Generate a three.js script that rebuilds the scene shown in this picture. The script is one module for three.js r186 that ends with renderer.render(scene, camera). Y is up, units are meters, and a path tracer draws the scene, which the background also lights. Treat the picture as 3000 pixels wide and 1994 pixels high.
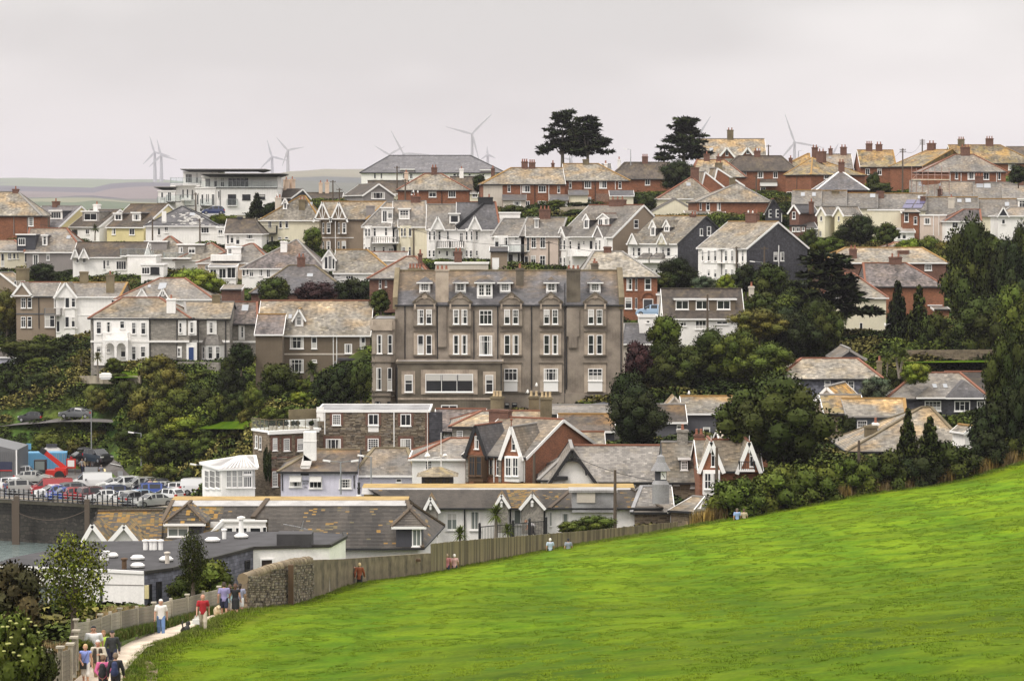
import*as THREE from 'three';
import{TextGeometry}from 'three/addons/geometries/TextGeometry.js';
import{FontLoader}from 'three/addons/loaders/FontLoader.js';

// ---------------------------------------------------------------- camera, sky, sun, exposure
const scene=new THREE.Scene();
const F=8000,CX=1500,CY=997,HORIZON=620;           // focal length and picture centre of the photograph, in its pixels
const PITCH=Math.atan((CY-HORIZON)/ F);
const camera=new THREE.PerspectiveCamera(2*Math.atan(997/F)*180/Math.PI,3000/1994,1,30000);
camera.position.set(0,37,0);
camera.rotation.x=-PITCH;
const renderer=new THREE.WebGLRenderer({antialias:true});
renderer.toneMapping=THREE.LinearToneMapping;
renderer.toneMappingExposure=1.22;
renderer.shadowMap.enabled=true;

let seed=7;
const rnd=()=>{seed|=0;seed=seed+0x6D2B79F5|0;let t=Math.imul(seed ^ seed>>>15,1|seed);t=t+Math.imul(t ^ t>>>7,61|t)^ t;return((t ^ t>>>14)>>>0)/ 4294967296;};
const rr=(a,b)=>a +(b-a)*rnd();
const clamp=(x,a=0,b=1)=>Math.max(a,Math.min(b,x));
const mix=(a,b,t)=>a +(b-a)*t;
const sstep=(a,b,x)=>{const t=clamp((x-a)/(b-a));return t*t*(3-2*t);};
const hash=(x,y,z=0)=>{let h=Math.imul(x|0,374761393)+ Math.imul(y|0,668265263)+ Math.imul(z|0,2147483647 ^ 0x3C6EF372)|0;h=Math.imul(h ^ h>>>13,1274126177);return((h ^ h>>>16)>>>0)/ 4294967296;};
function vnoise(x,y,z=0,wrap=0){
const xi=Math.floor(x),yi=Math.floor(y),zi=Math.floor(z),f=(t)=>t*t*(3-2*t),u=f(x-xi),v=f(y-yi),w=f(z-zi);
const m=(a)=>wrap?((a % wrap)+ wrap)% wrap:a;
const c=(a,b,d)=>hash(m(xi+a),m(yi+b),zi+d);
return mix(mix(mix(c(0,0,0),c(1,0,0),u),mix(c(0,1,0),c(1,1,0),u),v),mix(mix(c(0,0,1),c(1,0,1),u),mix(c(0,1,1),c(1,1,1),u),v),w);
}
const fbm=(x,y,z=0,o=4,wrap=0)=>{let s=0,a=.5,n=0;for(let i=0;i<o;i++){s +=a*vnoise(x,y,z+i*17,wrap);n +=a;x*=2;y*=2;z*=2;wrap*=2;a*=.5;}return s/n;};

// the overcast sky: pale at the horizon, brighter overhead, soft cloud banks
const SUN=new THREE.Vector3(-.45,.8,.42).normalize();
{
const W=2048,H=1024,data=new Float32Array(W*H*4);
for(let j=0;j<H;j++)for(let i=0;i<W;i++){
const e=((j+.5)/ H-.5)*Math.PI,a=((i+.5)/ W-.5)*2*Math.PI,y=Math.sin(e),cx=Math.cos(e)*Math.cos(a),cz=Math.cos(e)*Math.sin(a);
const up=Math.max(y,0);
const cloud=y<-.02?0:fbm(cx*7+3,y*30+2,cz*7,5)- .5;
let L=.615*(1+2.1*Math.pow(up,.8))*(1+cloud*.62*sstep(0,.1,up+.02));
L -=.11*sstep(.01,.075,up)*sstep(.5,.1,up);
if(y<0)L=mix(.615,.2,sstep(0,-.25,y));
const warm=sstep(.12,0,up);
const o=(j*W+i)*4;
data[o]=L*mix(1,1.028,warm);data[o+1]=L*mix(.975,.962,warm);data[o+2]=L*mix(.945,.945,warm);data[o+3]=1;
}
const sky=new THREE.DataTexture(data,W,H,THREE.RGBAFormat,THREE.FloatType);
sky.mapping=THREE.EquirectangularReflectionMapping;sky.magFilter=THREE.LinearFilter;sky.minFilter=THREE.LinearFilter;sky.needsUpdate=true;
scene.background=sky;scene.environment=sky;
}
const sun=new THREE.DirectionalLight(new THREE.Color(1,.94,.85),1.45);
sun.position.copy(SUN).multiplyScalar(900).add(new THREE.Vector3(0,0,-350));
sun.target.position.set(0,15,-350);
sun.castShadow=true;sun.shadow.radius=24;sun.shadow.mapSize.set(2048,2048);
Object.assign(sun.shadow.camera,{left:-330,right:330,top:380,bottom:-380,near:10,far:2200});
scene.add(sun,sun.target);
scene.fog=new THREE.FogExp2(new THREE.Color(.80,.77,.86),.00005);

// ---------------------------------------------------------------- from the photograph's pixels to places on the ground
const V=(x,y,z)=>new THREE.Vector3(x,y,z);
const FW=V(0,-Math.sin(PITCH),-Math.cos(PITCH)),UP=V(0,Math.cos(PITCH),-Math.sin(PITCH));
const rayTo=(px,py)=>V((px-CX)/ F,0,0).addScaledVector(UP,-(py-CY)/ F).add(FW);
const at=(px,py,d)=>{const r=rayTo(px,py);return r.multiplyScalar(d / -r.z).add(camera.position);};
const project=(p)=>{const q=p.clone().sub(camera.position),z=q.dot(FW);return[CX+F*q.x/z,CY-F*q.dot(UP)/ z];};
const BK=[[1450,321],[1350,328],[1250,336],[1150,346],[1100,353],[1060,360]],bankD=(x,y)=>{let d=360;for(let i=0;i<5;i++)if(y<=BK[i][0]&&y>=BK[i+1][0])d=BK[i+1][1]+(BK[i][1]- BK[i+1][1])*(y-BK[i+1][0])/(BK[i][0]- BK[i+1][0]);if(x<400){const k=Math.min(1,(400-x)/ 70);d +=k*((y>1215?351:x<262?364 +(1200-y)*.08:352 +(1200-y)*.05)- d);}const t=Math.max(0,Math.min(1,(x-560)/ 340));return d-t*t*(3-2*t)*(d -(y>1240?298:302));};  // the bank left of the hotel
const mpp=(d)=>d/F;                                      // metres per photograph pixel at distance d

const font=await new FontLoader().loadAsync('fonts/droid/droid_sans_bold.typeface.json');
// ---------------------------------------------------------------- textures and materials
function tex(N,M,fn,srgb=true){
const d=new Uint8Array(N*M*4);
for(let j=0;j<M;j++)for(let i=0;i<N;i++){
const c=fn(i/N,j/M,i,j),o=(j*N+i)*4;
for(let k=0;k<3;k++){let v=Array.isArray(c)?c[k]:c;v=clamp(v);if(srgb)v=v<.0031308?v*12.92:1.055*Math.pow(v,1/2.4)- .055;d[o+k]=v*255;}
d[o+3]=255;
}
const t=new THREE.DataTexture(d,N,M);t.wrapS=t.wrapT=THREE.RepeatWrapping;t.magFilter=THREE.LinearFilter;t.minFilter=THREE.LinearMipmapLinearFilter;t.generateMipmaps=true;
if(srgb)t.colorSpace=THREE.SRGBColorSpace;t.needsUpdate=true;return t;
}
const sized=(t,m)=>{t.repeat.set(1/m,1/m);return t;};
// slates: courses of rh metres over an S metre square
function slateTex(S,rh,sw,base,spread,pale,lichen,z){
const rows=Math.round(S/rh),cols=Math.round(S/sw);
return sized(tex(512,512,(u,v)=>{
const r=Math.floor(v*rows),fy=v*rows-r,uu=u*cols +(r % 2)*.5,c=Math.floor(uu)% cols,fx=uu-Math.floor(uu);
const h=hash(c,r,z),big=fbm(u*5,v*5,z,4,5),streak=fbm(u*26,v*4,z+5,3,4);
let L=1+spread*(h-.5)*1.6+spread*(big-.5)*2.2+spread*(streak-.5)*1.2;
if(hash(c,r,z+9)<pale)L*=1.55;
if(fy<.13)L*=.55;if(fx<.07)L*=.72;
const ll=lichen*sstep(.52,.68,fbm(u*9,v*9,z+3,4,9))*(.5+.5*h);
return[mix(base[0]*L,.34,ll),mix(base[1]*L,.25,ll),mix(base[2]*L,.09,ll)];
}),S);
}
function brickTex(base,mortar,z){
return sized(tex(512,512,(u,v)=>{
const r=Math.floor(v*54),uu=u*18 +(r % 2)*.5,c=Math.floor(uu)% 18,fx=uu-Math.floor(uu),fy=v*54-r,h=hash(c,r,z),b=fbm(u*4,v*4,z,4,4);
const m=fy<.14||fx<.05?.8:0,L=.72+.56*h +(b-.5)*.5;
return base.map((x,k)=>mix(x*L,mortar[k],m));
}),4);
}
function rubbleTex(a,b,joint,z,rows=26){
return sized(tex(512,512,(u,v)=>{
const vv=v*rows +(fbm(u*8,v*8,z,3,8)- .5)*1.1,r=Math.floor(vv),w=6+Math.floor(hash(r % rows,3,z)*5),uu=u*w+hash(r % rows,1,z),c=Math.floor(uu)% w,h=hash(c,((r % rows)+ rows)% rows,z+1);
const fx=uu-Math.floor(uu),fy=vv-r,e=Math.min(fx*3,(1-fx)*3,fy*1.2,(1-fy)*1.2),j=sstep(.22,.05,e),g=fbm(u*60,v*60,z,2,60);
return a.map((x,k)=>mix(mix(x,b[k],h*h)*(.75+.5*g),joint[k],j));
}),4);
}
const grainTex=sized(tex(512,512,(u,v)=>{const g=fbm(u*90,v*90,1,2,90),b=fbm(u*6,v*3,4,5,6),s=fbm(u*40,v*3,8,4,3);return .80+.12*(g-.5)+ .22*(b-.5)+ .08*(s-.5);}),6);
const dirtTex=sized(tex(512,512,(u,v)=>{const g=fbm(u*120,v*120,1,2,120),b=fbm(u*5,v*5,24,5,5),s=fbm(u*34,v*2,28,4,2),q=sstep(.5,.8,s)*.14;return[.78+.3*(g-.5)+ .7*(b-.5)- q,.76+.3*(g-.5)+ .7*(b-.5)- q,.72+.3*(g-.5)+ .66*(b-.5)- q];}),5);
const T={
slateLight:slateTex(8,.25,.36,[.215,.192,.160],.40,.07,.16,1),
slateMid:slateTex(8,.25,.34,[.142,.128,.114],.38,.05,.08,2),
slateDark:slateTex(8,.24,.34,[.066,.062,.066],.34,.03,.02,3),
slatePurple:slateTex(8,.26,.32,[.105,.088,.084],.5,.12,.05,4),
tileBrown:slateTex(8,.36,.33,[.072,.056,.044],.35,.02,.1,5),
tileGrey:slateTex(8,.34,.6,[.115,.104,.094],.3,.03,.03,12),
lichen:slateTex(8,.25,.36,[.19,.155,.105],.5,.06,.75,6),
hung:slateTex(6,.2,.28,[.046,.045,.054],.45,.05,0,7),
brick:brickTex([.225,.086,.043],[.2,.12,.08],1),
brickDark:brickTex([.13,.06,.042],[.22,.15,.11],2),
stone:rubbleTex([.09,.065,.044],[.25,.19,.125],[.20,.165,.12],3,24),
stoneGrey:rubbleTex([.18,.165,.145],[.34,.31,.27],[.27,.245,.215],4,30),
quay:rubbleTex([.030,.027,.022],[.062,.054,.042],[.017,.016,.013],5,9),
};
const stainTex=sized(tex(512,512,(u,v)=>{const s=fbm(u*24,v*3,4,4,3),b=fbm(u*6,v*6,9,5,6),g=fbm(u*80,v*80,2,2,80),L=.45+.9*(b-.3)+ .55*(s-.5)- .25*sstep(.55,.75,s)+ .2*(g-.5);return[L,L*.97,L*.92];}),3.2);
const C=(r,g,b)=>new THREE.Color().setRGB(r,g,b);
const M={},mk=(name,o)=>(M[name]=new THREE[o.specularIntensity !==undefined?'MeshPhysicalMaterial':'MeshStandardMaterial']({roughness:.9,vertexColors:true,side:THREE.DoubleSide,name,...o}));
for(const k of['slateLight','slateMid','slatePurple','tileBrown','tileGrey','lichen','slateDark'])mk(k,{map:T[k],bumpMap:T[k],bumpScale:.03,roughness:k==='slateDark'||k==='slateMid'?.66:.8});
mk('hung',{map:T.hung,bumpMap:T.hung,bumpScale:.02,roughness:.7});
mk('brick',{map:T.brick});mk('brickDark',{map:T.brickDark});
mk('stone',{map:T.stone,bumpMap:T.stone,bumpScale:.05});mk('stoneGrey',{map:T.stoneGrey,bumpMap:T.stoneGrey,bumpScale:.04});mk('quay',{map:T.quay,bumpMap:T.quay,bumpScale:.05,roughness:.75});
const paint=(name,r,g,b,t=grainTex)=>mk(name,{color:C(r,g,b).multiplyScalar(1.22),map:t});
paint('white',.87,.84,.81);paint('cream',.76,.70,.54);paint('yellow',.70,.60,.32);paint('peach',.66,.50,.38);paint('beige',.56,.50,.43);paint('pinkish',.60,.49,.42);
paint('tan',.265,.205,.15);paint('brownRender',.15,.115,.08);paint('greyRender',.27,.245,.235);paint('lilac',.66,.64,.74);paint('slateBlue',.10,.115,.135);paint('charcoal',.055,.055,.065);
paint('hotel',.255,.217,.185,dirtTex);paint('hotelPale',.40,.335,.28,dirtTex);paint('hotelDark',.135,.115,.09,dirtTex);paint('concrete',.30,.265,.21,dirtTex);paint('wallStain',.15,.118,.078,dirtTex);
paint('asphalt',.115,.107,.107,dirtTex);paint('path',.60,.51,.42,dirtTex);paint('felt',.048,.046,.052,dirtTex);paint('lead',.27,.27,.29,dirtTex);paint('board',.185,.155,.095,dirtTex);
mk('trim',{color:C(.86,.84,.82),roughness:.55});mk('black',{color:C(.016,.016,.018),roughness:.5});mk('terracotta',{color:C(.215,.085,.048),roughness:.85});mk('greyTrim',{color:C(.25,.235,.22)});
mk('ochre',{color:C(.30,.175,.055)});mk('lichenStone',{color:C(.215,.175,.11),map:dirtTex});mk('wood',{color:C(.13,.075,.04),map:grainTex});mk('pole',{color:C(.10,.075,.055)});mk('steel',{color:C(.36,.37,.38),roughness:.45,metalness:.5});
mk('glass',{color:C(.022,.024,.028),roughness:.12,vertexColors:false});mk('curtain',{color:C(.52,.50,.47),roughness:.5});mk('blue',{color:C(.02,.05,.17),roughness:.4});mk('red',{color:C(.40,.02,.02),roughness:.4});
M.clearGlass=new THREE.MeshPhysicalMaterial({color:C(.9,.95,.94),roughness:.02,transmission:.95,specularIntensity:.5,thickness:0,side:THREE.DoubleSide,name:'clearGlass'});
mk('turbine',{color:C(.40,.40,.42),roughness:.6});mk('pot',{color:C(.30,.12,.075)});mk('potCream',{color:C(.55,.42,.25)});
for(const[k,r,g,b]of[['dark',.022,.031,.009],['deep',.043,.056,.011],['mid',.080,.102,.016],['bright',.16,.20,.022],['olive',.118,.114,.024],['purple',.045,.022,.022],['grey',.085,.105,.062],['dry',.30,.215,.115],['brown',.060,.052,.022],['gold',.26,.17,.035]])mk('leaf'+k,{color:C(r,g,b),roughness:.8,specularIntensity:.25});
mk('stained',{color:C(.27,.215,.15),map:stainTex});
mk('paper',{color:C(.8,.78,.75),roughness:.6});

const groundTex=sized(tex(512,512,(u,v)=>{const b=fbm(u*6,v*6,3,5,6),d=fbm(u*60,v*60,4,2,60),e=fbm(u*3,v*3,9,3,3);const k=sstep(.42,.62,b),L=.55+d*.9;return[mix(.045,.10,k*e*1.4)*L,mix(.06,.115,k)*L,mix(.014,.022,k)*L];}),14);
const grassTex=sized(tex(1024,1024,(u,v)=>{const b=fbm(u*8,v*12,3,5,4),f=fbm(u*150,v*120,6,2,30),s=fbm(u*40,v*50,11,3,10),L=(.70+.5*f)*(.86+.3*s),y=sstep(.3,.75,b);return[mix(.068,.122,y)*L,mix(.138,.185,y)*L,mix(.002,.003,y)*L];}),18);
const hillTex=sized(tex(512,512,(u,v)=>{const c=26;let best=9,id=0;for(let k=0;k<c;k++){const x=hash(k,1),y=hash(k,2);let dx=Math.abs(u-x);dx=Math.min(dx,1-dx);let dy=Math.abs(v-y);dy=Math.min(dy,1-dy);const d=Math.hypot(dx,dy*1.6)+(fbm(u*9,v*9,2,2,9)- .5)*.02;if(d<best){best=d;id=k;}}const h=hash(id,7),t=h<.35?[.11,.125,.08]:h<.55?[.17,.14,.11]:h<.8?[.07,.07,.075]:[.12,.10,.115];const n=.8+.4*fbm(u*30,v*30,5,3,30);return t.map((x)=>x*n);}),5200);
const barkTex=sized(tex(128,128,(u,v)=>.55+.7*fbm(u*16,v*3,2,3,2)),1);
mk('skyPane',{color:C(.30,.31,.33),roughness:.15,vertexColors:false});
mk('concretePale',{color:C(.5,.48,.45)});
mk('solar',{color:C(.12,.11,.19),roughness:.15});
paint('yellowPale',.74,.68,.47);
mk('rubble',{color:C(1,1,1),map:grainTex});
mk('hungGrey',{map:T.hung,color:C(2.6,2.7,2.8)});
paint('slab',.10,.098,.11);
mk('tile',{map:grainTex,roughness:.72,bumpMap:grainTex,bumpScale:.01});
mk('capTile',{color:C(.115,.085,.06),map:dirtTex});
mk('leadPale',{color:C(.44,.43,.44),map:dirtTex,roughness:.55});
mk('flatTop',{color:C(.42,.29,.11),map:dirtTex});
mk('curtainGlass',{color:C(.17,.19,.18),roughness:.12});
mk('doorDark',{color:C(.02,.012,.01),roughness:.4});
mk('feltEdge',{color:C(.035,.033,.03),map:dirtTex});
mk('fence',{color:C(.26,.235,.19),map:dirtTex});
mk('fencePale',{color:C(.46,.42,.35),map:dirtTex});
mk('copeA',{color:C(.30,.235,.155),map:dirtTex});
mk('copeB',{color:C(.24,.185,.12),map:dirtTex});
mk('earth',{specularIntensity:.2,map:groundTex,bumpMap:groundTex,bumpScale:.25});
mk('lawn',{color:C(.62,.66,.7),map:grassTex,specularIntensity:.1});
mk('meadow',{specularIntensity:.1,map:grassTex,bumpMap:grassTex,bumpScale:.06});
mk('soil',{color:C(.22,.155,.10),map:dirtTex});
mk('water',{color:C(.15,.19,.185),roughness:.12});
mk('hill',{map:hillTex});
mk('bark',{map:barkTex,color:C(.13,.10,.075)});
mk('barkGrey',{map:barkTex,color:C(.24,.205,.165)});
mk('flower',{color:C(.36,.36,.12)});
mk('leafwhite',{color:C(1,1,1),roughness:.8,specularIntensity:.2});
mk('tailLight',{color:C(.45,.01,.01),roughness:.2});
mk('headLight',{color:C(.7,.7,.68),roughness:.1});
mk('tyre',{color:C(.018,.018,.018)});
mk('rim',{color:C(.42,.42,.43),roughness:.3,metalness:.7});
mk('steelBlue',{color:C(.11,.30,.48),roughness:.5});
mk('machineRed',{color:C(.5,.025,.015),roughness:.35});
mk('cladding',{color:C(.14,.14,.145),roughness:.5});
mk('navyPoster',{color:C(.03,.035,.07),roughness:.4});
mk('lips',{color:C(.28,.1,.08)});
mk('scaff',{color:C(.42,.27,.23),roughness:.5,metalness:.4});
const waterBump=sized(tex(512,512,(u,v)=>fbm(u*20,v*50,3,4,10),false),14);M.water.bumpMap=waterBump;M.water.bumpScale=.12;
// ---------------------------------------------------------------- mesh building
const _a=V(),_b=V(),_n=V();
class MB{
constructor(u0=rr(0,8),v0=rr(0,8)){this.p=[];this.n=[];this.t=[];this.c=[];this.u0=u0;this.v0=v0;this.col=[1,1,1];}
vert(p,n,u,v,c=this.col){this.p.push(p.x,p.y,p.z);this.n.push(n.x,n.y,n.z);this.t.push(u+this.u0,v+this.v0);this.c.push(c[0],c[1],c[2]);}
quad(a,b,c,d,col){return this.grid(a,b,c,d,1,1,col&&(()=>col));}
// a, b the lower edge left to right, c, d the upper edge right to left
grid(a,b,c,d,nu,nv,fn){
_a.subVectors(b,a);if(_a.lengthSq()<1e-8)_a.subVectors(c,d);const ud=_a.clone().normalize();
_b.subVectors(d,a);if(_b.lengthSq()<1e-8)_b.subVectors(c,b);const nn=V().crossVectors(ud,_b).normalize(),vd=V().crossVectors(nn,ud);
const P=(s,t)=>V().lerpVectors(a,b,s).lerp(V().lerpVectors(d,c,s),t);
const pts=[];for(let j=0;j<=nv;j++)for(let i=0;i<=nu;i++){const p=P(i/nu,j/nv),q=p.clone().sub(a);pts.push([p,q.dot(ud),q.dot(vd),fn?fn(p,i/nu,j/nv):this.col]);}
for(let j=0;j<nv;j++)for(let i=0;i<nu;i++){
const k=j*(nu+1)+ i,t=[pts[k],pts[k+1],pts[k+nu+2],pts[k+nu+1]];
for(const q of[0,1,2,0,2,3])this.vert(t[q][0],nn,t[q][1],t[q][2],t[q][3]);
}
return this;
}
tri(a,b,c){return this.grid(a,b,c,c,1,1);}
poly(pts){for(let i=1;i<pts.length-1;i++)this.tri(pts[0],pts[i],pts[i+1]);return this;}
box(x0,x1,y0,y1,z0,z1,skip=''){
const v=(i,j,k)=>V(i?x1:x0,j?y1:y0,k?z1:z0);
if(!skip.includes('f'))this.quad(v(0,0,1),v(1,0,1),v(1,1,1),v(0,1,1));
if(!skip.includes('k'))this.quad(v(1,0,0),v(0,0,0),v(0,1,0),v(1,1,0));
if(!skip.includes('l'))this.quad(v(0,0,0),v(0,0,1),v(0,1,1),v(0,1,0));
if(!skip.includes('r'))this.quad(v(1,0,1),v(1,0,0),v(1,1,0),v(1,1,1));
if(!skip.includes('t'))this.quad(v(0,1,1),v(1,1,1),v(1,1,0),v(0,1,0));
if(!skip.includes('b'))this.quad(v(0,0,0),v(1,0,0),v(1,0,1),v(0,0,1));
return this;
}
beam(p,q,w,h=w,up=V(0,1,0)){                      // a bar of width w across and height h along up
const d=V().subVectors(q,p).normalize();let s=V().crossVectors(d,up);if(s.lengthSq()<1e-4)s=V().crossVectors(d,V(1,0,0));s.normalize();const u=V().crossVectors(s,d);
const k=(b,i,j)=>b.clone().addScaledVector(s,i*w/2).addScaledVector(u,j*h/2);
const A=[k(p,-1,-1),k(p,1,-1),k(p,1,1),k(p,-1,1)],B=[k(q,-1,-1),k(q,1,-1),k(q,1,1),k(q,-1,1)];
for(let i=0;i<4;i++)this.quad(A[i],B[i],B[(i+1)% 4],A[(i+1)% 4]);
this.quad(A[3],A[2],A[1],A[0]);this.quad(B[0],B[1],B[2],B[3]);
return this;
}
tube(p,q,r0,r1=r0,n=8,cap=true){
const d=V().subVectors(q,p),L=d.length();d.normalize();const s=V().crossVectors(d,Math.abs(d.y)<.9?V(0,1,0):V(1,0,0)).normalize(),u=V().crossVectors(d,s);
for(let i=0;i<n;i++){
const e=[i,i+1].map((k)=>{const a=k/n*2*Math.PI;return V().addScaledVector(s,Math.cos(a)).addScaledVector(u,Math.sin(a));});
const w=[p.clone().addScaledVector(e[0],r0),p.clone().addScaledVector(e[1],r0),q.clone().addScaledVector(e[1],r1),q.clone().addScaledVector(e[0],r1)];
const uv=[[i,0],[i+1,0],[i+1,1],[i,1]];
for(const k of[0,1,2,0,2,3])this.vert(w[k],e[k===1||k===2?1:0],uv[k][0]/ n*6.28*r0,uv[k][1]*L);
if(cap){this.tri(q,w[3],w[2]);this.tri(p,w[1],w[0]);}
}
return this;
}
lathe(c,prof,n=10,sx=1,sz=1){                     // prof: [r, y] from bottom to top, turned about the vertical through c
for(let j=0;j<prof.length-1;j++)for(let i=0;i<n;i++){
const g=(k,m)=>{const a=k/n*2*Math.PI;return V(c.x+Math.cos(a)*prof[m][0]*sx,c.y+prof[m][1],c.z-Math.sin(a)*prof[m][0]*sz);};
const A=g(i,j),B=g(i+1,j),D=g(i+1,j+1),E=g(i,j+1);
if(prof[j][0]<1e-5)this.tri(A,D,E);else if(prof[j+1][0]<1e-5)this.tri(A,B,D);else this.quad(A,B,D,E);
}
return this;
}
geo(){
const g=new THREE.BufferGeometry();
g.setAttribute('position',new THREE.Float32BufferAttribute(this.p,3));g.setAttribute('normal',new THREE.Float32BufferAttribute(this.n,3));
g.setAttribute('uv',new THREE.Float32BufferAttribute(this.t,2));g.setAttribute('color',new THREE.Float32BufferAttribute(this.c,3));
return g;
}
build(name,material,parent){if(!this.p.length)return null;return put(name,this.geo(),material,parent);}
}
const taken=new Map();
const numbered=(name)=>{const k=taken.get(name)??0;taken.set(name,k+1);return k?`${name}_${String(k).padStart(3, '0')}`:name;};
function put(name,geo,material,parent=scene){
const m=new THREE.Mesh(geo,typeof material==='string'?M[material]:material);m.castShadow=m.receiveShadow=true;
m.name=parent===scene?numbered(name):name;parent.add(m);return m;
}
function thing(name,label,category,pos=V(0,0,0),turn=0,group){
const o=new THREE.Group();o.name=numbered(name);o.position.copy(pos);o.rotation.y=turn;scene.add(o);o.userData={label,category};if(group)o.userData.group=group;return o;
}
const tag=(o,label,category,group)=>{o.userData={...o.userData,label,category};if(group)o.userData.group=group;return o;};
const part=(name,parent)=>{const g=new THREE.Group();g.name=name;parent.add(g);return g;};
const copyOf=(o,label,pos,turn,group)=>{const c=o.clone();c.name=numbered(o.name.replace(/_\d{3}$/,''));c.position.copy(pos);c.rotation.y=turn;c.userData={...o.userData,label};if(group)c.userData.group=group;scene.add(c);return c;};
// ---------------------------------------------------------------- windows, roofs, houses
const bases=[],feet=[];                                              // where the ground has to pass
const WIN={                                                  // columns, rows, extra bars [x0,y0,x1,y1 in shares]
p:[1,1],c2:[2,1],c3:[3,1],c4:[4,1],c5:[5,1],s:[1,2],s2:[2,2],g:[3,4],g6:[2,3],g34:[4,3],g46:[4,5],t2:[2,1,'top'],t3:[3,1,'top'],t1:[1,1,'top'],sg:[1,2,'grid'],door:[1,1,'door'],vent:[1,1,'cas'],m3:[3,1,'mid'],
};
function windowMesh(w,h,style,parent,opt={}){
const[nc,nr,extra]=WIN[style]??WIN.p,f=opt.f??Math.min(.09,w*.12),fr=new MB(),gl=new MB(0,0);
const Z=opt.proud??.06,bar=nc*nr>5?.035:.055,x0=-w/2,y0=0;
if(extra==='door'){
fr.box(x0,x0+f,0,h,0,Z);fr.box(-x0-f,-x0,0,h,0,Z);fr.box(x0+f,-x0-f,h-f,h,0,Z);
const m=fr.build('door_frame',opt.mat??'trim',parent),l=new MB();l.box(x0+f,-x0-f,0,h-f,0,Z*.5);l.build('door_leaf',opt.leaf??'wood',m);return m;
}
fr.box(x0,x0+f,0,h,0,Z);fr.box(-x0-f,-x0,0,h,0,Z);fr.box(x0+f,-x0-f,h-f,h,0,Z);fr.box(x0+f,-x0-f,0,f,0,Z);
const iw=w-2*f,ih=h-2*f,top=extra==='top'?.7:1;
for(let i=1;i<nc;i++)fr.box(x0+f+iw*i/nc-bar/2,x0+f+iw*i/nc+bar/2,f,f+ih,0,Z*.8);
for(let j=1;j<nr;j++)fr.box(x0+f,-x0-f,f+ih*j/nr-bar/2,f+ih*j/nr+bar/2,0,Z*.9);
if(extra==='top')fr.box(x0+f,-x0-f,f+ih*top-bar/2,f+ih*top+bar/2,0,Z*.9);
if(extra==='grid'){for(const s of[1/3,2/3])fr.box(x0+f+iw*s-.015,x0+f+iw*s+.015,f+ih/2,f+ih,0,Z*.75);fr.box(x0+f,-x0-f,f+ih*.75-.015,f+ih*.75+.015,0,Z*.75);}
if(extra==='cas')fr.box(x0+f,-x0-f,f+ih*.6,f+ih*.64,0,Z*.9);
if(extra==='mid'){fr.box(x0+f+iw/3,x0+f+iw*2/3,f+ih*.62,f+ih*.66,0,Z*.9);}
if(!opt.nosill)fr.box(x0-.06,-x0+.06,-.09,0,0,Z+.07);
const m=fr.build(opt.name??'window',opt.mat??'trim',parent);
gl.quad(V(x0+f*.6,f*.6,.022),V(-x0-f*.6,f*.6,.022),V(-x0-f*.6,h-f*.6,.022),V(x0+f*.6,h-f*.6,.022));gl.build('pane',opt.glass??'glass',m);
const r=rnd();
if(!opt.bare&&r<.55&&w>.4){
const cu=new MB(0,0),z=.028,a=x0+f,b=-x0-f;
if(r<.22){const k=rr(.16,.28)*iw;cu.quad(V(a,f,z),V(a+k,f,z),V(a+k*.8,h-f,z),V(a,h-f,z));new MB(0,0).quad(V(b-k,f,z),V(b,f,z),V(b,h-f,z),V(b-k*.8,h-f,z)).build('curtain','curtain',m);}
else if(r<.38){const k=rr(.25,.5)*ih;cu.quad(V(a,h-f-k,z),V(b,h-f-k,z),V(b,h-f,z),V(a,h-f,z));}
else if(r<.46)cu.quad(V(a,f,z),V(b,f,z),V(b,f+ih*.45,z),V(a,f+ih*.45,z));
else{const k=rr(.3,.5)*iw;cu.quad(V(a,f,z),V(a+k,f,z),V(a+k,h-f,z),V(a,h-f,z));}
cu.build('curtain','curtain',m);
}
return m;
}
// a weathering colour for a roof: tone patches, and ochre lichen that grows towards the ridge
function weather(li,k=rr(0,99),tone=1){
return(p,s,t)=>{
const n=fbm(p.x*.35+k,p.y*.5,p.z*.35+k,4),q=fbm(p.x*.5+k*2,p.y*.6+7,p.z*.5,4),st=fbm(p.x*1.7+k,p.y*.12,p.z*1.7,3);
const L=tone*(1 +(n-.5)*.75 +(st-.5)*.5),w=li*clamp(sstep(.42,.62,q +(t-.55)*.32*(li>.5?1.3:1)),0,1);
return[mix(L,L*1.75+.1,w),mix(L,L*1.2+.05,w),mix(L,L*.5,w)];
};
}
function solve(fn,target,lo,hi){const s=fn(hi)>fn(lo)?1:-1;for(let i=0;i<50;i++){const m=(lo+hi)/ 2;(s*(fn(m)- target)>0)?hi=m:lo=m;}return(lo+hi)/ 2;}
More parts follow.
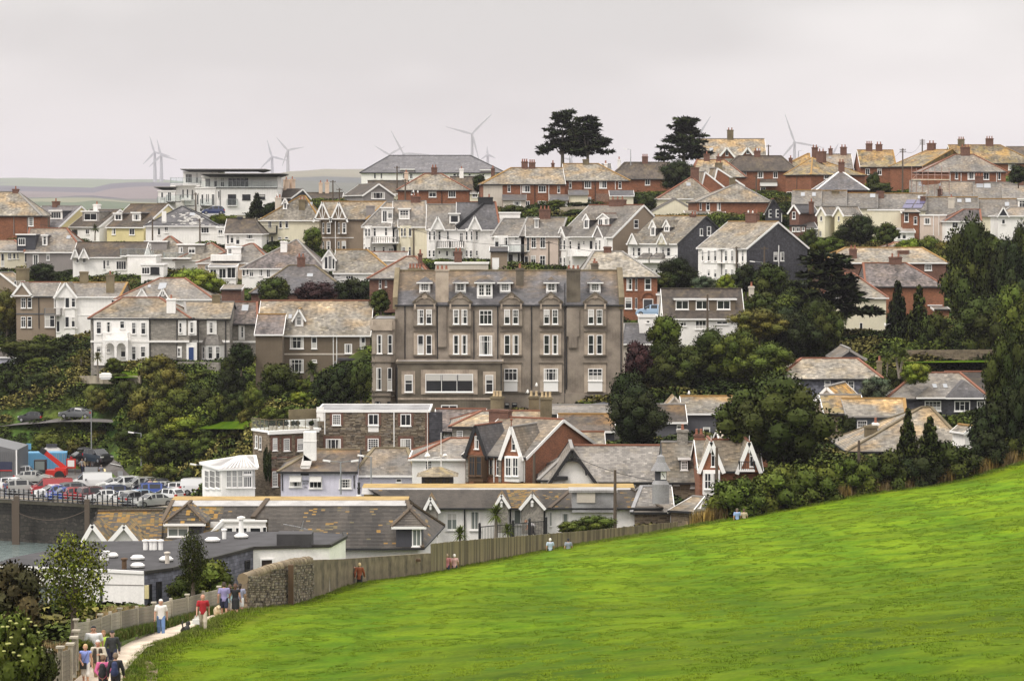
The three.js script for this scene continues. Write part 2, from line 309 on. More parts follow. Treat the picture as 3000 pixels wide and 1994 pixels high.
// One house from what the photograph shows of it: x = the front's left and right edge, y = ridge, eaves and foot (picture pixels), d = its distance in metres, rot = its turn
function house(o){
const rot=(o.rot??0)*Math.PI/180,u=V(Math.cos(rot),0,-Math.sin(rot)),back=V(-Math.sin(rot),0,-Math.cos(rot)),d=o.d;
const[yR,yE,yB]=o.y,L0=rot>=0,A=at(o.x[L0?0:1],yE,d);
const W=o.W??solve((w)=>project(A.clone().addScaledVector(u,L0?w:-w))[0],o.x[L0?1:0],.3,90);
const left=L0?A:A.clone().addScaledVector(u,-W),near=A;
const D=o.x2 !==undefined?solve((k)=>project(near.clone().addScaledVector(back,k))[0],o.x2,.5,45):o.D??8;
const foot=at(o.x[L0?0:1],yB,d).y,sink=o.sink??1.5,baseY=foot-sink;
const g=o.into?new THREE.Group():thing(o.n??'house',o.L,o.cat??'house',V(0,0,0),0,o.group);
g.position.set(left.x,baseY,left.z);g.rotation.y=rot;if(o.into)scene.add(g);g.updateMatrixWorld(true);
if(!o.into&&!o.noBase)bases.push(left.clone().addScaledVector(u,W/2).addScaledVector(back,.5).setY(foot),left.clone().addScaledVector(u,W/2).addScaledVector(back,D).setY(foot +(o.rise??.4)));
feet.push({x:left.x,z:left.z,c:Math.cos(rot),s:Math.sin(rot),W,D});
const inv=g.matrixWorld.clone().invert(),eye=camera.position.clone().applyMatrix4(inv);
const hit=(px,py,pt,n)=>{const dir=rayTo(px,py).transformDirection(inv),k=V().subVectors(pt,eye).dot(n)/ dir.dot(n);return eye.clone().addScaledVector(dir,k);};
const Z=V(0,0,1),onZ=(px,py,z=0)=>hit(px,py,V(0,0,z),Z);
const sideX=L0?0:W,onSide=(px,py,k=0)=>hit(px,py,V(sideX +(L0?-k:k),0,0),V(1,0,0));
const hE=A.y-baseY,wall=o.wall??'white',gm=o.trim??(/brick|hotel|tan|stone/.test(wall)?'black':'trim'),roofM=o.roof??'slateMid',ov=o.ov??.3;
const walls=new MB(),side=new MB(),R=new MB(),tr=new MB(),ridge=new MB();
const wf=weather(o.li??.25,rr(0,99),o.tone??1);
const N=(a,b)=>Math.max(2,Math.min(18,Math.round(a.distanceTo(b)/ .8)));
const face=(a,b,c,e)=>R.grid(a,b,c,e,Math.max(N(a,b),N(c,e)),N(a.clone().add(b),e.clone().add(c))||2,wf);
const api={g,W,D,hE,onZ,onSide,hit,d,foot,baseY,o};
// walls
const sd=o.wallS?side:walls;
walls.quad(V(0,0,0),V(W,0,0),V(W,hE,0),V(0,hE,0));walls.quad(V(W,0,-D),V(0,0,-D),V(0,hE,-D),V(W,hE,-D));
(L0?sd:walls).quad(V(0,0,-D),V(0,0,0),V(0,hE,0),V(0,hE,-D));(L0?walls:sd).quad(V(W,0,0),V(W,0,-D),V(W,hE,-D),V(W,hE,0));
let hR,slope=0,frontPlane=null;
const ridgeMat=o.rm??'greyTrim',rt=(a,b)=>ridge.beam(a.clone().setY(a.y+.03),b.clone().setY(b.y+.03),.3,.14);
const bg=(a,b)=>new MB().beam(a.clone().setY(a.y-.12),b.clone().setY(b.y-.12),.06,.28).build('barge_board',o.bm??o.trim??'trim',g),gut=(a,b,w=.14,h=.17)=>new MB().beam(a,b,w,h).build('gutter',gm,g);
if(o.type==='flat'){
hR=hE;const par=o.par??.5;
tr.box(-.12,W+.12,hE-.05,hE+.18,-.02,.14);tr.box(-.12,W+.12,hE-.05,hE+.18,-D-.14,-D+.02);tr.box(-.14,.02,hE-.05,hE+.18,-D,0);tr.box(W-.02,W+.14,hE-.05,hE+.18,-D,0);
R.quad(V(0,hE+.08,0),V(W,hE+.08,0),V(W,hE+.08,-D),V(0,hE+.08,-D));
}else if(o.type==='shed'){                              // one slope, up towards the back
hR=onZ((o.x[0]+ o.x[1])/ 2,yR,-D).y;slope=(hR-hE)/ D;
face(V(-.15,hE-ov*slope,ov),V(W+.15,hE-ov*slope,ov),V(W+.15,hR,-D),V(-.15,hR,-D));
sd.tri(V(0,hE,-D),V(0,hE,0),V(0,hR,-D));sd.tri(V(W,hE,0),V(W,hE,-D),V(W,hR,-D));walls.quad(V(0,hE,-D),V(W,hE,-D),V(W,hR,-D),V(0,hR,-D));
tr.beam(V(-.15,hE-ov*slope-.05,ov),V(W+.15,hE-ov*slope-.05,ov),.1,.16);bg(V(-.15,hE,ov),V(-.15,hR,-D));bg(V(W+.15,hE,ov),V(W+.15,hR,-D));
frontPlane=[V(0,hE,0),V(0,1,slope).normalize()];
}else if(o.type==='gf'){                                 // gable to the front
const ax=o.ax !==undefined?onZ(o.ax,yR).x:W/2;hR=onZ(o.ax??(o.x[0]+ o.x[1])/ 2,yR).y;
const sl=(hR-hE)/ ax,sr=(hR-hE)/(W-ax),gz=o.gz??.25;
const lf=V(-ov,hE-ov*sl,gz),rf=V(W+ov,hE-ov*sr,gz),lb=V(-ov,hE-ov*sl,-D),rb=V(W+ov,hE-ov*sr,-D),tf=V(ax,hR,gz),tb=V(ax,hR,-D);
face(lb,lf,tf,tb);face(rf,rb,tb,tf);rt(tf,tb);bg(lf,tf);bg(rf,tf);bg(lb,tb);bg(rb,tb);
walls.tri(V(0,hE,0),V(W,hE,0),V(ax,hR,0));walls.tri(V(W,hE,-D),V(0,hE,-D),V(ax,hR,-D));
gut(lf,lb,.1,.16);gut(rf,rb,.1,.16);
}else{                                                      // ridge along the front; each end a gable (no ridge end given) or a hip
const rz=-D/2,[p0,p1]=o.r??[null,null],mid=((p0??o.x[0])+(p1??o.x[1]))/ 2;hR=onZ(mid,yR,rz).y;slope=(hR-hE)/(D/2);
let r0=p0==null?null:onZ(p0,yR,rz).x,r1=p1==null?null:onZ(p1,yR,rz).x;
const gl=o.go??.15,e0=r0==null?-gl:-ov,e1=r1==null?W+gl:W+ov,ye=hE-ov*slope;
const RL=V(r0??-gl,hR,rz),RR=V(r1??W+gl,hR,rz),fl=V(e0,ye,ov),fr=V(e1,ye,ov),bl=V(e0,ye,-D-ov),br=V(e1,ye,-D-ov);
face(fl,fr,RR,RL);face(br,bl,RL,RR);gut(V(e0,ye-.06,ov),V(e1,ye-.06,ov));gut(V(e0,ye-.06,-D-ov),V(e1,ye-.06,-D-ov));
if(RL.distanceTo(RR)>.3)rt(RL,RR);
if(r0==null){sd===side&&L0?side.tri(V(0,hE,-D),V(0,hE,0),V(0,hR,rz)):walls.tri(V(0,hE,-D),V(0,hE,0),V(0,hR,rz));bg(fl,RL);bg(bl,RL);}else{face(bl,fl,RL,RL);rt(fl,RL);rt(bl,RL);gut(V(e0,ye-.06,ov),V(e0,ye-.06,-D-ov));}
if(r1==null){sd===side&&!L0?side.tri(V(W,hE,0),V(W,hE,-D),V(W,hR,rz)):walls.tri(V(W,hE,0),V(W,hE,-D),V(W,hR,rz));bg(fr,RR);bg(br,RR);}else{face(fr,br,RR,RR);rt(fr,RR);rt(br,RR);gut(V(e1,ye-.06,ov),V(e1,ye-.06,-D-ov));}
frontPlane=[V(0,hE,0),V(0,1,slope).normalize()];
if(slope>0)frontPlane[1]=V(0,D/2,hR-hE).normalize();
}
Object.assign(api,{hR,slope,frontPlane,onSlope:(px,py)=>hit(px,py,frontPlane[0],frontPlane[1])});
const ms=[walls.build('wall',wall,g),side.build('gable_wall',o.wallS,g),R.build(o.type==='flat'?'flat_roof':'roof',roofM,g),ridge.build('ridge_tiles',ridgeMat,g),tr.build('gutter',gm,g)];
api.roofMesh=ms[2];
// openings: [x0, x1, y0, y1, style, how far in front of the wall, options]
api.win=(l,plane='f')=>{
for(const[x0,x1,y0,y1,st,off=0,op={}]of l){
const f=plane==='f'?(x,y)=>onZ(x,y,off):(x,y)=>onSide(x,y,off),yc=(y0+y1)/ 2,xc=(x0+x1)/ 2;
const a=f(x0,yc),b=f(x1,yc),t=f(xc,y0).y,m=f(xc,y1).y,w=plane==='f'?Math.abs(b.x-a.x):Math.abs(b.z-a.z);
const ms=windowMesh(w,t-m,st??'s',g,{mat:o.frame,...op});
if(plane==='f')ms.position.set((a.x+b.x)/ 2,m,off+.005);else{ms.position.set(sideX +(L0?-off-.005:off+.005),m,(a.z+b.z)/ 2);ms.rotation.y=L0?-Math.PI/2:Math.PI/2;}
}
};
// a box that stands out of the front
api.bay=(x,y,z,m,name='bay',cant=0,op={})=>{
const a=onZ(x[0],y[0],z),b=onZ(x[1],y[1],z),q=new MB(),c=cant;
const F0=V(a.x+c,b.y,z),F1=V(b.x-c,b.y,z),B0=V(a.x,b.y,op.z0??0),B1=V(b.x,b.y,op.z0??0),t=(p)=>p.clone().setY(a.y);
q.quad(F0,F1,t(F1),t(F0));q.quad(B0,F0,t(F0),t(B0));q.quad(F1,B1,t(B1),t(F1));q.quad(t(F0),t(F1),t(B1),t(B0));q.quad(F0,F1,B1,B0);
const ms=q.build(name,m??wall,g);
if(op.cap){const k=new MB();const h=op.cap,e=.12,f0=V(F0.x-e,a.y,z+e),f1=V(F1.x+e,a.y,z+e),b0=V(B0.x-e,a.y,0),b1=V(B1.x+e,a.y,0),r0=V(a.x+c+.2,a.y+h,0),r1=V(b.x-c-.2,a.y+h,0);k.quad(f0,f1,r1,r0);k.tri(b0,f0,r0);k.tri(f1,b1,r1);k.build('bay_roof',op.capM??roofM,g);}
return ms;
};
api.band=(x,y,z,m,name='string_course',h)=>{const a=onZ(x[0],y,z),b=onZ(x[1],y,z),q=new MB();q.box(a.x,b.x,a.y -(h??.12)/ 2,a.y +(h??.12)/ 2,-.02,z);return q.build(name,m,g);};
api.pipe=(x,y0,y1,m='black',off=.08)=>{const a=onZ(x,y0,off),b=onZ(x,y1,off),q=new MB();q.tube(a,V(a.x,b.y,a.z),.06,.06,6);return q.build('drainpipe',m,g);};
api.chimney=(x,yt,yb,wpx,m='brickDark',pots=2,t=.5,dep=.8,op={})=>{
const z=-D*t,a=onZ(x-wpx/2,yt,z),b=onZ(x+wpx/2,yb,z),q=new MB();
q.box(a.x,b.x,b.y -(op.sink??.8),a.y,z-dep/2,z+dep/2);q.box(a.x-.08,b.x+.08,a.y-.22,a.y-.06,z-dep/2-.08,z+dep/2+.08);
const c=q.build('chimney',m,g),w=b.x-a.x;
for(let i=0;i<pots;i++){const p=new MB(),x=a.x+w*(i+.5)/ pots;p.lathe(V(x,a.y,z),[[.13,0],[.15,.08],[.12,.12],[.11,.42*(op.ph??1)],[.15,.48*(op.ph??1)],[.09,.5*(op.ph??1)],[0,.5*(op.ph??1)]],8);p.build('chimney_pot',op.pm??'pot',c);}
return c;
};
// dormer: x, y = [apex or top, eaves, foot]; k = gable, flat or hip; z given = a gable that stands on the front wall
api.dormer=(q)=>{
const[x0,x1]=q.x,[yT,yEv,yBt]=q.y,xc=(x0+x1)/ 2,z=q.z??Math.min(api.onSlope(xc,yBt).z,-.05),a=onZ(x0,yBt,z),b=onZ(x1,yBt,z),e=onZ(xc,yEv,z).y,t=onZ(q.ax??xc,yT,z).y;
const zb=(h)=>q.zb??Math.min(z-.3,slope>.01?-(h-hE)/ slope:-D/2),G=part(q.name??(q.z===undefined?'dormer':'gable'),g),w=new MB(),ch=new MB(),c2=new MB(),r=new MB(),bb=new MB(),X=[a.x,b.x],xa=q.ax?onZ(q.ax,yT,z).x:(a.x+b.x)/ 2,oh=q.oh??.18,y0=Math.min(a.y,b.y)- .15;
const zE=Math.max(zb(e),-D*.6),zT=Math.max(zb(t),-D*.75);
w.quad(V(X[0],y0,z),V(X[1],y0,z),V(X[1],e,z),V(X[0],e,z));
ch.quad(V(X[0],y0,zE),V(X[0],y0,z),V(X[0],e,z),V(X[0],e,zE));c2.quad(V(X[1],y0,z),V(X[1],y0,zE),V(X[1],e,zE),V(X[1],e,z));
const wd=weather(q.li??o.li??.2),s=(t-e)/((X[1]- X[0])/ 2),ed=e-oh*Math.max(s,0)*(q.k==='g'?1:.3);
if(q.k==='g'){
w.tri(V(X[0],e,z),V(X[1],e,z),V(xa,t,z));
const lf=V(X[0]- oh,ed,z+oh),rf=V(X[1]+ oh,ed,z+oh),T0=V(xa,t+.03,z+oh),T1=V(xa,t+.03,zT),lb=V(X[0]- oh,ed,zE),rb=V(X[1]+ oh,ed,zE);
r.grid(lb,lf,T0,T1,3,3,wd);r.grid(rf,rb,T1,T0,3,3,wd);
const bw=q.bw??.2;for(const f of[lf,rf])bb.beam(f.clone().setY(f.y-.06),T0.clone().setY(T0.y-.06),.06,bw);
if(q.rm){const k=new MB();k.beam(T0,T1,.2,.12);k.build('ridge_tiles',q.rm,G);}
if(q.tie)bb.beam(V(X[0]- oh,e-.05,z+oh),V(X[1]+ oh,e-.05,z+oh),.06,.16);
if(q.fan)for(const k of[-.45,0,.45])bb.beam(V(xa+k*.3,e,z+oh-.02),V(xa+k*(X[1]- X[0])*.5,mix(e,t,k?.55:.95),z+oh-.02),.05,.09);
}else if(q.k==='h'){
const lf=V(X[0]- oh,e,z+oh),rf=V(X[1]+ oh,e,z+oh),T0=V(xa,t,z -(X[1]- X[0])*.42),T1=V(xa,t,Math.min(zT,T0.z-.1)),lb=V(X[0]- oh,e,zE),rb=V(X[1]+ oh,e,zE);
r.grid(lf,rf,T0,T0,3,3,wd);r.grid(lb,lf,T0,T1,3,3,wd);r.grid(rf,rb,T1,T0,3,3,wd);bb.beam(V(lf.x,e-.05,lf.z),V(rf.x,e-.05,rf.z),.06,.14);
}else{
const k=q.th??.16,up=onZ(xc,yT,z).y;r.box(X[0]- oh,X[1]+ oh,e,e+k,Math.min(zE,zT),z+oh);bb.box(X[0]- oh,X[1]+ oh,e-.02,e+k+.03,z+oh,z+oh+.05);
}
w.build('dormer_wall',q.w??'white',G);for(const c of[ch,c2])c.build('cheek',q.cheek??q.w??'hung',G);r.build('dormer_roof',q.roof??(q.k==='f'?'lead':roofM),G);bb.build('barge_board',q.trim??'trim',G);
for(const[a0,a1,b0,b1,st,op]of q.win??[]){const A=onZ(a0,(b0+b1)/ 2,z),B=onZ(a1,(b0+b1)/ 2,z),t=onZ(a0,b0,z).y,m=onZ(a0,b1,z).y,ms=windowMesh(B.x-A.x,t-m,st??'c2',G,op);ms.position.set((A.x+B.x)/ 2,m,z+.005);}
return G;
};
api.skylight=(x0,x1,y0,y1)=>{
const a=api.onSlope((x0+x1)/ 2,y1),b=api.onSlope((x0+x1)/ 2,y0),w=Math.max(.5,(x1-x0)*mpp(d)*.85),h=a.distanceTo(b),f=new MB(),p=new MB();
f.box(-w/2,w/2,0,h,0,.06);p.quad(V(-w/2+.05,.05,.066),V(w/2-.05,.05,.066),V(w/2-.05,h-.05,.066),V(-w/2+.05,h-.05,.066));
const m=f.build('skylight','greyTrim',g);p.build('pane','skyPane',m);m.position.copy(a);m.rotation.x=-Math.atan2(frontPlane[1].z,frontPlane[1].y)*0 -(Math.PI/2-Math.atan(slope));return m;
};
api.balcony=(x,y,z,k='bars',m='trim',slab='trim')=>{
const a=onZ(x[0],y[0],z),b=onZ(x[1],y[1],z),G=part('balcony',g),s=new MB(),r=new MB(),gl=new MB();s.box(a.x,b.x,b.y-.16,b.y,0,z);s.build('balcony_floor',slab,G);
for(const[p,q]of[[V(a.x,0,z),V(b.x,0,z)],[V(a.x,0,0),V(a.x,0,z)],[V(b.x,0,z),V(b.x,0,0)]]){
const L=p.distanceTo(q);r.beam(p.clone().setY(a.y),q.clone().setY(a.y),.06,.06);
const n=Math.max(2,Math.round(L /(k==='bars'?.16:k==='wide'?.35:1.2)));
for(let i=0;i<=n;i++){const c=V().lerpVectors(p,q,i/n);r.beam(c.clone().setY(b.y),c.clone().setY(a.y),k==='wide'?.12:.04,.04,V(0,0,1));}
if(k==='glass')gl.quad(p.clone().setY(b.y+.08),q.clone().setY(b.y+.08),q.clone().setY(a.y-.06),p.clone().setY(a.y-.06));
if(k==='solid')r.quad(p.clone().setY(b.y),q.clone().setY(b.y),q.clone().setY(a.y),p.clone().setY(a.y));
}
r.build('railing',m,G);gl.build('glass_panel',M.clearGlass,G);return G;
};
for(const c of o.ch??[])api.chimney(...c);
if(o.win)api.win(o.win);if(o.winS)api.win(o.winS,'s');
for(const q of o.dm??[])api.dormer(q);
for(const s of o.sk??[])api.skylight(...s);
for(const b of o.bays??[])api.bay(...b);
for(const b of o.bands??[])api.band(...b);
for(const b of o.pipes??[])api.pipe(...b);
for(const b of o.bal??[])api.balcony(...b);
o.more?.(api);
if(o.into){const host=o.into.g;host.updateMatrixWorld(true);g.updateMatrixWorld(true);for(const c of[...g.children])host.attach(c);scene.remove(g);}
return api;
}
// ---------------------------------------------------------------- the town, far rows first
const W_=(y0,y1,st,list,off,op)=>list.map(([a,b])=>[a,b,y0,y1,st,off,op]);
const SEMI='red brick council houses along the top of the hill';
// skyline
house({L:'long white block with a wide dark hipped slate roof on the skyline',cat:'building',n:'apartment_block',d:600,x:[1058,1478],y:[455,504,560],r:[1142,1378],D:22,wall:'white',roof:'slateDark',tone:1.7,li:0,rm:'black',trim:'black',
win:[...W_(507,523,'p',[[1095,1101],[1114,1120]]),...W_(508,524,'c2',[[1178,1188],[1200,1209]]),...W_(508,516,'p',[[1327,1337],[1338,1345],[1370,1381],[1410,1420]])],
dm:[{k:'f',x:[1174,1213],y:[493,497,506],w:'greyRender'},{k:'f',x:[1408,1446],y:[496,499,508],w:'greyRender'}]});
house({L:'brown roofed brick house behind the pine trees with a white chimney',d:545,x:[1788,2010],y:[475,521,566],r:[1831,1960],D:9,wall:'brick',roof:'tileBrown',tone:1.1,li:.1,rm:'tileBrown',group:undefined,
win:[[1890,1905,522,542,'c2']],ch:[[1890,458,478,17,'brickDark',3],[1814,466,486,9,'white',1]]});
house({L:'pale chimneyed end house peeping over the ridge left of the lamp post',d:560,x:[1766,1790],y:[480,492,520],wall:'white',roof:'slateMid',D:7,ch:[[1774,478,496,9,'white',1]]});
house({L:'ochre roofed house on the skyline with two small brick gables',d:585,x:[2052,2246],y:[406,462,485],D:11,wall:'white',roof:'slateLight',li:.55,tone:1.1,go:.1,
ch:[[2140,380,414,18,'lichenStone',2]],sk:[[2078,2092,433,443],[2216,2230,434,442]],
dm:[{k:'g',x:[2109,2150],y:[432,456,462],z:.5,w:'brick',oh:.5,bw:.4,win:[[2126,2134,442,456,'p']]},{k:'g',x:[2172,2208],y:[432,454,462],z:.5,w:'brick',oh:.5,bw:.4,win:[[2187,2196,442,450,'p']]}]});
house({L:'long brick house under a dark mossy brown hipped roof below the skyline',d:540,x:[2120,2336],y:[456,498,560],r:[2163,2289],D:9,wall:'brick',roof:'tileBrown',tone:.95,li:.12,rm:'tileBrown',
win:[[2178,2187,502,520,'c2'],[2220,2237,503,521,'c2'],[2266,2279,503,521,'c2'],[2228,2244,548,560,'c2']],ch:[[2219,441,460,18,'brickDark',2],[2317,462,480,10,'brickDark',1]],bays:[[[2228,2278],[533,545],.8,'trim','porch',0,{cap:.6,capM:'tileBrown'}]]});
house({L:'small lichen roofed brick house half hidden beside the round dark tree',d:530,x:[2026,2184],y:[467,515,560],r:[2043,2122],D:8,wall:'brick',roof:'slateLight',li:.6,tone:1.1,rm:'terracotta',ch:[[2071,450,472,17,'brickDark',1],[2105,457,474,10,'brickDark',1],[2106,476,500,21,'lichenStone',2,.2]]});
house({L:'stepped terrace house with white edged gable, highest of three going downhill',d:515,x:[2090,2178],y:[491,540,575],type:'gf',ax:2102,rot:6,D:8,wall:'brick',roof:'slateLight',li:.35,tone:1.05,group:undefined,gz:.1});
house({L:'stepped terrace house with white edged gable, middle of three going downhill',d:510,x:[2054,2126],y:[502,549,580],type:'gf',ax:2066,rot:6,D:8,wall:'brick',roof:'slateMid',tone:1.3,gz:.1});
house({L:'cream end of terrace house with a broad hipped slate roof and tall brick chimney',d:505,x:[1930,2100],y:[518,578,622],r:[2026,2027],rm:'terracotta',D:9,wall:'cream',roof:'slateLight',tone:1.05,li:.12,ch:[[2036,490,526,24,'brickDark',0]],sk:[[2010,2026,535,545]]});
house({L:'plain cream gable end with a dark roof behind the cut hedge',d:492,x:[1910,2042],y:[580,617,660],type:'gf',ax:1978,D:7,wall:'cream',roof:'tileBrown',tone:.8,trim:'greyTrim',gz:.05});
house({L:'square red brick house with a pointed slate hipped roof, satellite dish on its wall',d:478,x:[2042,2258],y:[537,589,640],r:[2158,2162],D:10,rot:5,wall:'brick',roof:'slateLight',tone:.95,li:.3,rm:'greyTrim',ch:[[2146,520,546,16,'lichenStone',0]],
win:[[2050,2056,593,615,'p'],[2069,2080,593,616,'t1'],[2101,2112,592,616,'c2']],
more:(a)=>{house({into:a,d:474,x:[2078,2128],y:[619,632,665],type:'shed',D:4,wall:'brick',roof:'slateMid',win:[[2109,2119,645,660,'c2']]});house({into:a,d:475,x:[2010,2075],y:[616,627,640],type:'shed',D:4,wall:'brick',roof:'slateMid'});}});
house({L:'brick house with ochre lichen hipped roof seen corner on, dish on wall',d:522,x:[2302,2377],x2:2535,rot:-56,y:[461,509,590],r:[2380,2381],wall:'brick',roof:'lichen',tone:.95,li:.5,rm:'ochre',
ch:[[2407,443,464,20,'brickDark',2]],win:[[2306,2321,561,578,'c2']],winS:[[2414,2432,512,524,'c2']],more:(a)=>a.pipe(2335,512,585,'pole')});
house({L:'ochre hipped roof and brick wall directly behind the corner house',d:545,x:[2276,2372],y:[449,497,545],r:[2368,2372],D:10,wall:'brick',roof:'lichen',li:.5,ch:[[2388,431,452,17,'brickDark',2]],rm:'ochre'});
house({L:'slate roofed house on the ridge between two lichen roofs with a rooflight',d:560,x:[2418,2500],y:[451,492,540],D:9,wall:'brick',roof:'slateMid',tone:1.3,li:.3,ch:[[2434,434,454,11,'brickDark',1],[2472,430,458,18,'brickDark',2]],sk:[[2428,2438,459,464]]});
house({L:'slate roof front house with white verges and chimney on its point',d:505,x:[2397,2543],y:[501,553,575],r:[2462,2466],D:9,wall:'brick',roof:'slateDark',tone:1.6,li:.15,rm:'trim',ch:[[2466,474,502,17,'brickDark',2]]});
house({L:'brick pair on the ridge with a bright yellow lichen stripe under its chimney',d:555,x:[2522,2622],y:[439,486,540],r:[null,2616],D:10,wall:'brick',roof:'lichen',tone:.95,li:.55,group:undefined,win:[[2536,2549,494,512,'c2'],[2571,2584,493,512,'t2']],ch:[[2547,420,440,18,'brickDark',3],[2576,422,446,18,'brickDark',2]],rm:'ochre'});
house({L:'brick house with an orange tinged hipped roof behind the tall telegraph pole',d:535,x:[2610,2702],x2:2840,rot:-46,y:[438,485,560],r:[2718,2790],wall:'brick',roof:'lichen',tone:.9,li:.55,ch:[[2730,419,441,19,'brickDark',2]],rm:'ochre'});
house({L:'brick council house with five windows beside the scaffolding, grey hipped roof',d:500,x:[2702,2948],y:[452,500,545],r:[2799,2854],D:9,wall:'brick',roof:'slateMid',tone:1.25,li:.2,rm:'terracotta',ch:[[2829,430,462,26,'brickDark',3]],
win:[[2799,2808,504,524,'p'],[2836,2857,504,525,'c2'],[2882,2899,505,526,'c2'],[2925,2933,504,526,'p']],pipes:[[2785,502,545,'trim'],[2817,502,545,'trim'],[2921,502,545,'trim']]});
house({L:'long ochre roof with two big chimneys at the right end of the ridge',d:585,x:[2790,3040],y:[424,475,510],r:[null,2931],D:10,wall:'brick',roof:'lichen',tone:.85,li:.5,rm:'ochre',ch:[[2817,407,428,18,'lichenStone',3],[2900,405,430,21,'brickDark',3]],win:[[2955,2975,480,498,'c2']]});
house({L:'dark brown tiled roof at the right edge of the skyline',d:600,x:[2960,3080],y:[429,458,500],D:9,wall:'brick',roof:'tileBrown'});
// red semis on the left of the pines
house({L:'brick semi with grey rendered left end and two lean-to porches',d:492,x:[1415,1655],y:[491,537,600],r:[1498,null],rot:4,x2:1404,wall:'brick',roof:'slateLight',tone:.95,li:.3,rm:'ochre',D:9,
win:[[1487,1496,542,562,'t1'],[1530,1553,543,563,'c3'],[1577,1600,543,563,'c3'],[1633,1641,545,565,'t1'],[1576,1600,588,600,'c3'],[1539,1552,588,602,'c2']],
ch:[[1537,473,494,18,'brickDark',3],[1559,475,492,18,'brickDark',3]],pipes:[[1526,540,568,'trim'],[1608,540,600,'trim'],[1567,540,600,'black']],
more:(a)=>{a.bay([1416,1472],[540,606],.04,'beige','render_panel');house({into:a,d:488,x:[1473,1540],y:[569,583,606],type:'shed',D:3.2,wall:'beige',roof:'slateDark',trim:'greyTrim',win:[[1503,1527,589,602,'c3']]});house({into:a,d:488,x:[1612,1664],y:[569,584,610],type:'shed',D:3.2,wall:'beige',roof:'slateDark',trim:'greyTrim',win:[[1638,1662,591,604,'c3']]});}});
house({L:'brick semi with a yellow lichen streak down its roof and a dark open window',d:496,x:[1652,1842],y:[479,526,596],r:[null,1752],D:9.5,wall:'brick',roof:'slateLight',tone:.95,li:.4,rm:'ochre',ch:[[1716,466,484,17,'lichenStone',0],[1620,477,490,9,'brickDark',1],[1775,478,492,9,'white',1]],
win:[[1667,1675,529,551,'t1'],[1712,1732,530,551,'c3'],[1756,1778,530,551,'c3'],[1812,1821,532,552,'t1'],[1699,1708,577,590,'p'],[1721,1732,577,592,'c2']],pipes:[[1708,530,575,'black'],[1744,530,585,'black'],[1803,530,555,'trim']],
more:(a)=>{house({into:a,d:490,x:[1668,1722],y:[556,569,592],type:'shed',D:3,wall:'cream',roof:'slateDark',trim:'greyTrim'});house({into:a,d:490,x:[1788,1856],y:[557,572,590],type:'shed',D:3,wall:'cream',roof:'slateDark'});a.bay([1745,1800],[567,590],2,M.clearGlass,'sun_room');}});
house({L:'square red brick house with yellow stain on its hipped roof and one chimney',d:500,x:[1165,1374],y:[508,554,620],r:[1245,1292],D:9.5,wall:'brick',roof:'slateLight',tone:.98,li:.35,rm:'terracotta',ch:[[1272,490,512,17,'brickDark',2]],
win:[[1256,1278,557,577,'c2'],[1313,1335,558,578,'c3'],[1204,1214,557,570,'p'],[1313,1335,603,620,'c2']],pipes:[[1294,556,612,'black']],more:(a)=>house({into:a,d:496,x:[1346,1376],y:[591,602,620],type:'shed',D:3,wall:'cream',roof:'slateDark'})});
house({L:'brown tiled roof cottage between the brick house and the pole',d:535,x:[1318,1400],y:[517,562,600],D:8,wall:'cream',roof:'tileBrown',tone:1.1,li:.1,rm:'tileBrown',ch:[[1352,494,520,12,'white',1],[1444,492,522,11,'brickDark',1]],win:[[1383,1399,562,578,'c3']]});
house({L:'brown tiled roof between the two bungalow gables below the long block',d:530,x:[1075,1195],y:[529,565,590],D:8,wall:'cream',roof:'tileBrown',tone:1,li:.1,rm:'tileBrown',ch:[[1190,504,530,11,'peach',1]]});
house({L:'grey rendered bungalow with a white edged gable and three part window',d:515,x:[1064,1154],y:[537,569,600],type:'gf',ax:1109,D:9,rot:14,x2:1008,wall:'greyRender',roof:'tileBrown',tone:.9,li:.05,win:[[1087,1127,563,582,'c3']],gz:.3});
house({L:'dark roofed house with two peach chimneys left of the telegraph pole',d:560,x:[880,1000],y:[564,585,600],D:8,wall:'charcoal',roof:'tileBrown',tone:.7,ch:[[939,535,568,10,'peach',1],[958,533,566,11,'peach',1]],rm:'tileBrown'});
house({L:'dark gabled house with white bargeboards just right of the modern flats',d:525,x:[853,906],y:[553,577,600],type:'gf',ax:885,D:10,rot:36,x2:760,wall:'charcoal',roof:'tileBrown',tone:.7,li:0,ch:[[838,525,554,11,'peach',1],[856,524,556,11,'peach',1]]});
// left upper row
house({L:'red brick house at the left edge with a tall chimney on a hipped roof',d:470,x:[-70,116],y:[561,628,690],r:[-30,50],D:10,wall:'brick',roof:'slateLight',tone:1,li:.4,ch:[[45,553,589,18,'brickDark',1]],win:[[82,97,636,662,'g']],pipes:[[39,630,688,'greyTrim'],[79,630,686,'greyTrim']]});
house({L:'yellow gabled house with a slate front roof and white flat dormer',d:478,x:[60,172],x2:300,rot:-42,y:[603,663,690],wall:'cream',wallS:'yellow',roof:'slateDark',tone:1.9,li:.1,dm:[{k:'f',x:[146,182],y:[615,618,642],w:'white',cheek:'hung',win:[[149,178,620,640,'c4']]}],ch:[[163,589,610,13,'brickDark',1]]});
house({L:'white bungalow with brown roof and a big flat dormer above a palm',d:474,x:[204,290],x2:410,rot:-42,y:[613,662,700],wall:'white',roof:'tileBrown',tone:.95,li:.2,dm:[{k:'f',x:[240,290],y:[617,620,648],w:'greyRender',cheek:'stoneGrey',win:[[246,283,624,645,'c2']]}],ch:[[283,598,614,12,'white',1]],win:[[209,228,671,690,'p'],[250,261,671,686,'c2']]});
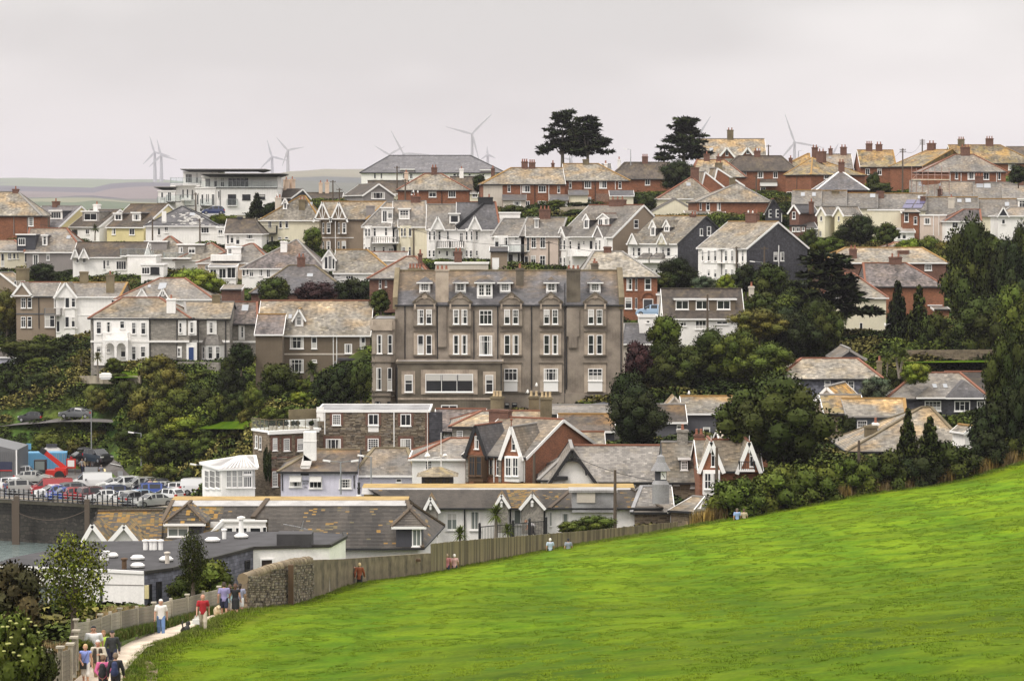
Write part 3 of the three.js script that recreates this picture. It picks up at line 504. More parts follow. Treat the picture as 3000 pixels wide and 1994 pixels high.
house({L:'yellow rendered bungalow under a brown tiled roof with two dormer windows',d:470,x:[312,420],x2:560,rot:-30,y:[597,663,712],wall:'yellow',roof:'tileBrown',tone:.9,li:.35,rm:'lichenStone',win:[[327,338,668,687,'c2'],[378,394,668,688,'c2']],
dm:[{k:'f',x:[334,357],y:[623,626,645],w:'white',cheek:'tileBrown',win:[[337,355,628,644,'c2']]},{k:'f',x:[386,412],y:[621,624,646],w:'white',cheek:'tileBrown',win:[[389,410,627,645,'c3']]}]});
house({L:'white house whose dark hipped roof is speckled with white patches',d:462,x:[426,636],y:[604,659,704],r:[532,536],D:12,wall:'white',roof:'slateDark',tone:1.3,li:0,rm:'black',sk:[[552,573,623,632]],
win:[[461,469,668,688,'p'],[481,492,664,682,'c2'],[588,612,665,683,'c3']],bays:[[[473,486],[618,652],.3,'white','dormer_wall']],more:(a)=>{speckle(a);house({into:a,d:460,x:[634,676],y:[664,667,692],type:'flat',D:5,wall:'white',win:[[638,652,672,690,'c2']]});}});
function speckle(a){                                           // pale bare patches where the slates have lost their coating
const q=new MB(),n=a.frontPlane[1],ex=V(1,0,0),ey=V().crossVectors(n,ex).negate();if(ey.y<0)ey.negate();
for(let i=0;i<420;i++){const x=500 +(rnd()+ rnd()+ rnd())/ 3*130,y=624+Math.pow(rnd(),.8)*36;if(x>535 +(y-604)*1.75||x<535 -(y-604)*1.2)continue;if(fbm(x*.09,y*.16)<.47)continue;const p=a.onSlope(x,y).addScaledVector(n,.04),s=rr(.07,.26),k=rr(.5,1.4);q.quad(p.clone().addScaledVector(ex,-s*k),p.clone().addScaledVector(ex,s*k),p.clone().addScaledVector(ex,s).addScaledVector(ey,s),p.clone().addScaledVector(ex,-s*.8).addScaledVector(ey,s));}
q.build('bare_slate','concretePale',a.g).userData.kind='stuff';
}
house({L:'cream house with a small black balcony and a gabled dormer on a hipped roof',d:455,x:[762,934],y:[573,637,730],r:[880,893],D:11,rot:-6,x2:948,wall:'cream',roof:'slateLight',tone:1,li:.2,rm:'ochre',win:[[817,826,640,668,'s'],[835,844,640,667,'s'],[785,795,642,667,'c2',0,{nosill:1}],[780,787,692,722,'s'],[793,800,692,722,'s'],[814,824,693,700,'p'],[834,844,693,700,'p']],
ch:[[885,584,628,18,'lichenStone',2,.25],[815,578,612,17,'beige',2]],dm:[{k:'g',x:[828,841],y:[580,592,613],w:'white',cheek:'hung',win:[[830,840,594,611,'p']]}],bal:[[[764,808],[661,682],1.3,'bars','black','black']],sk:[[900,916,592,603]]});
house({L:'brown tiled bungalow with a white glazed porch in front of the cream house',d:442,x:[658,766],y:[640,682,716],r:[null,745],D:9,wall:'white',roof:'tileBrown',tone:.95,li:.1,rm:'tileBrown',ch:[[703,634,658,13,'charcoal',0]],win:[[664,670,688,714,'p'],[674,684,688,712,'t1'],[690,702,692,716,'p'],[720,742,686,700,'c3']]});
house({L:'low cream garage with a flat roof behind the speckled house',cat:'garage',n:'garage',d:480,x:[680,762],y:[624,629,652],type:'flat',D:7,rot:8,wall:'cream'});
// terrace rows D, E, F
const ROW='white Edwardian houses in the row below the brick semis';
house({L:'tan rendered house with two half timbered gables on brackets',d:446,x:[938,1066],y:[590,640,740],D:9.5,wall:'tan',roof:'slateLight',tone:.9,li:.3,rm:'ochre',r:[null,1130],
dm:[{k:'g',x:[922,966],y:[592,640,642],z:.9,w:'tan',oh:.25,fan:1,tie:1,bw:.26},{k:'g',x:[970,1014],y:[592,640,642],z:.9,w:'tan',oh:.25,fan:1,tie:1,bw:.26}],
bays:[[[941,971],[646,684],.7,'tan','bay',.3],[[986,1018],[646,684],.7,'tan','bay',.3],[[941,971],[700,738],.7,'tan','bay',.3],[[986,1018],[700,738],.7,'tan','bay',.3]],
win:[[944,949,652,683,'s',.72],[957,968,652,683,'sg',.72],[990,995,652,683,'s',.72],[1002,1014,652,683,'sg',.72],[944,949,707,736,'s',.72],[956,968,706,734,'sg',.72],[989,995,707,736,'s',.72],[1001,1013,706,734,'sg',.72]],
bands:[[[937,1036],696,.1,'trim']],ch:[[1085,602,636,25,'greyRender',0,.12]],pipes:[[982,648,735,'trim',.9]]});
house({L:'white and cream pair with two flat dormers and a long wooden balcony',d:440,x:[1064,1162],y:[592,660,768],r:[1130,null],D:9.5,wall:'white',roof:'slateMid',tone:1.2,li:.3,
dm:[{k:'f',x:[1117,1150],y:[606,610,654],w:'white',cheek:'white',win:[[1120,1134,616,650,'c2',{bare:1}],[1136,1149,616,640,'c2']]},{k:'f',x:[1168,1200],y:[610,613,644],w:'white',cheek:'hung',win:[[1171,1197,615,641,'t3']]}],
bays:[[[1066,1090],[661,768],.6,'white','bay',.3]],win:[[1069,1075,669,692,'s',.62],[1078,1084,669,692,'s',.62],[1094,1101,668,692,'t1'],[1127,1134,666,690,'s'],[1069,1075,723,736,'s',.62],[1078,1084,723,736,'s',.62],[1093,1100,723,736,'s'],[1120,1127,723,736,'s']],
bands:[[[1064,1162],697,.15,'white'],[[1064,1162],715,.2,'trim']],ch:[[1218,575,592,28,'brickDark',2]],
more:(a)=>{house({into:a,d:440,x:[1150,1250],y:[588,660,768],r:[null,1246],D:9.5,wall:'cream',roof:'slateMid',tone:1.35,li:.25,bays:[[[1170,1207],[661,768],.6,'cream','bay',.3]],sk:[[1274,1285,616,626]],
win:[[1156,1168,671,710,'c2'],[1174,1180,668,692,'s',.62],[1183,1189,668,692,'s',.62],[1197,1205,668,692,'p',.62],[1138,1153,723,736,'t3',.05],[1175,1187,723,745,'t2',.62],[1197,1204,723,749,'t1',.62]]});
a.balcony([1089,1168],[694,710],1.5,'wide','greyTrim','trim');}});
house({L:'white semi with two small gables, dark parapet and slate right half edged in orange',d:436,x:[1250,1338],y:[598,668,760],D:9,wall:'white',roof:'slateMid',tone:1.05,li:.15,
dm:[{k:'g',x:[1264,1300],y:[634,668,670],z:.7,w:'white',oh:.2,bw:.26},{k:'f',x:[1316,1346],y:[624,627,655],w:'white',cheek:'hung',win:[[1319,1343,630,652,'p',{bare:1}]]}],
bays:[[[1253,1280],[669,760],.6,'white','bay',.3]],win:[[1256,1262,677,703,'s',.62],[1269,1275,677,703,'s',.62],[1284,1291,677,703,'t1'],[1309,1315,677,702,'s'],[1255,1261,733,752,'s',.62],[1267,1274,733,752,'s',.62],[1284,1290,734,745,'p'],[1306,1313,734,750,'p']],
more:(a)=>{house({into:a,d:436,x:[1338,1460],y:[591,668,760],r:[null,1451],D:9,wall:'white',roof:'slateDark',tone:1.05,li:0,rm:'terracotta',ch:[[1422,577,600,44,'black',2,.5,1]],
dm:[{k:'g',x:[1373,1408],y:[633,668,670],z:.7,w:'white',oh:.2,bw:.26}],bays:[[[1362,1390],[669,760],.6,'white','bay',.3]],
win:[[1345,1358,681,710,'t2'],[1364,1370,677,703,'s',.62],[1379,1384,677,703,'s',.62],[1394,1400,677,703,'s'],[1365,1370,733,752,'s',.62],[1376,1383,733,753,'s',.62],[1394,1400,734,748,'s'],[1321,1333,735,752,'c2'],[1348,1357,735,750,'p']]});
const q=new MB(),A=a.onSlope(1338,665),B=a.onSlope(1423,592);q.beam(A.setZ(.2),B.setZ(-4.5).setY(a.hR+.2),.4,.7);q.build('parapet','black',a.g);
a.balcony([1280,1316],[707,724],1.2,'wide','black','trim');a.balcony([1320,1358],[707,724],1.2,'wide','black','trim');}});
house({L:'white rendered stair block with a stepped parapet beside the slate half',n:'stair_block',cat:'building',d:438,x:[1463,1524],y:[622,624,690],type:'flat',D:5,wall:'white'});
house({L:'grey slated pair, white left half with glass balcony and beige right half',d:430,x:[1444,1536],y:[640,689,790],r:[1474,null],D:8.5,wall:'white',roof:'slateMid',tone:.9,li:.12,
bays:[[[1446,1490],[690,735],.5,'white','bay',.3]],win:[[1449,1462,695,723,'t1',.52],[1475,1488,695,720,'t1',.52],[1508,1517,694,706,'t1'],[1488,1504,742,788,'p'],[1516,1524,742,770,'p'],[1536,1548,750,786,'p']],
more:(a)=>{house({into:a,d:430,x:[1526,1636],y:[637,689,790],r:[1545,1660],D:9,wall:'pinkish',roof:'slateMid',tone:1,li:.2,rm:'greyTrim',ch:[[1596,612,634,33,'brickDark',3],[1638,642,678,19,'brickDark',0]],
dm:[{k:'h',x:[1566,1578],y:[634,640,667],w:'white',cheek:'slateMid',win:[[1567,1577,642,666,'c2']]}],win:[[1543,1551,694,735,'p'],[1556,1571,695,726,'t2'],[1582,1598,693,726,'t2'],[1555,1570,748,784,'t2'],[1581,1598,748,786,'t2']]});
a.balcony([1466,1545],[718,738],1.4,'glass','steel','black');}});
house({L:'white bay fronted pair with a tall tan gable wall on its right side',d:424,x:[1638,1795],x2:1972,rot:-42,y:[600,691,800],wall:'white',wallS:'tan',roof:'slateMid',tone:.85,li:.1,rm:'terracotta',ch:[[1810,584,618,42,'brickDark',3]],
dm:[{k:'g',x:[1710,1726],y:[626,640,670],w:'white',cheek:'slateDark',win:[[1712,1724,643,668,'c2']]},{k:'g',x:[1752,1785],y:[625,638,662],w:'white',cheek:'slateDark',rm:'terracotta',win:[[1754,1766,641,660,'c2'],[1771,1783,640,659,'c2']]},
{k:'g',x:[1634,1656],y:[664,692,694],z:.6,w:'white',oh:.15},{k:'g',x:[1738,1766],y:[660,691,693],z:.6,w:'greyRender',oh:.15,rm:'terracotta'}],
bays:[[[1640,1662],[694,800],.6,'white','bay',.3],[[1739,1775],[696,800],.6,'white','bay',.3]],
win:[[1641,1647,703,731,'s',.62],[1651,1657,703,731,'s',.62],[1667,1676,705,730,'s'],[1692,1701,706,732,'s'],[1708,1714,706,716,'s'],[1727,1738,704,731,'p'],[1744,1750,703,732,'s',.62],[1754,1760,703,732,'s',.62],[1767,1778,703,718,'p',.3],[1641,1647,754,785,'s',.62],[1651,1657,754,785,'s',.62],[1664,1673,762,782,'p']],
winS:[[1857,1870,643,668,'s']],bal:[[[1662,1740],[732,748],1.2,'wide','trim','trim']],more:(a)=>{a.band([1660,1738],694,1.2,'trim','veranda_roof',.1);}});
house({L:'white house with gabled dormers and a black slate hung gable end',d:416,x:[1840,1986],x2:2148,rot:-40,y:[632,711,805],wall:'white',wallS:'hung',roof:'slateLight',tone:.8,li:.1,rm:'ochre',bm:'black',ch:[[2033,628,660,15,'brickDark',2]],
dm:[{k:'g',x:[1905,1921],y:[644,662,692],w:'white',cheek:'slateDark',win:[[1908,1919,665,689,'c2']]},{k:'g',x:[1945,1962],y:[644,660,679],w:'white',cheek:'slateDark',win:[[1948,1960,663,677,'c2']]},
{k:'g',x:[1840,1866],y:[683,711,713],z:.8,w:'white',oh:.15},{k:'g',x:[1926,1953],y:[682,711,713],z:.8,w:'cream',oh:.15,fan:1}],
win:[[1855,1860,725,750,'s'],[1868,1878,725,750,'s'],[1900,1905,725,750,'s'],[1922,1927,724,751,'s'],[1940,1947,724,750,'s'],[1954,1965,725,750,'s'],[1940,1947,777,793,'s'],[1954,1964,777,793,'s'],[1901,1916,787,793,'c2'],[1919,1930,788,800,'p']],
winS:[[2050,2059,669,690,'p'],[2071,2083,663,690,'s']],bands:[[[1842,1970],754,.2,'white']],more:(a)=>{for(const x of[1868,1904])a.bay([x,x+32],[758,770],1.2,'white','porch',0,{cap:.9,capM:'slateMid'});}});
house({L:'broad white house with bare slate roof and wide black slate hung gable',d:404,x:[2046,2188],x2:2366,rot:-45,y:[648,725,830],wall:'white',wallS:'hung',roof:'slateLight',tone:1,li:.25,rm:'ochre',ch:[[2205,624,660,32,'brickDark',4]],
bays:[[[2052,2107],[727,830],.5,'white','bay',.4],[[2119,2153],[727,830],.5,'white','bay',.4]],
win:[[2056,2063,733,764,'sg',.52],[2074,2081,733,764,'sg',.52],[2093,2100,733,764,'sg',.52],[2124,2132,733,765,'sg',.52],[2143,2149,733,765,'sg',.52],[2174,2180,733,765,'sg'],[2074,2081,788,808,'sg',.52],[2093,2100,788,812,'sg',.52],[2124,2132,788,810,'sg',.52],[2143,2149,788,815,'sg',.52]],
winS:[[2267,2278,738,764,'sg'],[2286,2297,738,764,'sg']],bands:[[[2050,2160],769,.6,'white']],pipes:[[2115,727,805,'black'],[2162,727,790,'black']],more:(a)=>{const q=new MB(),p=a.onSide(2282,718,.15),b=a.onSide(2282,790,.15);q.tube(p,V(p.x,b.y,p.z),.09,.09,6);q.build('vent_pipe','trim',a.g);}});
// terrace backs on the right
const TER='slate roofed terrace units';
for(const[i,q]of[[0,[2668,2806,528,578,2806,'left']],[1,[2760,2872,532,578,0,'middle']],[2,[2856,2968,534,579,0,'third']],[3,[2940,3050,539,582,0,'last']]])
house({L:['upper terrace roof under the scaffolding with two rooflights','upper terrace roof right of the scaffolding, ridge with one stack','upper terrace roof with a bright rooflight beside a dark one','upper terrace roof with a pale lichen verge at the right edge'][i],n:'terrace_house',d:496-i*2,x:[q[0],q[1]],y:[q[2],q[3],600],rot:-8,D:9,wall:'white',roof:'slateMid',tone:[1.15,1.25,1.1,1.2][i],li:[.1,.2,.15,.35][i],trim:'greyTrim',
sk:[[[2690,2712,533,545],[2750,2768,534,545]],[],[[2860,2884,538,550],[2882,2906,538,551]],[]][i],ch:[[[2734,512,536,30,'brickDark',3]],[[2755,553,575,14,'brickDark',1,.1]],[[2870,515,536,24,'brickDark',3]],[[2992,520,545,16,'brickDark',1]]][i]});
const low=[
[2322,2404,557,600,'terrace roof with two rooflights behind the slate hung extension',1.15,[[2345,2360,564,575],[2378,2392,564,575]],[[2448,558,590,20,'lichenStone',0]]],
[2405,2478,558,603,'terrace roof above the first cream gabled extension',1.0,[],[]],
[2468,2570,565,606,'terrace roof with one rooflight and a thick brick stack',.95,[[2548,2567,568,579]],[[2580,559,592,22,'brickDark',0]]],
[2560,2712,566,612,'terrace roof carrying four blue solar panels',1.05,[[2688,2706,573,583]],[]],
[2704,2800,577,626,'terrace roof with a pale pink stack between a brick stack and rooflights',1.0,[],[[2705,574,622,15,'brickDark',0,.2],[2788,578,624,18,'beige',1,.2]]],
[2792,2866,577,622,'terrace roof with two rooflights above the hipped extension',.95,[[2804,2820,583,593],[2828,2848,581,593]],[]],
[2852,3040,582,630,'terrace roof at the right edge with a white dormer',1.05,[[2944,2960,592,604]],[]]];
for(const[x0,x1,a,b,L,tone,sk,ch]of low)house({L,n:'terrace_house',d:470,x:[x0,x1],y:[a,b,b+60],rot:-8,D:9.5,wall:'cream',roof:'slateMid',tone:tone*.92,li:.12,rm:'ochre',trim:'greyTrim',sk,ch,
more:(h)=>{if(x0===2560){const n=h.frontPlane[1];for(const[u,v]of[[2652,592],[2682,592],[2644,605],[2674,605]]){const p=new MB(0,0),A=h.onSlope(u,v+5.5),B=h.onSlope(u+27,v+5.5),D=h.onSlope(u+33,v-6).addScaledVector(n,.1),E=h.onSlope(u+6,v-6).addScaledVector(n,.1);p.quad(A.addScaledVector(n,.1),B.addScaledVector(n,.1),D,E);p.build('solar_panel','solar',h.g);}}
if(x0===2852)h.dormer({k:'f',x:[2984,3010],y:[581,584,612],w:'white',win:[[2987,3004,587,609,'t2']]});}});
house({L:'black slate hung rear extension with two E shaped white windows',n:'extension',d:455,x:[2246,2290],y:[582,618,645],type:'gf',ax:2265,D:12,rot:10,x2:2243,wall:'hung',roof:'slateLight',tone:.85,li:.1,rm:'terracotta',bm:'black',
more:(a)=>{for(const x of[2252,2273]){const q=new MB(),A=a.onZ(x,636),B=a.onZ(x+9,614),w=B.x-A.x,h=B.y-A.y;q.box(A.x,A.x+.14,A.y,B.y,0,.06);for(const k of[0,.5,1])q.box(A.x,A.x+w,A.y+k*h-.06,A.y+k*h+.06,0,.06);const f=q.build('window','trim',a.g),p=new MB(0,0);p.quad(V(A.x,A.y,.02),V(A.x+w,A.y,.02),V(A.x+w,B.y,.02),V(A.x,B.y,.02));p.build('pane','glass',f);}a.pipe(2291,620,650,'trim');}});
house({L:'brick rear extension with dark roof beside the slate hung one',n:'extension',d:452,x:[2314,2342],x2:2396,rot:-35,y:[598,618,680],type:'gf',D:9,wall:'brickDark',roof:'slateDark',li:0,win:[[2322,2332,620,641,'s']],ch:[[2378,590,612,8,'brickDark',1]],
more:(a)=>{house({into:a,d:449,x:[2318,2362],y:[655,662,690],type:'flat',D:3,wall:'brickDark',win:[[2321,2331,665,678,'p'],[2334,2345,665,678,'c2'],[2350,2358,665,676,'p']]});house({into:a,d:450,x:[2342,2394],y:[650,668,690],type:'shed',D:5,wall:'white',roof:'slateDark',win:[[2376,2384,676,692,'p'],[2388,2396,676,692,'c2']]});}});
house({L:'cream rear extension with pointed gable, left of the pale yellow one',n:'extension',d:450,x:[2397,2418],x2:2458,rot:-32,y:[604,622,690],type:'gf',D:8,wall:'cream',roof:'slateMid',tone:1.3,win:[[2404,2410,633,647,'p'],[2402,2408,676,692,'c2']]});
house({L:'pale yellow rear extension with pointed gable, right of the cream one',n:'extension',d:450,x:[2446,2470],x2:2525,rot:-32,y:[604,624,690],type:'gf',D:9,wall:'yellowPale',roof:'slateMid',tone:1.3,win:[[2456,2461,633,647,'p']]});
house({L:'cream rear wing behind the small trees with brick return and awning',n:'extension',d:448,x:[2560,2648],y:[608,616,690],type:'flat',D:7,wall:'cream',roof:'felt',more:(a)=>{house({into:a,d:446,x:[2646,2694],y:[614,621,690],type:'shed',D:5,wall:'brick',roof:'slateMid',win:[[2650,2663,622,650,'t1'],[2678,2688,634,657,'t1']]});house({into:a,d:444,x:[2626,2680],y:[665,678,705],type:'shed',D:3,wall:'white',roof:'lead',win:[[2630,2640,684,700,'p'],[2644,2656,682,700,'p']]});}});
house({L:'pale pink rear wing with a single white window and drainpipe',n:'extension',d:446,x:[2696,2773],y:[628,631,715],type:'flat',D:7,wall:'pinkish',roof:'felt',win:[[2708,2727,638,657,'c2']],pipes:[[2752,632,690,'trim'],[2736,632,690,'trim']]});
house({L:'white extension with purple slate hip and a salmon ridge',n:'extension',d:442,x:[2773,2870],y:[613,645,705],r:[2824,2872],D:7,wall:'white',roof:'slatePurple',tone:.8,li:0,rm:'terracotta',win:[[2790,2808,650,668,'c2'],[2828,2836,658,668,'p']]});
house({L:'white extension with a small dark gable at the right edge',n:'extension',d:446,x:[2925,3040],y:[607,630,690],r:[2960,null],D:7,wall:'white',roof:'slateMid',tone:1.2,dm:[{k:'g',x:[2926,2954],y:[606,630,632],z:.3,w:'hung'}],win:[[2936,2946,642,656,'p']]});
// villas among the trees
house({L:'stone and brick villa with long pale slate hips behind the conifers',d:398,x:[2405,2773],y:[725,767,840],r:[2478,2702],D:11,wall:'brickDark',roof:'slateLight',tone:1.05,li:.3,rm:'ochre',trim:'trim',ch:[[2500,728,759,21,'brickDark',2,.15],[2647,733,762,31,'brickDark',0,.3]],win:[[2710,2731,775,792,'g34']]});
house({L:'hipped slate villa with orange hips just behind the pale villa',d:425,x:[2590,2668],y:[709,728,760],r:[2622,2638],D:8,wall:'cream',roof:'slateLight',li:.5,rm:'terracotta'});
house({L:'red brick villa with dark streaked slate roof and stout chimney',d:378,x:[2543,2767],y:[770,836,915],r:[2530,2655],D:11,wall:'brick',roof:'slatePurple',tone:1.1,li:.08,rm:'terracotta',ch:[[2624,752,778,36,'brickDark',2]],bands:[[[2719,2762],894,.2,'trim']],more:(a)=>{house({into:a,d:374,x:[2740,2782],y:[898,905,935],type:'shed',D:3,wall:'brick',roof:'slateMid'});}});
house({L:'cream house glimpsed between conifers with an orange edged slate hip',d:362,x:[2440,2597],y:[800,868,1000],r:[2478,2500],D:10,wall:'cream',roof:'slateLight',li:.2,rm:'terracotta',win:[[2519,2528,945,970,'p']]});
house({L:'red brick villa behind the hotel with an arched doorway and mottled roof',d:345,x:[1700,1926],y:[736,808,935],r:[1740,1822],D:12,wall:'brick',roof:'slateLight',tone:1.35,li:.05,ch:[[1780,722,752,22,'brickDark',0],[1744,776,830,18,'lichenStone',2,.1]],
win:[[1836,1852,815,849,'s'],[1861,1867,815,849,'p'],[1889,1908,815,849,'s'],[1831,1852,871,904,'s'],[1861,1867,872,904,'p'],[1884,1914,875,904,'door',0,{leaf:'charcoal'}]],
more:(a)=>{const s=new THREE.Shape(),c=a.onZ(1899,876,.05),r=1.05;s.absarc(0,0,r,0,Math.PI);s.absarc(0,0,r*.76,Math.PI,0,true);const gm=new THREE.ExtrudeGeometry(s,{depth:.12,bevelEnabled:false,curveSegments:12});white(gm);const m=put('door_arch',gm,'brick',a.g);m.position.copy(c);}});
function white(g){g.setAttribute('color',new THREE.Float32BufferAttribute(new Float32Array(g.attributes.position.count*3).fill(1),3));return g;}
house({L:'pinkish garage with a flat roof between brick villa and chalet',cat:'garage',n:'garage',d:344,x:[1926,1966],y:[861,864,925],type:'flat',D:6,wall:'pinkish',more:(a)=>a.win([[1938,1960,876,918,'door',0,{leaf:'beige'}]])});
house({L:'brown tiled chalet bungalow with a long dormer of three white windows',d:325,x:[1944,2180],y:[845,928,985],D:9,wall:'white',roof:'tileBrown',tone:.95,li:.06,rm:'tileBrown',go:.1,ch:[[2202,838,858,14,'beige',1,.5]],
dm:[{k:'f',x:[1978,2155],y:[874,878,908],w:'brownRender',th:.14,win:[[1980,2018,880,906,'c2'],[2039,2077,880,906,'c2'],[2101,2140,880,906,'c2']]}],win:[[1996,2011,939,955,'c2'],[2037,2070,938,964,'c3'],[2099,2133,940,950,'c2']],
more:(a)=>house({into:a,d:322,x:[1874,1925],y:[925,928,955],type:'flat',D:4,wall:'white',win:[[1893,1905,938,946,'p']]})});
house({L:'beige annexe with a dark slate hip tucked right of the hotel',d:320,x:[1826,1905],y:[948,1003,1100],r:[1828,1902],D:8,wall:'beige',roof:'slateDark',tone:1.1,li:0,win:[[1854,1862,1010,1040,'s']]});
// left middle rows
house({L:'slate roofed cream bungalow with salmon hips at the left edge',d:446,x:[-60,74],y:[702,734,785],r:[-30,40],D:9,wall:'cream',roof:'slateMid',tone:1.2,rm:'terracotta',win:[[2,11,742,780,'p'],[22,32,741,759,'c2'],[37,44,741,758,'p'],[49,53,741,758,'p'],[71,78,741,768,'p']]});
house({L:'grey house with a boxy dark dormer and a red hipped right corner',d:440,x:[76,240],y:[668,735,795],r:[86,194],D:11,wall:'greyRender',roof:'slateMid',tone:1.15,li:.25,rm:'terracotta',
dm:[{k:'f',x:[48,102],y:[685,688,732],w:'charcoal',cheek:'charcoal',win:[[52,73,697,718,'c3']]},{k:'f',x:[122,138],y:[688,690,719],w:'white',cheek:'slateDark',win:[[124,136,692,717,'t1']]}],sk:[[191,206,690,700]],win:[[135,144,736+3,762,'c2'],[95,112,745,780,'c2']]});
house({L:'white bungalow with brown tiles, twin gablets and a glass roof terrace',d:432,x:[212,420],y:[709,751,795],D:10,wall:'white',roof:'tileBrown',tone:.9,li:.25,rm:'tileBrown',go:.1,
dm:[{k:'g',x:[210,228],y:[727,750,752],z:.6,w:'white'},{k:'g',x:[232,257],y:[727,752,754],z:1,w:'white'}],win:[[220,230,752,769,'p'],[240,251,754,770,'c2'],[301,308,762,788,'p'],[311,319,762,780,'c2'],[339,369,764,790,'c4']],
more:(a)=>{house({into:a,d:430,x:[372,456],y:[747,750,795],type:'flat',D:6,wall:'white'});a.balcony([350,445],[728,749],1.5,'glass','steel','trim');}});
house({L:'hipped slate house with a wide flat dormer behind the glass terrace',d:442,x:[420,560],y:[692,752,790],r:[494,500],D:11,wall:'white',roof:'slateLight',tone:.85,li:.1,rm:'terracotta',dm:[{k:'f',x:[424,488],y:[705,708,732],w:'greyRender',cheek:'stoneGrey',win:[[430,442,712,728,'c2']]}]});
house({L:'slate house with railed roof terrace and a flat dormer with flue',d:434,x:[512,690],y:[712,760,795],r:[614,620],D:10,wall:'white',roof:'slateLight',tone:.95,li:.08,rm:'terracotta',dm:[{k:'f',x:[520,596],y:[714,717,742],w:'stoneGrey',cheek:'stoneGrey',win:[[523,535,724,740,'c2'],[551,571,724,742,'c2']]}],win:[[533,541,776,788,'c2']],bal:[[[477,556],[740,755],2,'glass','steel','trim']]});
house({L:'garden room with a black framed glass front and lantern roof',n:'garden_room',cat:'building',d:424,x:[412,478],y:[772,776,812],type:'flat',D:5,wall:'white',roof:'lead',win:[[414,438,782,803,'c3',0,{bare:1}],[440,466,782,803,'c2',0,{bare:1,mat:'black'}]]});
house({L:'peach bungalow with purple slate hip and white boarded roof terrace',d:424,x:[578,790],y:[713,767,812],r:[733,742],D:11,wall:'peach',roof:'slateMid',tone:1,li:.08,rm:'terracotta',dm:[{k:'f',x:[664,706],y:[722,725,744],w:'white',cheek:'slateDark',win:[[666,680,727,744,'c2']]}],win:[[600,611,776,790,'c2']],
more:(a)=>{a.bay([616,702],[746,764],1.2,'white','terrace_wall',0,{z0:-1.5});}});
house({L:'white lean-to conservatory on timber decking beside the broad hipped house',n:'conservatory',cat:'conservatory',d:414,x:[612,690],y:[772,780,830],type:'shed',D:3,wall:'white',roof:'lead',win:[[640,662,786,815,'c2',0,{bare:1}],[664,690,782,815,'c2',0,{bare:1}],[614,634,788,812,'c2',0,{bare:1}]]});
house({L:'broad pyramid roofed white house with a white chimney on its slope',d:412,x:[708,944],y:[702,783,840],r:[866,870],D:14,wall:'white',roof:'slatePurple',tone:1.15,li:.35,rm:'greyTrim',ch:[[831,706,742,19,'white',0,.3]],win:[[698+12,717,789,808,'p'],[722,727,789,805,'p'],[730,742,788,810,'c2'],[758,768,788,808,'c2'],[780,791,788,812,'c2']]});
house({L:'dark slate house with a red banded chimney and pale stepped hip',d:398,x:[735,1022],y:[777,855,885],r:[845,922],D:13,wall:'brickDark',roof:'slateDark',tone:1.25,li:.12,rm:'lichenStone',ch:[[882,752,790,23,'brickDark',2]],sk:[[896,918,801,811]],win:[[1003,1011,862,880,'p']],more:(a)=>house({into:a,d:391,x:[648,705],y:[833,847,865],type:'shed',D:5,wall:'brickDark',roof:'slateMid'})});
house({L:'grey roofed white house with an arched glazed gable dormer',d:406,x:[978,1152],y:[731,797,845],r:[null,1075],D:12,wall:'white',roof:'slateLight',tone:.82,li:.2,rm:'ochre',win:[[973+10,999,805,812,'c3'],[1012,1035,804,818,'c3']],
dm:[{k:'g',x:[944,982],y:[731,758,791],w:'white',cheek:'hung',win:[[950,960,752,788,'p'],[961,972,749,789,'c2'],[973,980,757,788,'p']],z:-.2}]});
house({L:'low slate roof with a red ridge behind the glazed gable house',d:412,x:[1080,1190],y:[737,761,790],D:8,wall:'white',roof:'slateMid',tone:1.5,li:0,rm:'terracotta'});
house({L:'red brick house with pyramid roof peeping left of the hotel',d:342,x:[1082,1260],y:[751,812,880],r:[1190,1218],D:9,wall:'brickDark',roof:'slateMid',tone:1.3,li:.2,rm:'terracotta',ch:[[1231,742,778,12,'brickDark',1,.3]],win:[[1110,1117,818,845,'s'],[1128,1133,822,840,'p']]});
house({L:'flat roofed beige store with a white door below the terrace houses',n:'store',cat:'building',d:400,x:[1437,1486],y:[722,735,790],type:'shed',rot:0,D:5,wall:'tan',roof:'felt',win:[[1442,1462,755,789,'door',0,{leaf:'trim'}]]});
house({L:'roof terrace block with potted plants and a brick stack above the hotel ridge',n:'terrace_block',cat:'building',d:398,x:[1275,1430],y:[768,772,800],type:'flat',D:5,wall:'beige',roof:'concrete',ch:[[1342,735,770,22,'brickDark',2,.5]]});
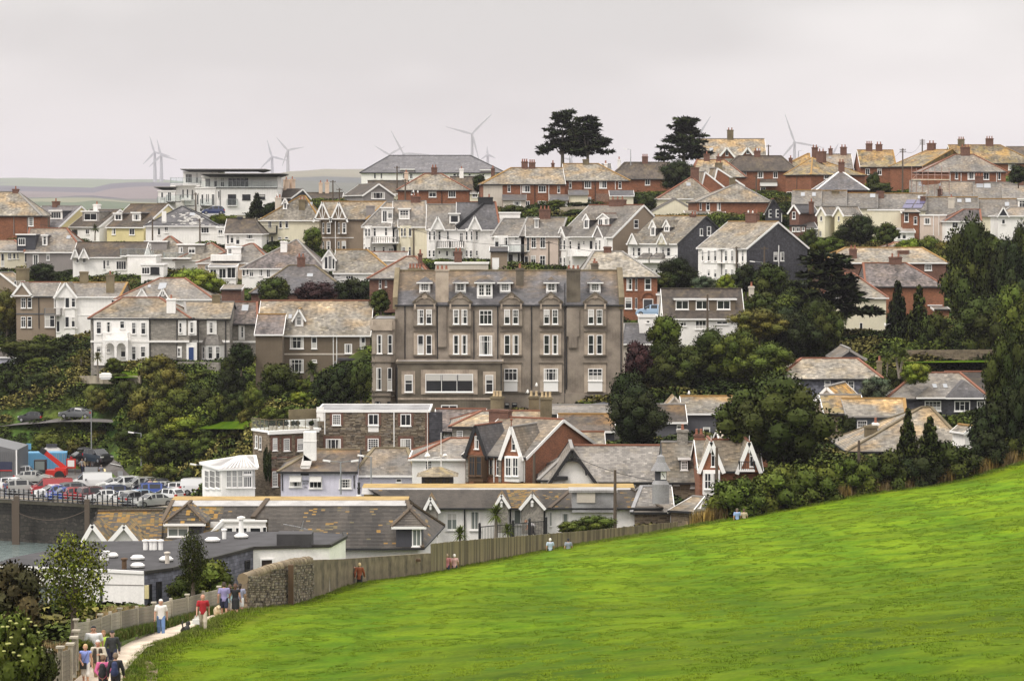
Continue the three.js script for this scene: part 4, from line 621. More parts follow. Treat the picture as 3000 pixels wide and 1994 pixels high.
// tan and white villa
house({L:'tan gabled house at the left edge with one tiny white window',d:416,x:[-60,62],y:[798,846,900],type:'gf',rot:-14,D:10,x2:97,wall:'tan',roof:'slateLight',tone:1,li:.4,win:[[40,47,823,835,'p']],ch:[[65,785,806,33,'lichenStone',0,.3]]});
house({L:'tan half of the gabled villa pair, left of the white half',d:400,x:[46,160],y:[826,866,972],D:10,wall:'tan',roof:'slateMid',tone:1.15,li:.12,rm:'terracotta',dm:[{k:'g',x:[34,92],y:[828,865,868],z:.5,w:'tan',oh:.15,tie:1,bw:.3}],bands:[[[46,160],919,.1,'slateBlue']],pipes:[[112,868,962,'black']],
win:[[60,74,872,902,'t2',.05],[79,92,872,902,'t1',.05],[60,74,927,959,'t2',.05],[79,92,927,959,'t1',.05],[130,160,923,958,'t2',.05],[157,168,874,902,'c2',.05]]});
house({L:'white half of the gabled villa pair with plain side wall and tall rough chimney',d:398,x:[162,345],y:[827,867,985],D:11,wall:'white',roof:'slateMid',tone:1.1,li:.2,rm:'ochre',r:[null,372],dm:[{k:'g',x:[160,222],y:[828,867,869],z:.6,w:'white',oh:.2,bw:.3}],bays:[[[184,224],[868,985],.5,'white','bay',.3]],bands:[[[184,224],904,.55,'white'],[[184,224],962,.55,'white'],[[162,345],923,.06,'trim']],
win:[[189,203,871,902,'p',.52],[208,220,873,900,'t1',.52],[189,202,927,959,'p',.52],[208,219,928,958,'t1',.52],[164,174,923,972,'t1'],[325,337,878,888,'p']],ch:[[322,803,860,23,'lichenStone',1,.15],[245,795,815,24,'lichenStone',0]],
more:(a)=>a.balcony([128,176],[903,922],1.2,'bars','greyTrim','greyTrim')});
house({L:'hipped slate roof with twin white gablets behind the stone villa',d:388,x:[340,622],y:[814,874,930],r:[468,540],D:13,wall:'white',roof:'slateMid',tone:1.2,li:.2,rm:'terracotta',sk:[[458,486,829,848],[430,441,835,842]],dm:[{k:'g',x:[400,430],y:[845,868,872],z:-.3,w:'white'},{k:'g',x:[462,490],y:[845,868,872],z:-.3,w:'greyRender',fan:1}]});
// stone villa with white balcony
house({L:'white fronted and stone villa with arched porch, balcony and blue door',d:362,x:[264,553],y:[871,929,1068],r:[358,466],D:10,wall:'stoneGrey',roof:'slateLight',tone:.85,li:.3,rm:'terracotta',trim:'black',ch:[[501,874,923,26,'white',1,.14]],pipes:[[272,932,1060,'black'],[438,932,1055,'black'],[517,938,1055,'black']],
more:(a)=>{
a.bay([273,436],[931,1070],.25,'white','white_front');
a.band([264,553],1000,.3,'white','string_course',.25);
a.bay([521,545],[937,982],.1,'white','window_surround');a.bay([550,575],[939,982],.1,'white','window_surround');a.bay([545,576],[1003,1056],.1,'white','door_surround');a.bay([517,532],[1014,1049],.1,'white','window_surround');
a.win([[281,296,941,978,'sg',.27],[310,324,942,974,'t1',.27],[350,364,940,962,'t1',.27],[385,397,944,978,'sg',.27],[412,426,944,979,'sg',.27],[281,295,1012,1030,'sg',.27],[311,323,1014,1032,'g',.27],[385,397,1014,1054,'sg',.27],[411,425,1014,1046,'sg',.27],[524,531,945,974,'s',.12],[555,567,943,975,'sg',.12],[519,528,1019,1044,'s',.12],[550,569,1015,1054,'door',.12,{leaf:'blue'}],[318+34,368,1016,1046,'p',.27]]);
a.balcony([298,374],[975,996],1.5,'bars','trim','trim');
const g=part('arcade',a.g),col=new MB(),A0=a.onZ(300,1000,1.5),B0=a.onZ(374,1000,1.5),fy=a.onZ(300,1060,1.5).y,cw=.3,mid=(A0.x+B0.x)/ 2;
for(const x of[A0.x,mid-cw/2,B0.x-cw])col.box(x,x+cw,fy,A0.y-.9,1.25,1.5);
for(const[x0,x1]of[[A0.x+cw,mid-cw/2],[mid+cw/2,B0.x-cw]]){const r=(x1-x0)/ 2,c=(x0+x1)/ 2;for(let i=0;i<12;i++){const t0=Math.PI*i/12,t1=Math.PI*(i+1)/ 12,p=(t,y)=>V(c-Math.cos(t)*r,y??A0.y-.95+Math.sin(t)*.75,1.48);col.quad(p(t0),p(t1),V(p(t1).x,A0.y,1.48),V(p(t0).x,A0.y,1.48));}}
for(const x of[A0.x,mid-cw/2,B0.x-cw])col.box(x,x+cw,A0.y-.96,A0.y,1.25,1.49);col.build('arches','white',g);
}});
house({L:'stone house with white sash surrounds and a slate capped bay window',d:365,x:[553,672],y:[884,931,1068],r:[540,null],D:10,wall:'stoneGrey',roof:'slateLight',tone:1,li:.25,trim:'black',ch:[[633,862,895,24,'lichenStone',0]],pipes:[[580,932,1055,'black'],[660,940,1060,'black']],
more:(a)=>{a.bay([605,634],[938,980],.12,'white','window_surround');a.win([[611,625,943,976,'sg',.14]]);a.band([553,672],1000,.1,'white','string_course',.3);a.bay([586,654],[1010,1066],1.1,'white','bay',.7,{cap:1.5,capM:'slateMid'});a.win([[609,622,1014,1051,'sg',1.12],[631,644,1014,1051,'sg',1.12],[593,598,1015,1050,'s',.8]]);
house({into:a,d:369,x:[660,748],y:[884,945,1068],r:[null,752],D:9,wall:'stoneGrey',roof:'slatePurple',tone:1.1,li:.2,rm:'terracotta',trim:'black',more:(b)=>{b.bay([663,679],[950,992],.1,'white','window_surround');b.bay([698,716],[948,996],.1,'white','window_surround');b.band([660,748],1001,.12,'white','string_course',.25);b.win([[669,676,956,988,'s',.12],[706,712,956,988,'s',.12]]);b.skylight(704,728,893,911);}});}});
house({L:'brown rendered house with a mottled slate roof and one gabled dormer',d:336,x:[752,1084],y:[880,978,1105],D:13,rot:0,wall:'brownRender',roof:'slateLight',tone:1,li:.3,rm:'terracotta',go:.1,
dm:[{k:'g',x:[863,888],y:[905,926,956],w:'white',oh:.35,rm:'ochre',win:[[869,882,927,953,'t2',{bare:1}]],cheek:'white'}],sk:[[842,856,921,934]],
win:[[771,788,985,1019,'s'],[849,889,986,1021,'t2'],[912,928,987,1021,'s'],[1009,1031,1007,1035,'c3'],[1058,1070,987,1021,'s'],[771,788,1052,1068,'t1'],[848,889,1052,1090,'t3'],[912,928,1053,1061,'p'],[979,984,1058,1078,'p']],
pipes:[[814,979,1060,'trim'],[976,979,1085,'trim'],[986,982,1084,'trim'],[1055,982,1050,'trim']],bands:[[[752,1084],1037,.05,'beige','string_course',.18]],
more:(a)=>{a.bay([988,1040],[1050,1056],2,'felt','porch_roof');house({into:a,d:333,x:[748,826],y:[920,976,1105],D:9,wall:'brownRender',roof:'slatePurple',tone:1.15,li:.3,rm:'ochre'});}});
house({L:'brown tiled bungalow corner at the left edge above the bank',d:385,x:[-90,60],y:[1018,1044,1070],r:[-60,-12],D:9,wall:'lilac',roof:'tileBrown',li:0});
// ---------------------------------------------------------------- the hotel
{
const cols=[[1223,1241,1248,1265],[1327,1345,1352,1369],[1477,1494,1502,1519],[1593,1610,1618,1635],[1723,1740,1748,1765]];
const H=house({L:'big grey Victorian hotel with five paired window columns, dormers and mossy slate roof',n:'hotel',cat:'hotel',d:300,x:[1157,1827],y:[792,890,1205],D:13,wall:'hotel',roof:'slateDark',tone:1.25,li:.75,rm:'lichenStone',trim:'black',bm:'hotelDark',ov:.2,go:0,
pipes:[[1186,892,1060,'black'],[1281,892,1060,'black'],[1388,910,1060,'black'],[1458,892,1060,'black'],[1557,892,1140,'black'],[1655,830,1180,'black'],[1660,892,1140,'black'],[1820,892,1140,'black']],
ch:[[1295,788,888,38,'hotelPale',3,.06,.9,{ph:.8}],[1523,785,842,23,'hotelDark',1,.3],[1680,787,888,40,'hotelDark',3,.06,.9,{ph:.8}],[1216,785,800,38,'lichenStone',4,.55],[1742,770,795,20,'hotelDark',1,.6]],
dm:[[1228,1260],[1333,1365],[1464,1496],[1600,1631],[1728,1760]].map(([a,b],i)=>({k:'h',x:[a,b],y:[811,827,858],w:'trim',cheek:'slateDark',oh:.3,win:[[a+4,b-4,830,852,i % 2?'g6':'g',{bare:1}]]})).concat([{k:'h',x:[1397,1443],y:[808,827,874],w:'trim',cheek:'slateDark',oh:.3,win:[[1402,1419,832,866,'g6',{bare:1}],[1422,1439,832,866,'g6',{bare:1}]]}]),
});
const{g}=H;
for(const[a,b,c,e]of cols){
H.bay([a-11,e+11],[880,955],.22,'hotel','window_bay');H.band([a-13,e+13],955,.35,'hotelDark','sill_course',.14);
H.bay([a-11,e+9],[972,1040],.1,'hotelPale','window_surround');H.band([a-13,e+12],1041,.32,'hotelDark','sill_course',.16);H.band([a-12,e+11],971,.2,'hotelDark','hood_course',.1);
H.win([[a,b,906,949,'sg',.24],[c,e,906,949,'sg',.24],[a,b,981,1037,'s',.12],[c,e,981,1037,'s',.12]]);
H.dormer({k:'g',name:'gable',x:[a-12,e+12],y:[855,882,905],z:.25,zb:-1.6,w:'hotel',cheek:'hotel',trim:'hotelDark',roof:'slateDark',oh:.12,bw:.16,li:.2});
for(const k of[a-10,e+5])H.bay([k,k+5],[890,905],.4,'hotelPale','corbel');
const s=new THREE.Shape(),R0=1.05,w=H.onZ((a+e)/ 2,887,.26);s.absarc(0,0,R0,.25,Math.PI-.25);s.absarc(0,0,R0-.14,Math.PI-.25,.25,true);const ge=new THREE.ExtrudeGeometry(s,{depth:.1,bevelEnabled:false,curveSegments:10});ge.scale(1,.62,1);white(ge);put('arch_moulding',ge,'hotelPale',g).position.copy(w);
const m=new MB();m.lathe(V(0,0,0),[[0,0],[.3,0],[.3,.08],[.22,.1],[.2,.04],[0,.04]],12);const me=m.build('medallion','hotelPale',g);me.rotation.x=Math.PI/2;me.position.copy(H.onZ((a+e)/ 2,868,.27));
}
H.win([[1404,1442,908,950,'t3',.05],[1404,1442,982,1040,'t3',.06]]);H.bay([1397,1449],[974,1042],.04,'hotelPale','window_surround');
for(const[x0,x1,z]of[[1466,1527],[1582,1646],[1712,1776]]){H.bay([x0,x1],[1064,1150],.1,'hotelPale','window_surround');H.band([x0-3,x1+3],1063,.2,'hotelDark','hood_course',.1);H.win([[x0+11,x1-11,1079,1115,'t3',.12]]);H.bay([x0+11,x1-11],[1116,1146],.16,'trim','window_panel');H.band([x0+8,x1-8],1148,.3,'hotelDark','sill_course',.12);}
H.bay([1470,1827],[1152,1205],.12,'hotel','plinth');H.band([1470,1640],1150,.3,'hotelDark','string_course',.14);H.win([[1479,1492,1179,1195,'p',.14,{nosill:1,mat:'black'}],[1500,1515,1179,1195,'p',.14,{nosill:1,mat:'black'}]]);
H.bay([1660,1697],[902,985],.18,'hotel','chimney_breast');H.bay([1666,1691],[985,1018],.18,'hotel','chimney_breast');H.bay([1283,1308],[896,1016],.15,'hotel','chimney_breast');
for(const[x0,x1]of[[1666,1691],[1284,1307]]){const q=new MB(),A=H.onZ(x0,1018,.1),B=H.onZ(x1,1018,.1);for(let i=0;i<6;i++)q.box(mix(A.x,B.x,i/6),mix(A.x,B.x,(i+.55)/ 6),A.y-.12,A.y+.06,0,.24);q.build('dentils','hotelDark',g);}
// parapet walls at both ends of the roof
for(const[x,w]of[[1150,14],[1814,16]]){const a=H.onZ(x,783,.1),b=H.onZ(x+w,783,.1),f=H.onZ(x,905,.1),q=new MB();q.quad(V(a.x,f.y,.15),V(b.x,f.y,.15),V(b.x,f.y+1.3,.15),V(a.x,f.y+1.3,.15));const top=H.hR+.35;for(const X of[a.x,b.x])q.poly([V(X,f.y,.15),V(X,f.y+1.3,.15),V(X,top,-5.6),V(X,top,-7.4),V(X,f.y,-13)]);q.quad(V(a.x,f.y+1.3,.15),V(b.x,f.y+1.3,.15),V(b.x,top,-5.6),V(a.x,top,-5.6));q.quad(V(a.x,top,-5.6),V(b.x,top,-5.6),V(b.x,top,-7.4),V(a.x,top,-7.4));q.build('parapet','lichenStone',g);}
// the low front block
const B=house({into:H,d:296,x:[1163,1471],y:[1058,1062,1205],type:'flat',D:3.5,wall:'hotelDark',trim:'hotelPale',roof:'lead',pipes:[[1163,1075,1190,'black'],[1468,1064,1190,'black']]});
B.g.updateMatrixWorld(true);
const B2={into:H,d:295.9,x:[1163,1471],y:[1061,1062.5,1205],type:'flat',D:.2,wall:'hotelDark',trim:'hotelDark'};
house({...B2,more:(b)=>{b.bay([1233,1399],[1083,1155],.08,'hotelPale','window_surround');b.bay([1176,1216],[1087,1154],.08,'hotelPale','window_surround');b.bay([1415,1453],[1088,1154],.08,'hotelPale','window_surround');
b.win([[1246,1386,1095,1148,'c3',.1,{bare:1}],[1185,1209,1097,1148,'s',.1,{bare:1}],[1422,1445,1098,1149,'s',.1,{bare:1}],[1292,1340,1186,1197,'c2',.04]]);b.band([1165,1470],1168,.08,'hotelPale','string_course',.22);
for(const[x0,x1,y0,y1]of[[1249,1291,1097,1115],[1296,1337,1097,1115],[1342,1384,1097,1115],[1188,1207,1099,1115],[1425,1442,1100,1114]]){const q=new MB(0,0),a=b.onZ(x0,y1,.14),c=b.onZ(x1,y0,.14);q.quad(a,V(c.x,a.y,a.z),c,V(a.x,c.y,a.z));q.build('blind','curtain',b.g);}}});
// the corner turret on the left
house({into:H,d:299,x:[1092,1157],y:[935,938,1205],type:'flat',D:10,wall:'hotel',trim:'hotelDark',roof:'lead',
more:(b)=>{b.bay([1083,1157],[936,968],.7,'hotelPale','parapet',.35);b.bay([1088,1155],[968,1205],.55,'hotel','bay',.4);for(const y of[966,1037,1060,1146,1160])b.band([1086,1156],y,.66,'hotelDark','string_course',.12);b.win([[1104,1119,981,1035,'s',.57],[1136,1149,981,1035,'s',.57],[1102,1117,1077,1142,'s',.57],[1135,1148,1077,1143,'s',.57],[1098,1114,1175,1195,'p',.57,{mat:'black'}],[1134,1144,1176,1195,'p',.57,{mat:'black'}]]);}});
}
// ---------------------------------------------------------------- stone walls built stone by stone
const stoneTones=[[.30,.235,.17],[.22,.175,.13],[.15,.115,.08],[.36,.30,.22],[.26,.22,.18],[.105,.085,.065]];
const stoneGeo=stoneTones.flatMap((t)=>[0,1].map((k)=>{const m=new MB();m.col=t;const j=k?.5:.42;m.poly([V(-.46,-j,1),V(.5,-.44,1),V(.46,.5,1),V(-.5,.42,1)]);const c=[V(-.5,-.5,0),V(.5,-.5,0),V(.5,.5,0),V(-.5,.5,0)],f=[V(-.46,-j,1),V(.5,-.44,1),V(.46,.5,1),V(-.5,.42,1)];for(let i=0;i<4;i++)m.quad(c[i],c[(i+1)% 4],f[(i+1)% 4],f[i]);return m.geo();}));
// stones of width sw and height sh over a local rectangle, leaving the holes free; the first `loose` are pieces of their own
function stones(parent,x0,x1,y0,y1,z,sw,sh,holes,loose=300,frame=null){
const list=[],rest=new MB();let y=y0;
while(y<y1-sh*.4){const h=sh*rr(.7,1.35);let x=x0+rr(-.5,0)*sw;while(x<x1){const w=sw*rr(.45,1.6),a=Math.max(x,x0),b=Math.min(x+w,x1),t=Math.min(y+h,y1);if(b-a>sw*.2&&!holes.some(([p,q,r,s])=>b>p&&a<q&&t>r&&y<s))list.push([a,b,y,t]);x +=w;}y +=h;}
list.sort((a,b)=>(b[1]- b[0])*(b[3]- b[2])-(a[1]- a[0])*(a[3]- a[2]));
list.forEach(([a,b,c,e],i)=>{
const gi=Math.floor(rnd()*stoneGeo.length),j=.018,dz=rr(.03,.09);
if(i<loose){const m=put('stone',stoneGeo[gi],'rubble',parent);m.position.set((a+b)/ 2,(c+e)/ 2,z);m.scale.set(b-a-2*j,e-c-2*j,dz);if(frame){m.applyMatrix4(frame);}}
else{rest.col=stoneTones[gi>>1];const w0=rest.p.length;rest.box(a+j,b-j,c+j,e-j,z,z+dz,'kb');if(frame)for(let k=w0;k<rest.p.length;k +=3){const p=V(rest.p[k],rest.p[k+1],rest.p[k+2]).applyMatrix4(frame),n=V(rest.n[k],rest.n[k+1],rest.n[k+2]).transformDirection(frame);rest.p[k]=p.x;rest.p[k+1]=p.y;rest.p[k+2]=p.z;rest.n[k]=n.x;rest.n[k+1]=n.y;rest.n[k+2]=n.z;}}
});
const m=rest.build('stones','rubble',parent);if(m)m.userData.kind='stuff';
}
// ---------------------------------------------------------------- lower town
// rubble stone inn: upper block, then the terrace block
house({L:'rubble stone inn with brick framed white windows under a flat roof',n:'stone_inn',cat:'building',noBase:true,sink:6,d:276,x:[930,1256],y:[1196,1206,1330],type:'flat',D:9,wall:'stone',trim:'trim',roof:'lead',pipes:[[1154,1207,1311,'trim'],[951,1200,1272,'trim']],
more:(a)=>{
const holes=[],quoin=(x0,x1,y0,y1,arch)=>{const A=a.onZ(x0,y1,0),B=a.onZ(x1,y0,0);holes.push([A.x-.28,B.x+.28,A.y-.1,B.y+.32]);const q=new MB();q.box(A.x-.25,A.x,A.y,B.y+.28,0,.07);q.box(B.x,B.x+.25,A.y,B.y+.28,0,.07);q.box(A.x,B.x,B.y,B.y+.28,0,.07);q.build('brick_surround','brickDark',a.g);};
for(const[x0,x1,y0,y1,st]of[[973,998,1213,1245,'g46'],[1078,1109,1212,1245,'c2'],[1173,1204,1212,1247,'c2'],[954,998,1285,1318,'c3'],[1077,1109,1284,1318,'g46'],[1173,1204,1285,1318,'g46']]){quoin(x0,x1,y0,y1);a.win([[x0,x1,y0,y1,st,.03,st==='c2'?{bare:1}:{}]]);if(st==='c2'){const q=new MB(),A=a.onZ(x0,y1,.05),B=a.onZ(x1,y0,.05),f=windowMesh(.01,.01,'p',part('x',a.g),{nosill:1,bare:1});a.g.remove(f.parent);for(const k of[.33,.66])q.box(A.x+.1,B.x-.1,mix(A.y,B.y,k)- .02,mix(A.y,B.y,k)+ .02,0,.04);q.build('glazing_bar','trim',a.g);}}
a.bay([1078,1109],[1247,1265],.04,'white','render_panel');const pa=a.onZ(1078,1266,0),pb=a.onZ(1109,1246,0);holes.push([pa.x,pb.x,pa.y,pb.y]);
const e=a.onZ(1256,1206,0),q=new MB();q.box(a.W-.35,a.W+.01,0,a.hE,0,.07);q.build('brick_quoins','brickDark',a.g);holes.push([a.W-.36,a.W+1,-9,99]);
stones(a.g,.05,a.W-.05,a.onZ(1000,1325).y,a.hE-.1,.005,.48,.17,holes,300);
a.bay([1256,1296],[1206,1320],.0,'hung','slate_wing');a.bay([927,948],[1192,1233],.1,'white','stair_box');
}});
house({L:'stone terrace block with a glass balustrade on its roof and ivy up its corner',n:'stone_terrace_block',cat:'building',noBase:true,sink:6,d:272,x:[788,935],x2:740,rot:34,y:[1262,1266,1435],type:'flat',D:6,wall:'stone',trim:'trim',roof:'concrete',
more:(a)=>{
const holes=[];for(const[x0,x1,y0,y1]of[[798,811,1283,1319],[830,847,1284,1320],[870,888,1285,1320],[797,812,1380,1425]]){const q=new MB(),A=a.onZ(x0,y1,0),B=a.onZ(x1,y0,0);holes.push([A.x-.28,B.x+.28,A.y-.1,B.y+.32]);q.box(A.x-.25,A.x,A.y,B.y+.28,0,.07);q.box(B.x,B.x+.25,A.y,B.y+.28,0,.07);q.box(A.x,B.x,B.y,B.y+.28,0,.07);q.build('brick_surround','brickDark',a.g);a.win([[x0,x1,y0,y1,'g46',.03]]);}
const br=new MB(),bA=a.onZ(800,1338);br.box(0,a.W,bA.y-.2,bA.y,0,.08);br.build('brick_band','brickDark',a.g);stones(a.g,.05,a.W-.05,a.onZ(850,1430).y,a.hE-.2,.005,.46,.17,holes,300);
a.win([[748,755,1275,1312,'s'],[760,766,1278,1316,'s']],'s');a.band([788,935],1268,.3,'trim','cornice',.35);
// balustrade, posts and glass
const G=part('balustrade',a.g),r=new MB(),gl=new MB(),y0=a.hE+.1,y1=y0+1.15,P=[[V(-.1,0,-a.D),V(-.1,0,.1)],[V(-.1,0,.1),V(a.W,0,.1)]];for(const[p,s]of P){const n=Math.round(p.distanceTo(s)/ .9);for(let i=0;i<=n;i++){const c=V().lerpVectors(p,s,i/n);r.beam(c.clone().setY(y0),c.clone().setY(y1),.05,.05,V(0,0,1));}r.beam(p.clone().setY(y1),s.clone().setY(y1),.06,.06);gl.quad(p.clone().setY(y0+.1),s.clone().setY(y0+.1),s.clone().setY(y1-.1),p.clone().setY(y1-.1));}
r.build('railing','lichenStone',G);gl.build('glass_panel',M.clearGlass,G);
a.bay([842,930],[1232,1260],-3.5,'white','terrace_wall',0,{z0:-4});a.bay([846,930],[1200,1232],-5,'board','terrace_fence',0,{z0:-5.1});
}});
{// conservatory
const c=house({L:'white framed conservatory with hipped glass roof below the stone block',n:'conservatory',cat:'conservatory',d:266,noBase:true,sink:6,x:[648,746],x2:592,rot:22,y:[1336,1372,1438],r:[700,746],D:7,wall:'white',roof:'leadPale',tone:1.15,li:0,rm:'trim',trim:'trim',ov:.2});
c.win([[662,676,1377,1428,'g34',.02,{bare:1}],[679,693,1377,1428,'g34',.02,{bare:1}],[712,737,1377,1390,'c4',.02,{bare:1}],[712,737,1394,1428,'c4',.02,{bare:1}],[696,709,1377,1428,'g34',.02,{bare:1}],[740,746,1377,1428,'c2',.02,{bare:1}]]);
c.win([[600,612,1377,1430,'g34',.02,{bare:1}],[615,630,1377,1430,'g34',.02,{bare:1}],[632,645,1377,1430,'g34',.02,{bare:1}]],'s');
const q=new MB(),n=c.frontPlane[1];for(let i=0;i<=9;i++){const x=c.W*i/9;q.beam(V(x,c.hE+.05,.15),V(mix(c.onZ(700,1336,-c.D/2).x,c.W,i/9),c.hR+.05,-c.D/2),.07,.1);}q.build('glazing_rib','trim',c.g);
}
const lilac=house({L:'pale lilac harbour office with lichen roof and a big white chimney',n:'harbour_house',cat:'building',noBase:true,sink:6,d:258,x:[822,1046],y:[1316,1378,1445],r:[924,null],D:10,wall:'lilac',roof:'tileBrown',tone:1.5,li:.6,rm:'lichenStone',trim:'black',go:.05,
win:[[847,884,1392,1426,'c3'],[905,943,1396,1430,'c3'],[993,1029,1402,1430,'g34']],pipes:[[826,1380,1437,'black'],[1037,1392,1430,'black']],
more:(a)=>{
a.bay([881,907],[1362,1372],-.2,'white','chimney_foot');
const A=a.onZ(880,1369,-.9),q=new MB(),X0=a.onZ(879,1369,-.9).x,X1=a.onZ(908,1369,-.9).x,t0=a.onZ(889,1265,-.9),t1=a.onZ(925,1265,-.9),m=a.onZ(890,1330,-.9).y;q.poly([V(X0,A.y,-.6),V(X1,A.y,-.6),V(t1.x-.35,m-.6,-.6),V(t0.x,m,-.6)]);q.poly([V(X0,A.y,-.6),V(t0.x,m,-.6),V(t0.x,m,-1.8),V(X0,A.y,-1.8)]);q.box(t0.x,t1.x,m-.6,t0.y,-1.8,-.6);q.box(t0.x-.04,t1.x+.04,m+1.2,m+1.28,-1.84,-.56);q.build('chimney','white',a.g);
for(const[x0,x1]of[[847,884],[905,943]]){const s=new MB(),B=a.onZ(x0+2,1410,.1),E=a.onZ(x1-2,1394,.1);s.quad(V(B.x,B.y,.55),V(E.x,B.y,.55),V(E.x,E.y,.12),V(B.x,E.y,.12));s.build('open_sash','curtain',a.g);}
house({into:a,d:260,x:[1040,1212],y:[1312,1388,1450],r:[1096,1192],D:9,wall:'lilac',roof:'slateMid',tone:1.05,li:.3,rm:'lichenStone',trim:'trim',win:[[1160,1176,1402,1412,'p']]});
textOn(a,'Padstow',886,904,1404,1411,.06);textOn(a,'Boat Park',888,902,1413,1418,.06);textOn(a,'Office',891,900,1424,1428,.06);a.bay([880,904],[1383,1392],.1,'black','name_board');
}});
function textOn(a,str,x0,x1,y0,y1,z){                     // lettering in relief on a house front
const A=a.onZ(x0,y1,z),B=a.onZ(x1,y0,z),g=new TextGeometry(str,{font,size:1,depth:.02,curveSegments:2});g.computeBoundingBox();const b=g.boundingBox;g.translate(-b.min.x,-b.min.y,0);g.scale((B.x-A.x)/(b.max.x-b.min.x),(B.y-A.y)/(b.max.y-b.min.y),1);white(g);const m=put('lettering',g,'slateBlue',a.g);m.position.set(A.x,A.y,z);return m;
}
// red brick pair
house({L:'red brick house with dark and white carved gables and a broad brick side wall',n:'house',d:246,x:[1364,1539],x2:1745,rot:-28,y:[1220,1336,1425],wall:'brick',roof:'slateMid',tone:1.05,li:.3,rm:'terracotta',go:.25,ch:[[1466,1198,1236,56,'brickDark',0],[1457,1160,1200,28,'lichenStone',3,.56,.8,{pm:'potCream'}]],
dm:[{k:'g',x:[1366,1424],y:[1246,1330,1336],z:.3,zb:-4.6,w:'brick',cheek:'brick',roof:'slateDark',trim:'black',oh:.15,bw:.34,rm:'terracotta',win:[[1391,1403,1276,1314,'t1']]},{k:'g',x:[1470,1528],y:[1250,1334,1338],z:.3,zb:-4.6,w:'brick',cheek:'brick',roof:'slateMid',oh:.15,bw:.34,rm:'greyTrim',win:[[1500,1511,1279,1319,'s']]}],
more:(a)=>{
a.bay([1372,1414],[1334,1412],.9,'wood','bay_window');a.bay([1478,1521],[1336,1412],.9,'white','bay_window');
a.win([[1374,1393,1336,1393,'t2',.92,{mat:'wood'}],[1395,1412,1336,1393,'t1',.92,{mat:'wood'}],[1481,1498,1340,1394,'s2',.92],[1502,1519,1340,1394,'s2',.92],[1431,1446,1345,1391,'s',.02,{mat:'wood'}],[1455,1467,1345,1392,'s']]);
a.pipe(1447,1336,1412,'trim');a.pipe(1536,1336,1412,'trim');
for(const x of[1364,1460,1530])a.bay([x,x+8],[1336,1412],.1,'stoneGrey','stone_quoins');
const q=new MB();for(const s of[0,1])for(let i=0;i<14;i++){const A=a.onZ(1499,1256,.5),B=a.onZ(s?1529:1468,1336,.5),p=V().lerpVectors(A,B,(i+.5)/ 14);q.tri(V(p.x-.12,p.y-.05,.52),V(p.x+.12,p.y-.05,.52),V(p.x,p.y-.32,.52));}q.build('carved_edge','trim',a.g);
const f=new MB(),t=a.onZ(1498,1250,.4);f.tube(V(t.x,t.y,.4),V(t.x,t.y+.7,.4),.06,.03,6);f.lathe(V(t.x,t.y+.5,.4),[[0,0],[.14,.1],[.14,.2],[0,.3]],6);f.build('finial','terracotta',a.g);
}});
house({L:'light slate hipped stone house with two yellow potted stacks behind the brick pair',d:268,x:[1324,1600],y:[1203,1247,1300],r:[1412,1588],D:9,wall:'stoneGrey',roof:'slateLight',tone:1.1,li:.45,rm:'terracotta',ch:[[1564,1160,1212,30,'lichenStone',2,.6,.9,{pm:'potCream'}],[1600,1163,1225,34,'lichenStone',3,.3,.9,{pm:'potCream'}]],win:[[1338,1356,1261,1281,'g34']]});
house({L:'dark rubble slate roof behind the stone inn with a red ridge',d:284,x:[1276,1420],y:[1197,1260,1300],D:9,wall:'stoneGrey',roof:'slatePurple',tone:1.1,li:.15,rm:'terracotta',win:[[1300,1320,1268,1280,'g34']]});
house({L:'white rendered house with slate hip left of the brick pair',d:250,x:[1207,1363],y:[1283,1341,1425],r:[1318,1380],D:9,wall:'white',roof:'slateMid',tone:1.2,li:.2,rm:'terracotta',win:[[1245,1266,1348,1376,'g34']]});
house({L:'long low double roof below the hotel with an ochre lower band',n:'cottage',d:276,x:[1600,1815],y:[1186,1212,1290],D:9,wall:'stoneGrey',roof:'slateMid',tone:1.2,li:.1});
house({L:'ochre mossy roof above a black wall, left of the big dark tree',n:'cottage',d:270,x:[1640,1800],y:[1212,1260,1310],D:8,wall:'charcoal',roof:'tileBrown',tone:1.3,li:.8,rm:'ochre'});
house({L:'small slate cottage roof with brick stack between brick gable and hall',n:'cottage',d:258,x:[1700,1770],y:[1264,1305,1340],D:6,wall:'brick',roof:'slateLight',tone:1,ch:[[1693,1283,1318,22,'brickDark',1,.2]],rm:'terracotta',win:[[1672,1683,1289,1308,'c2']]});
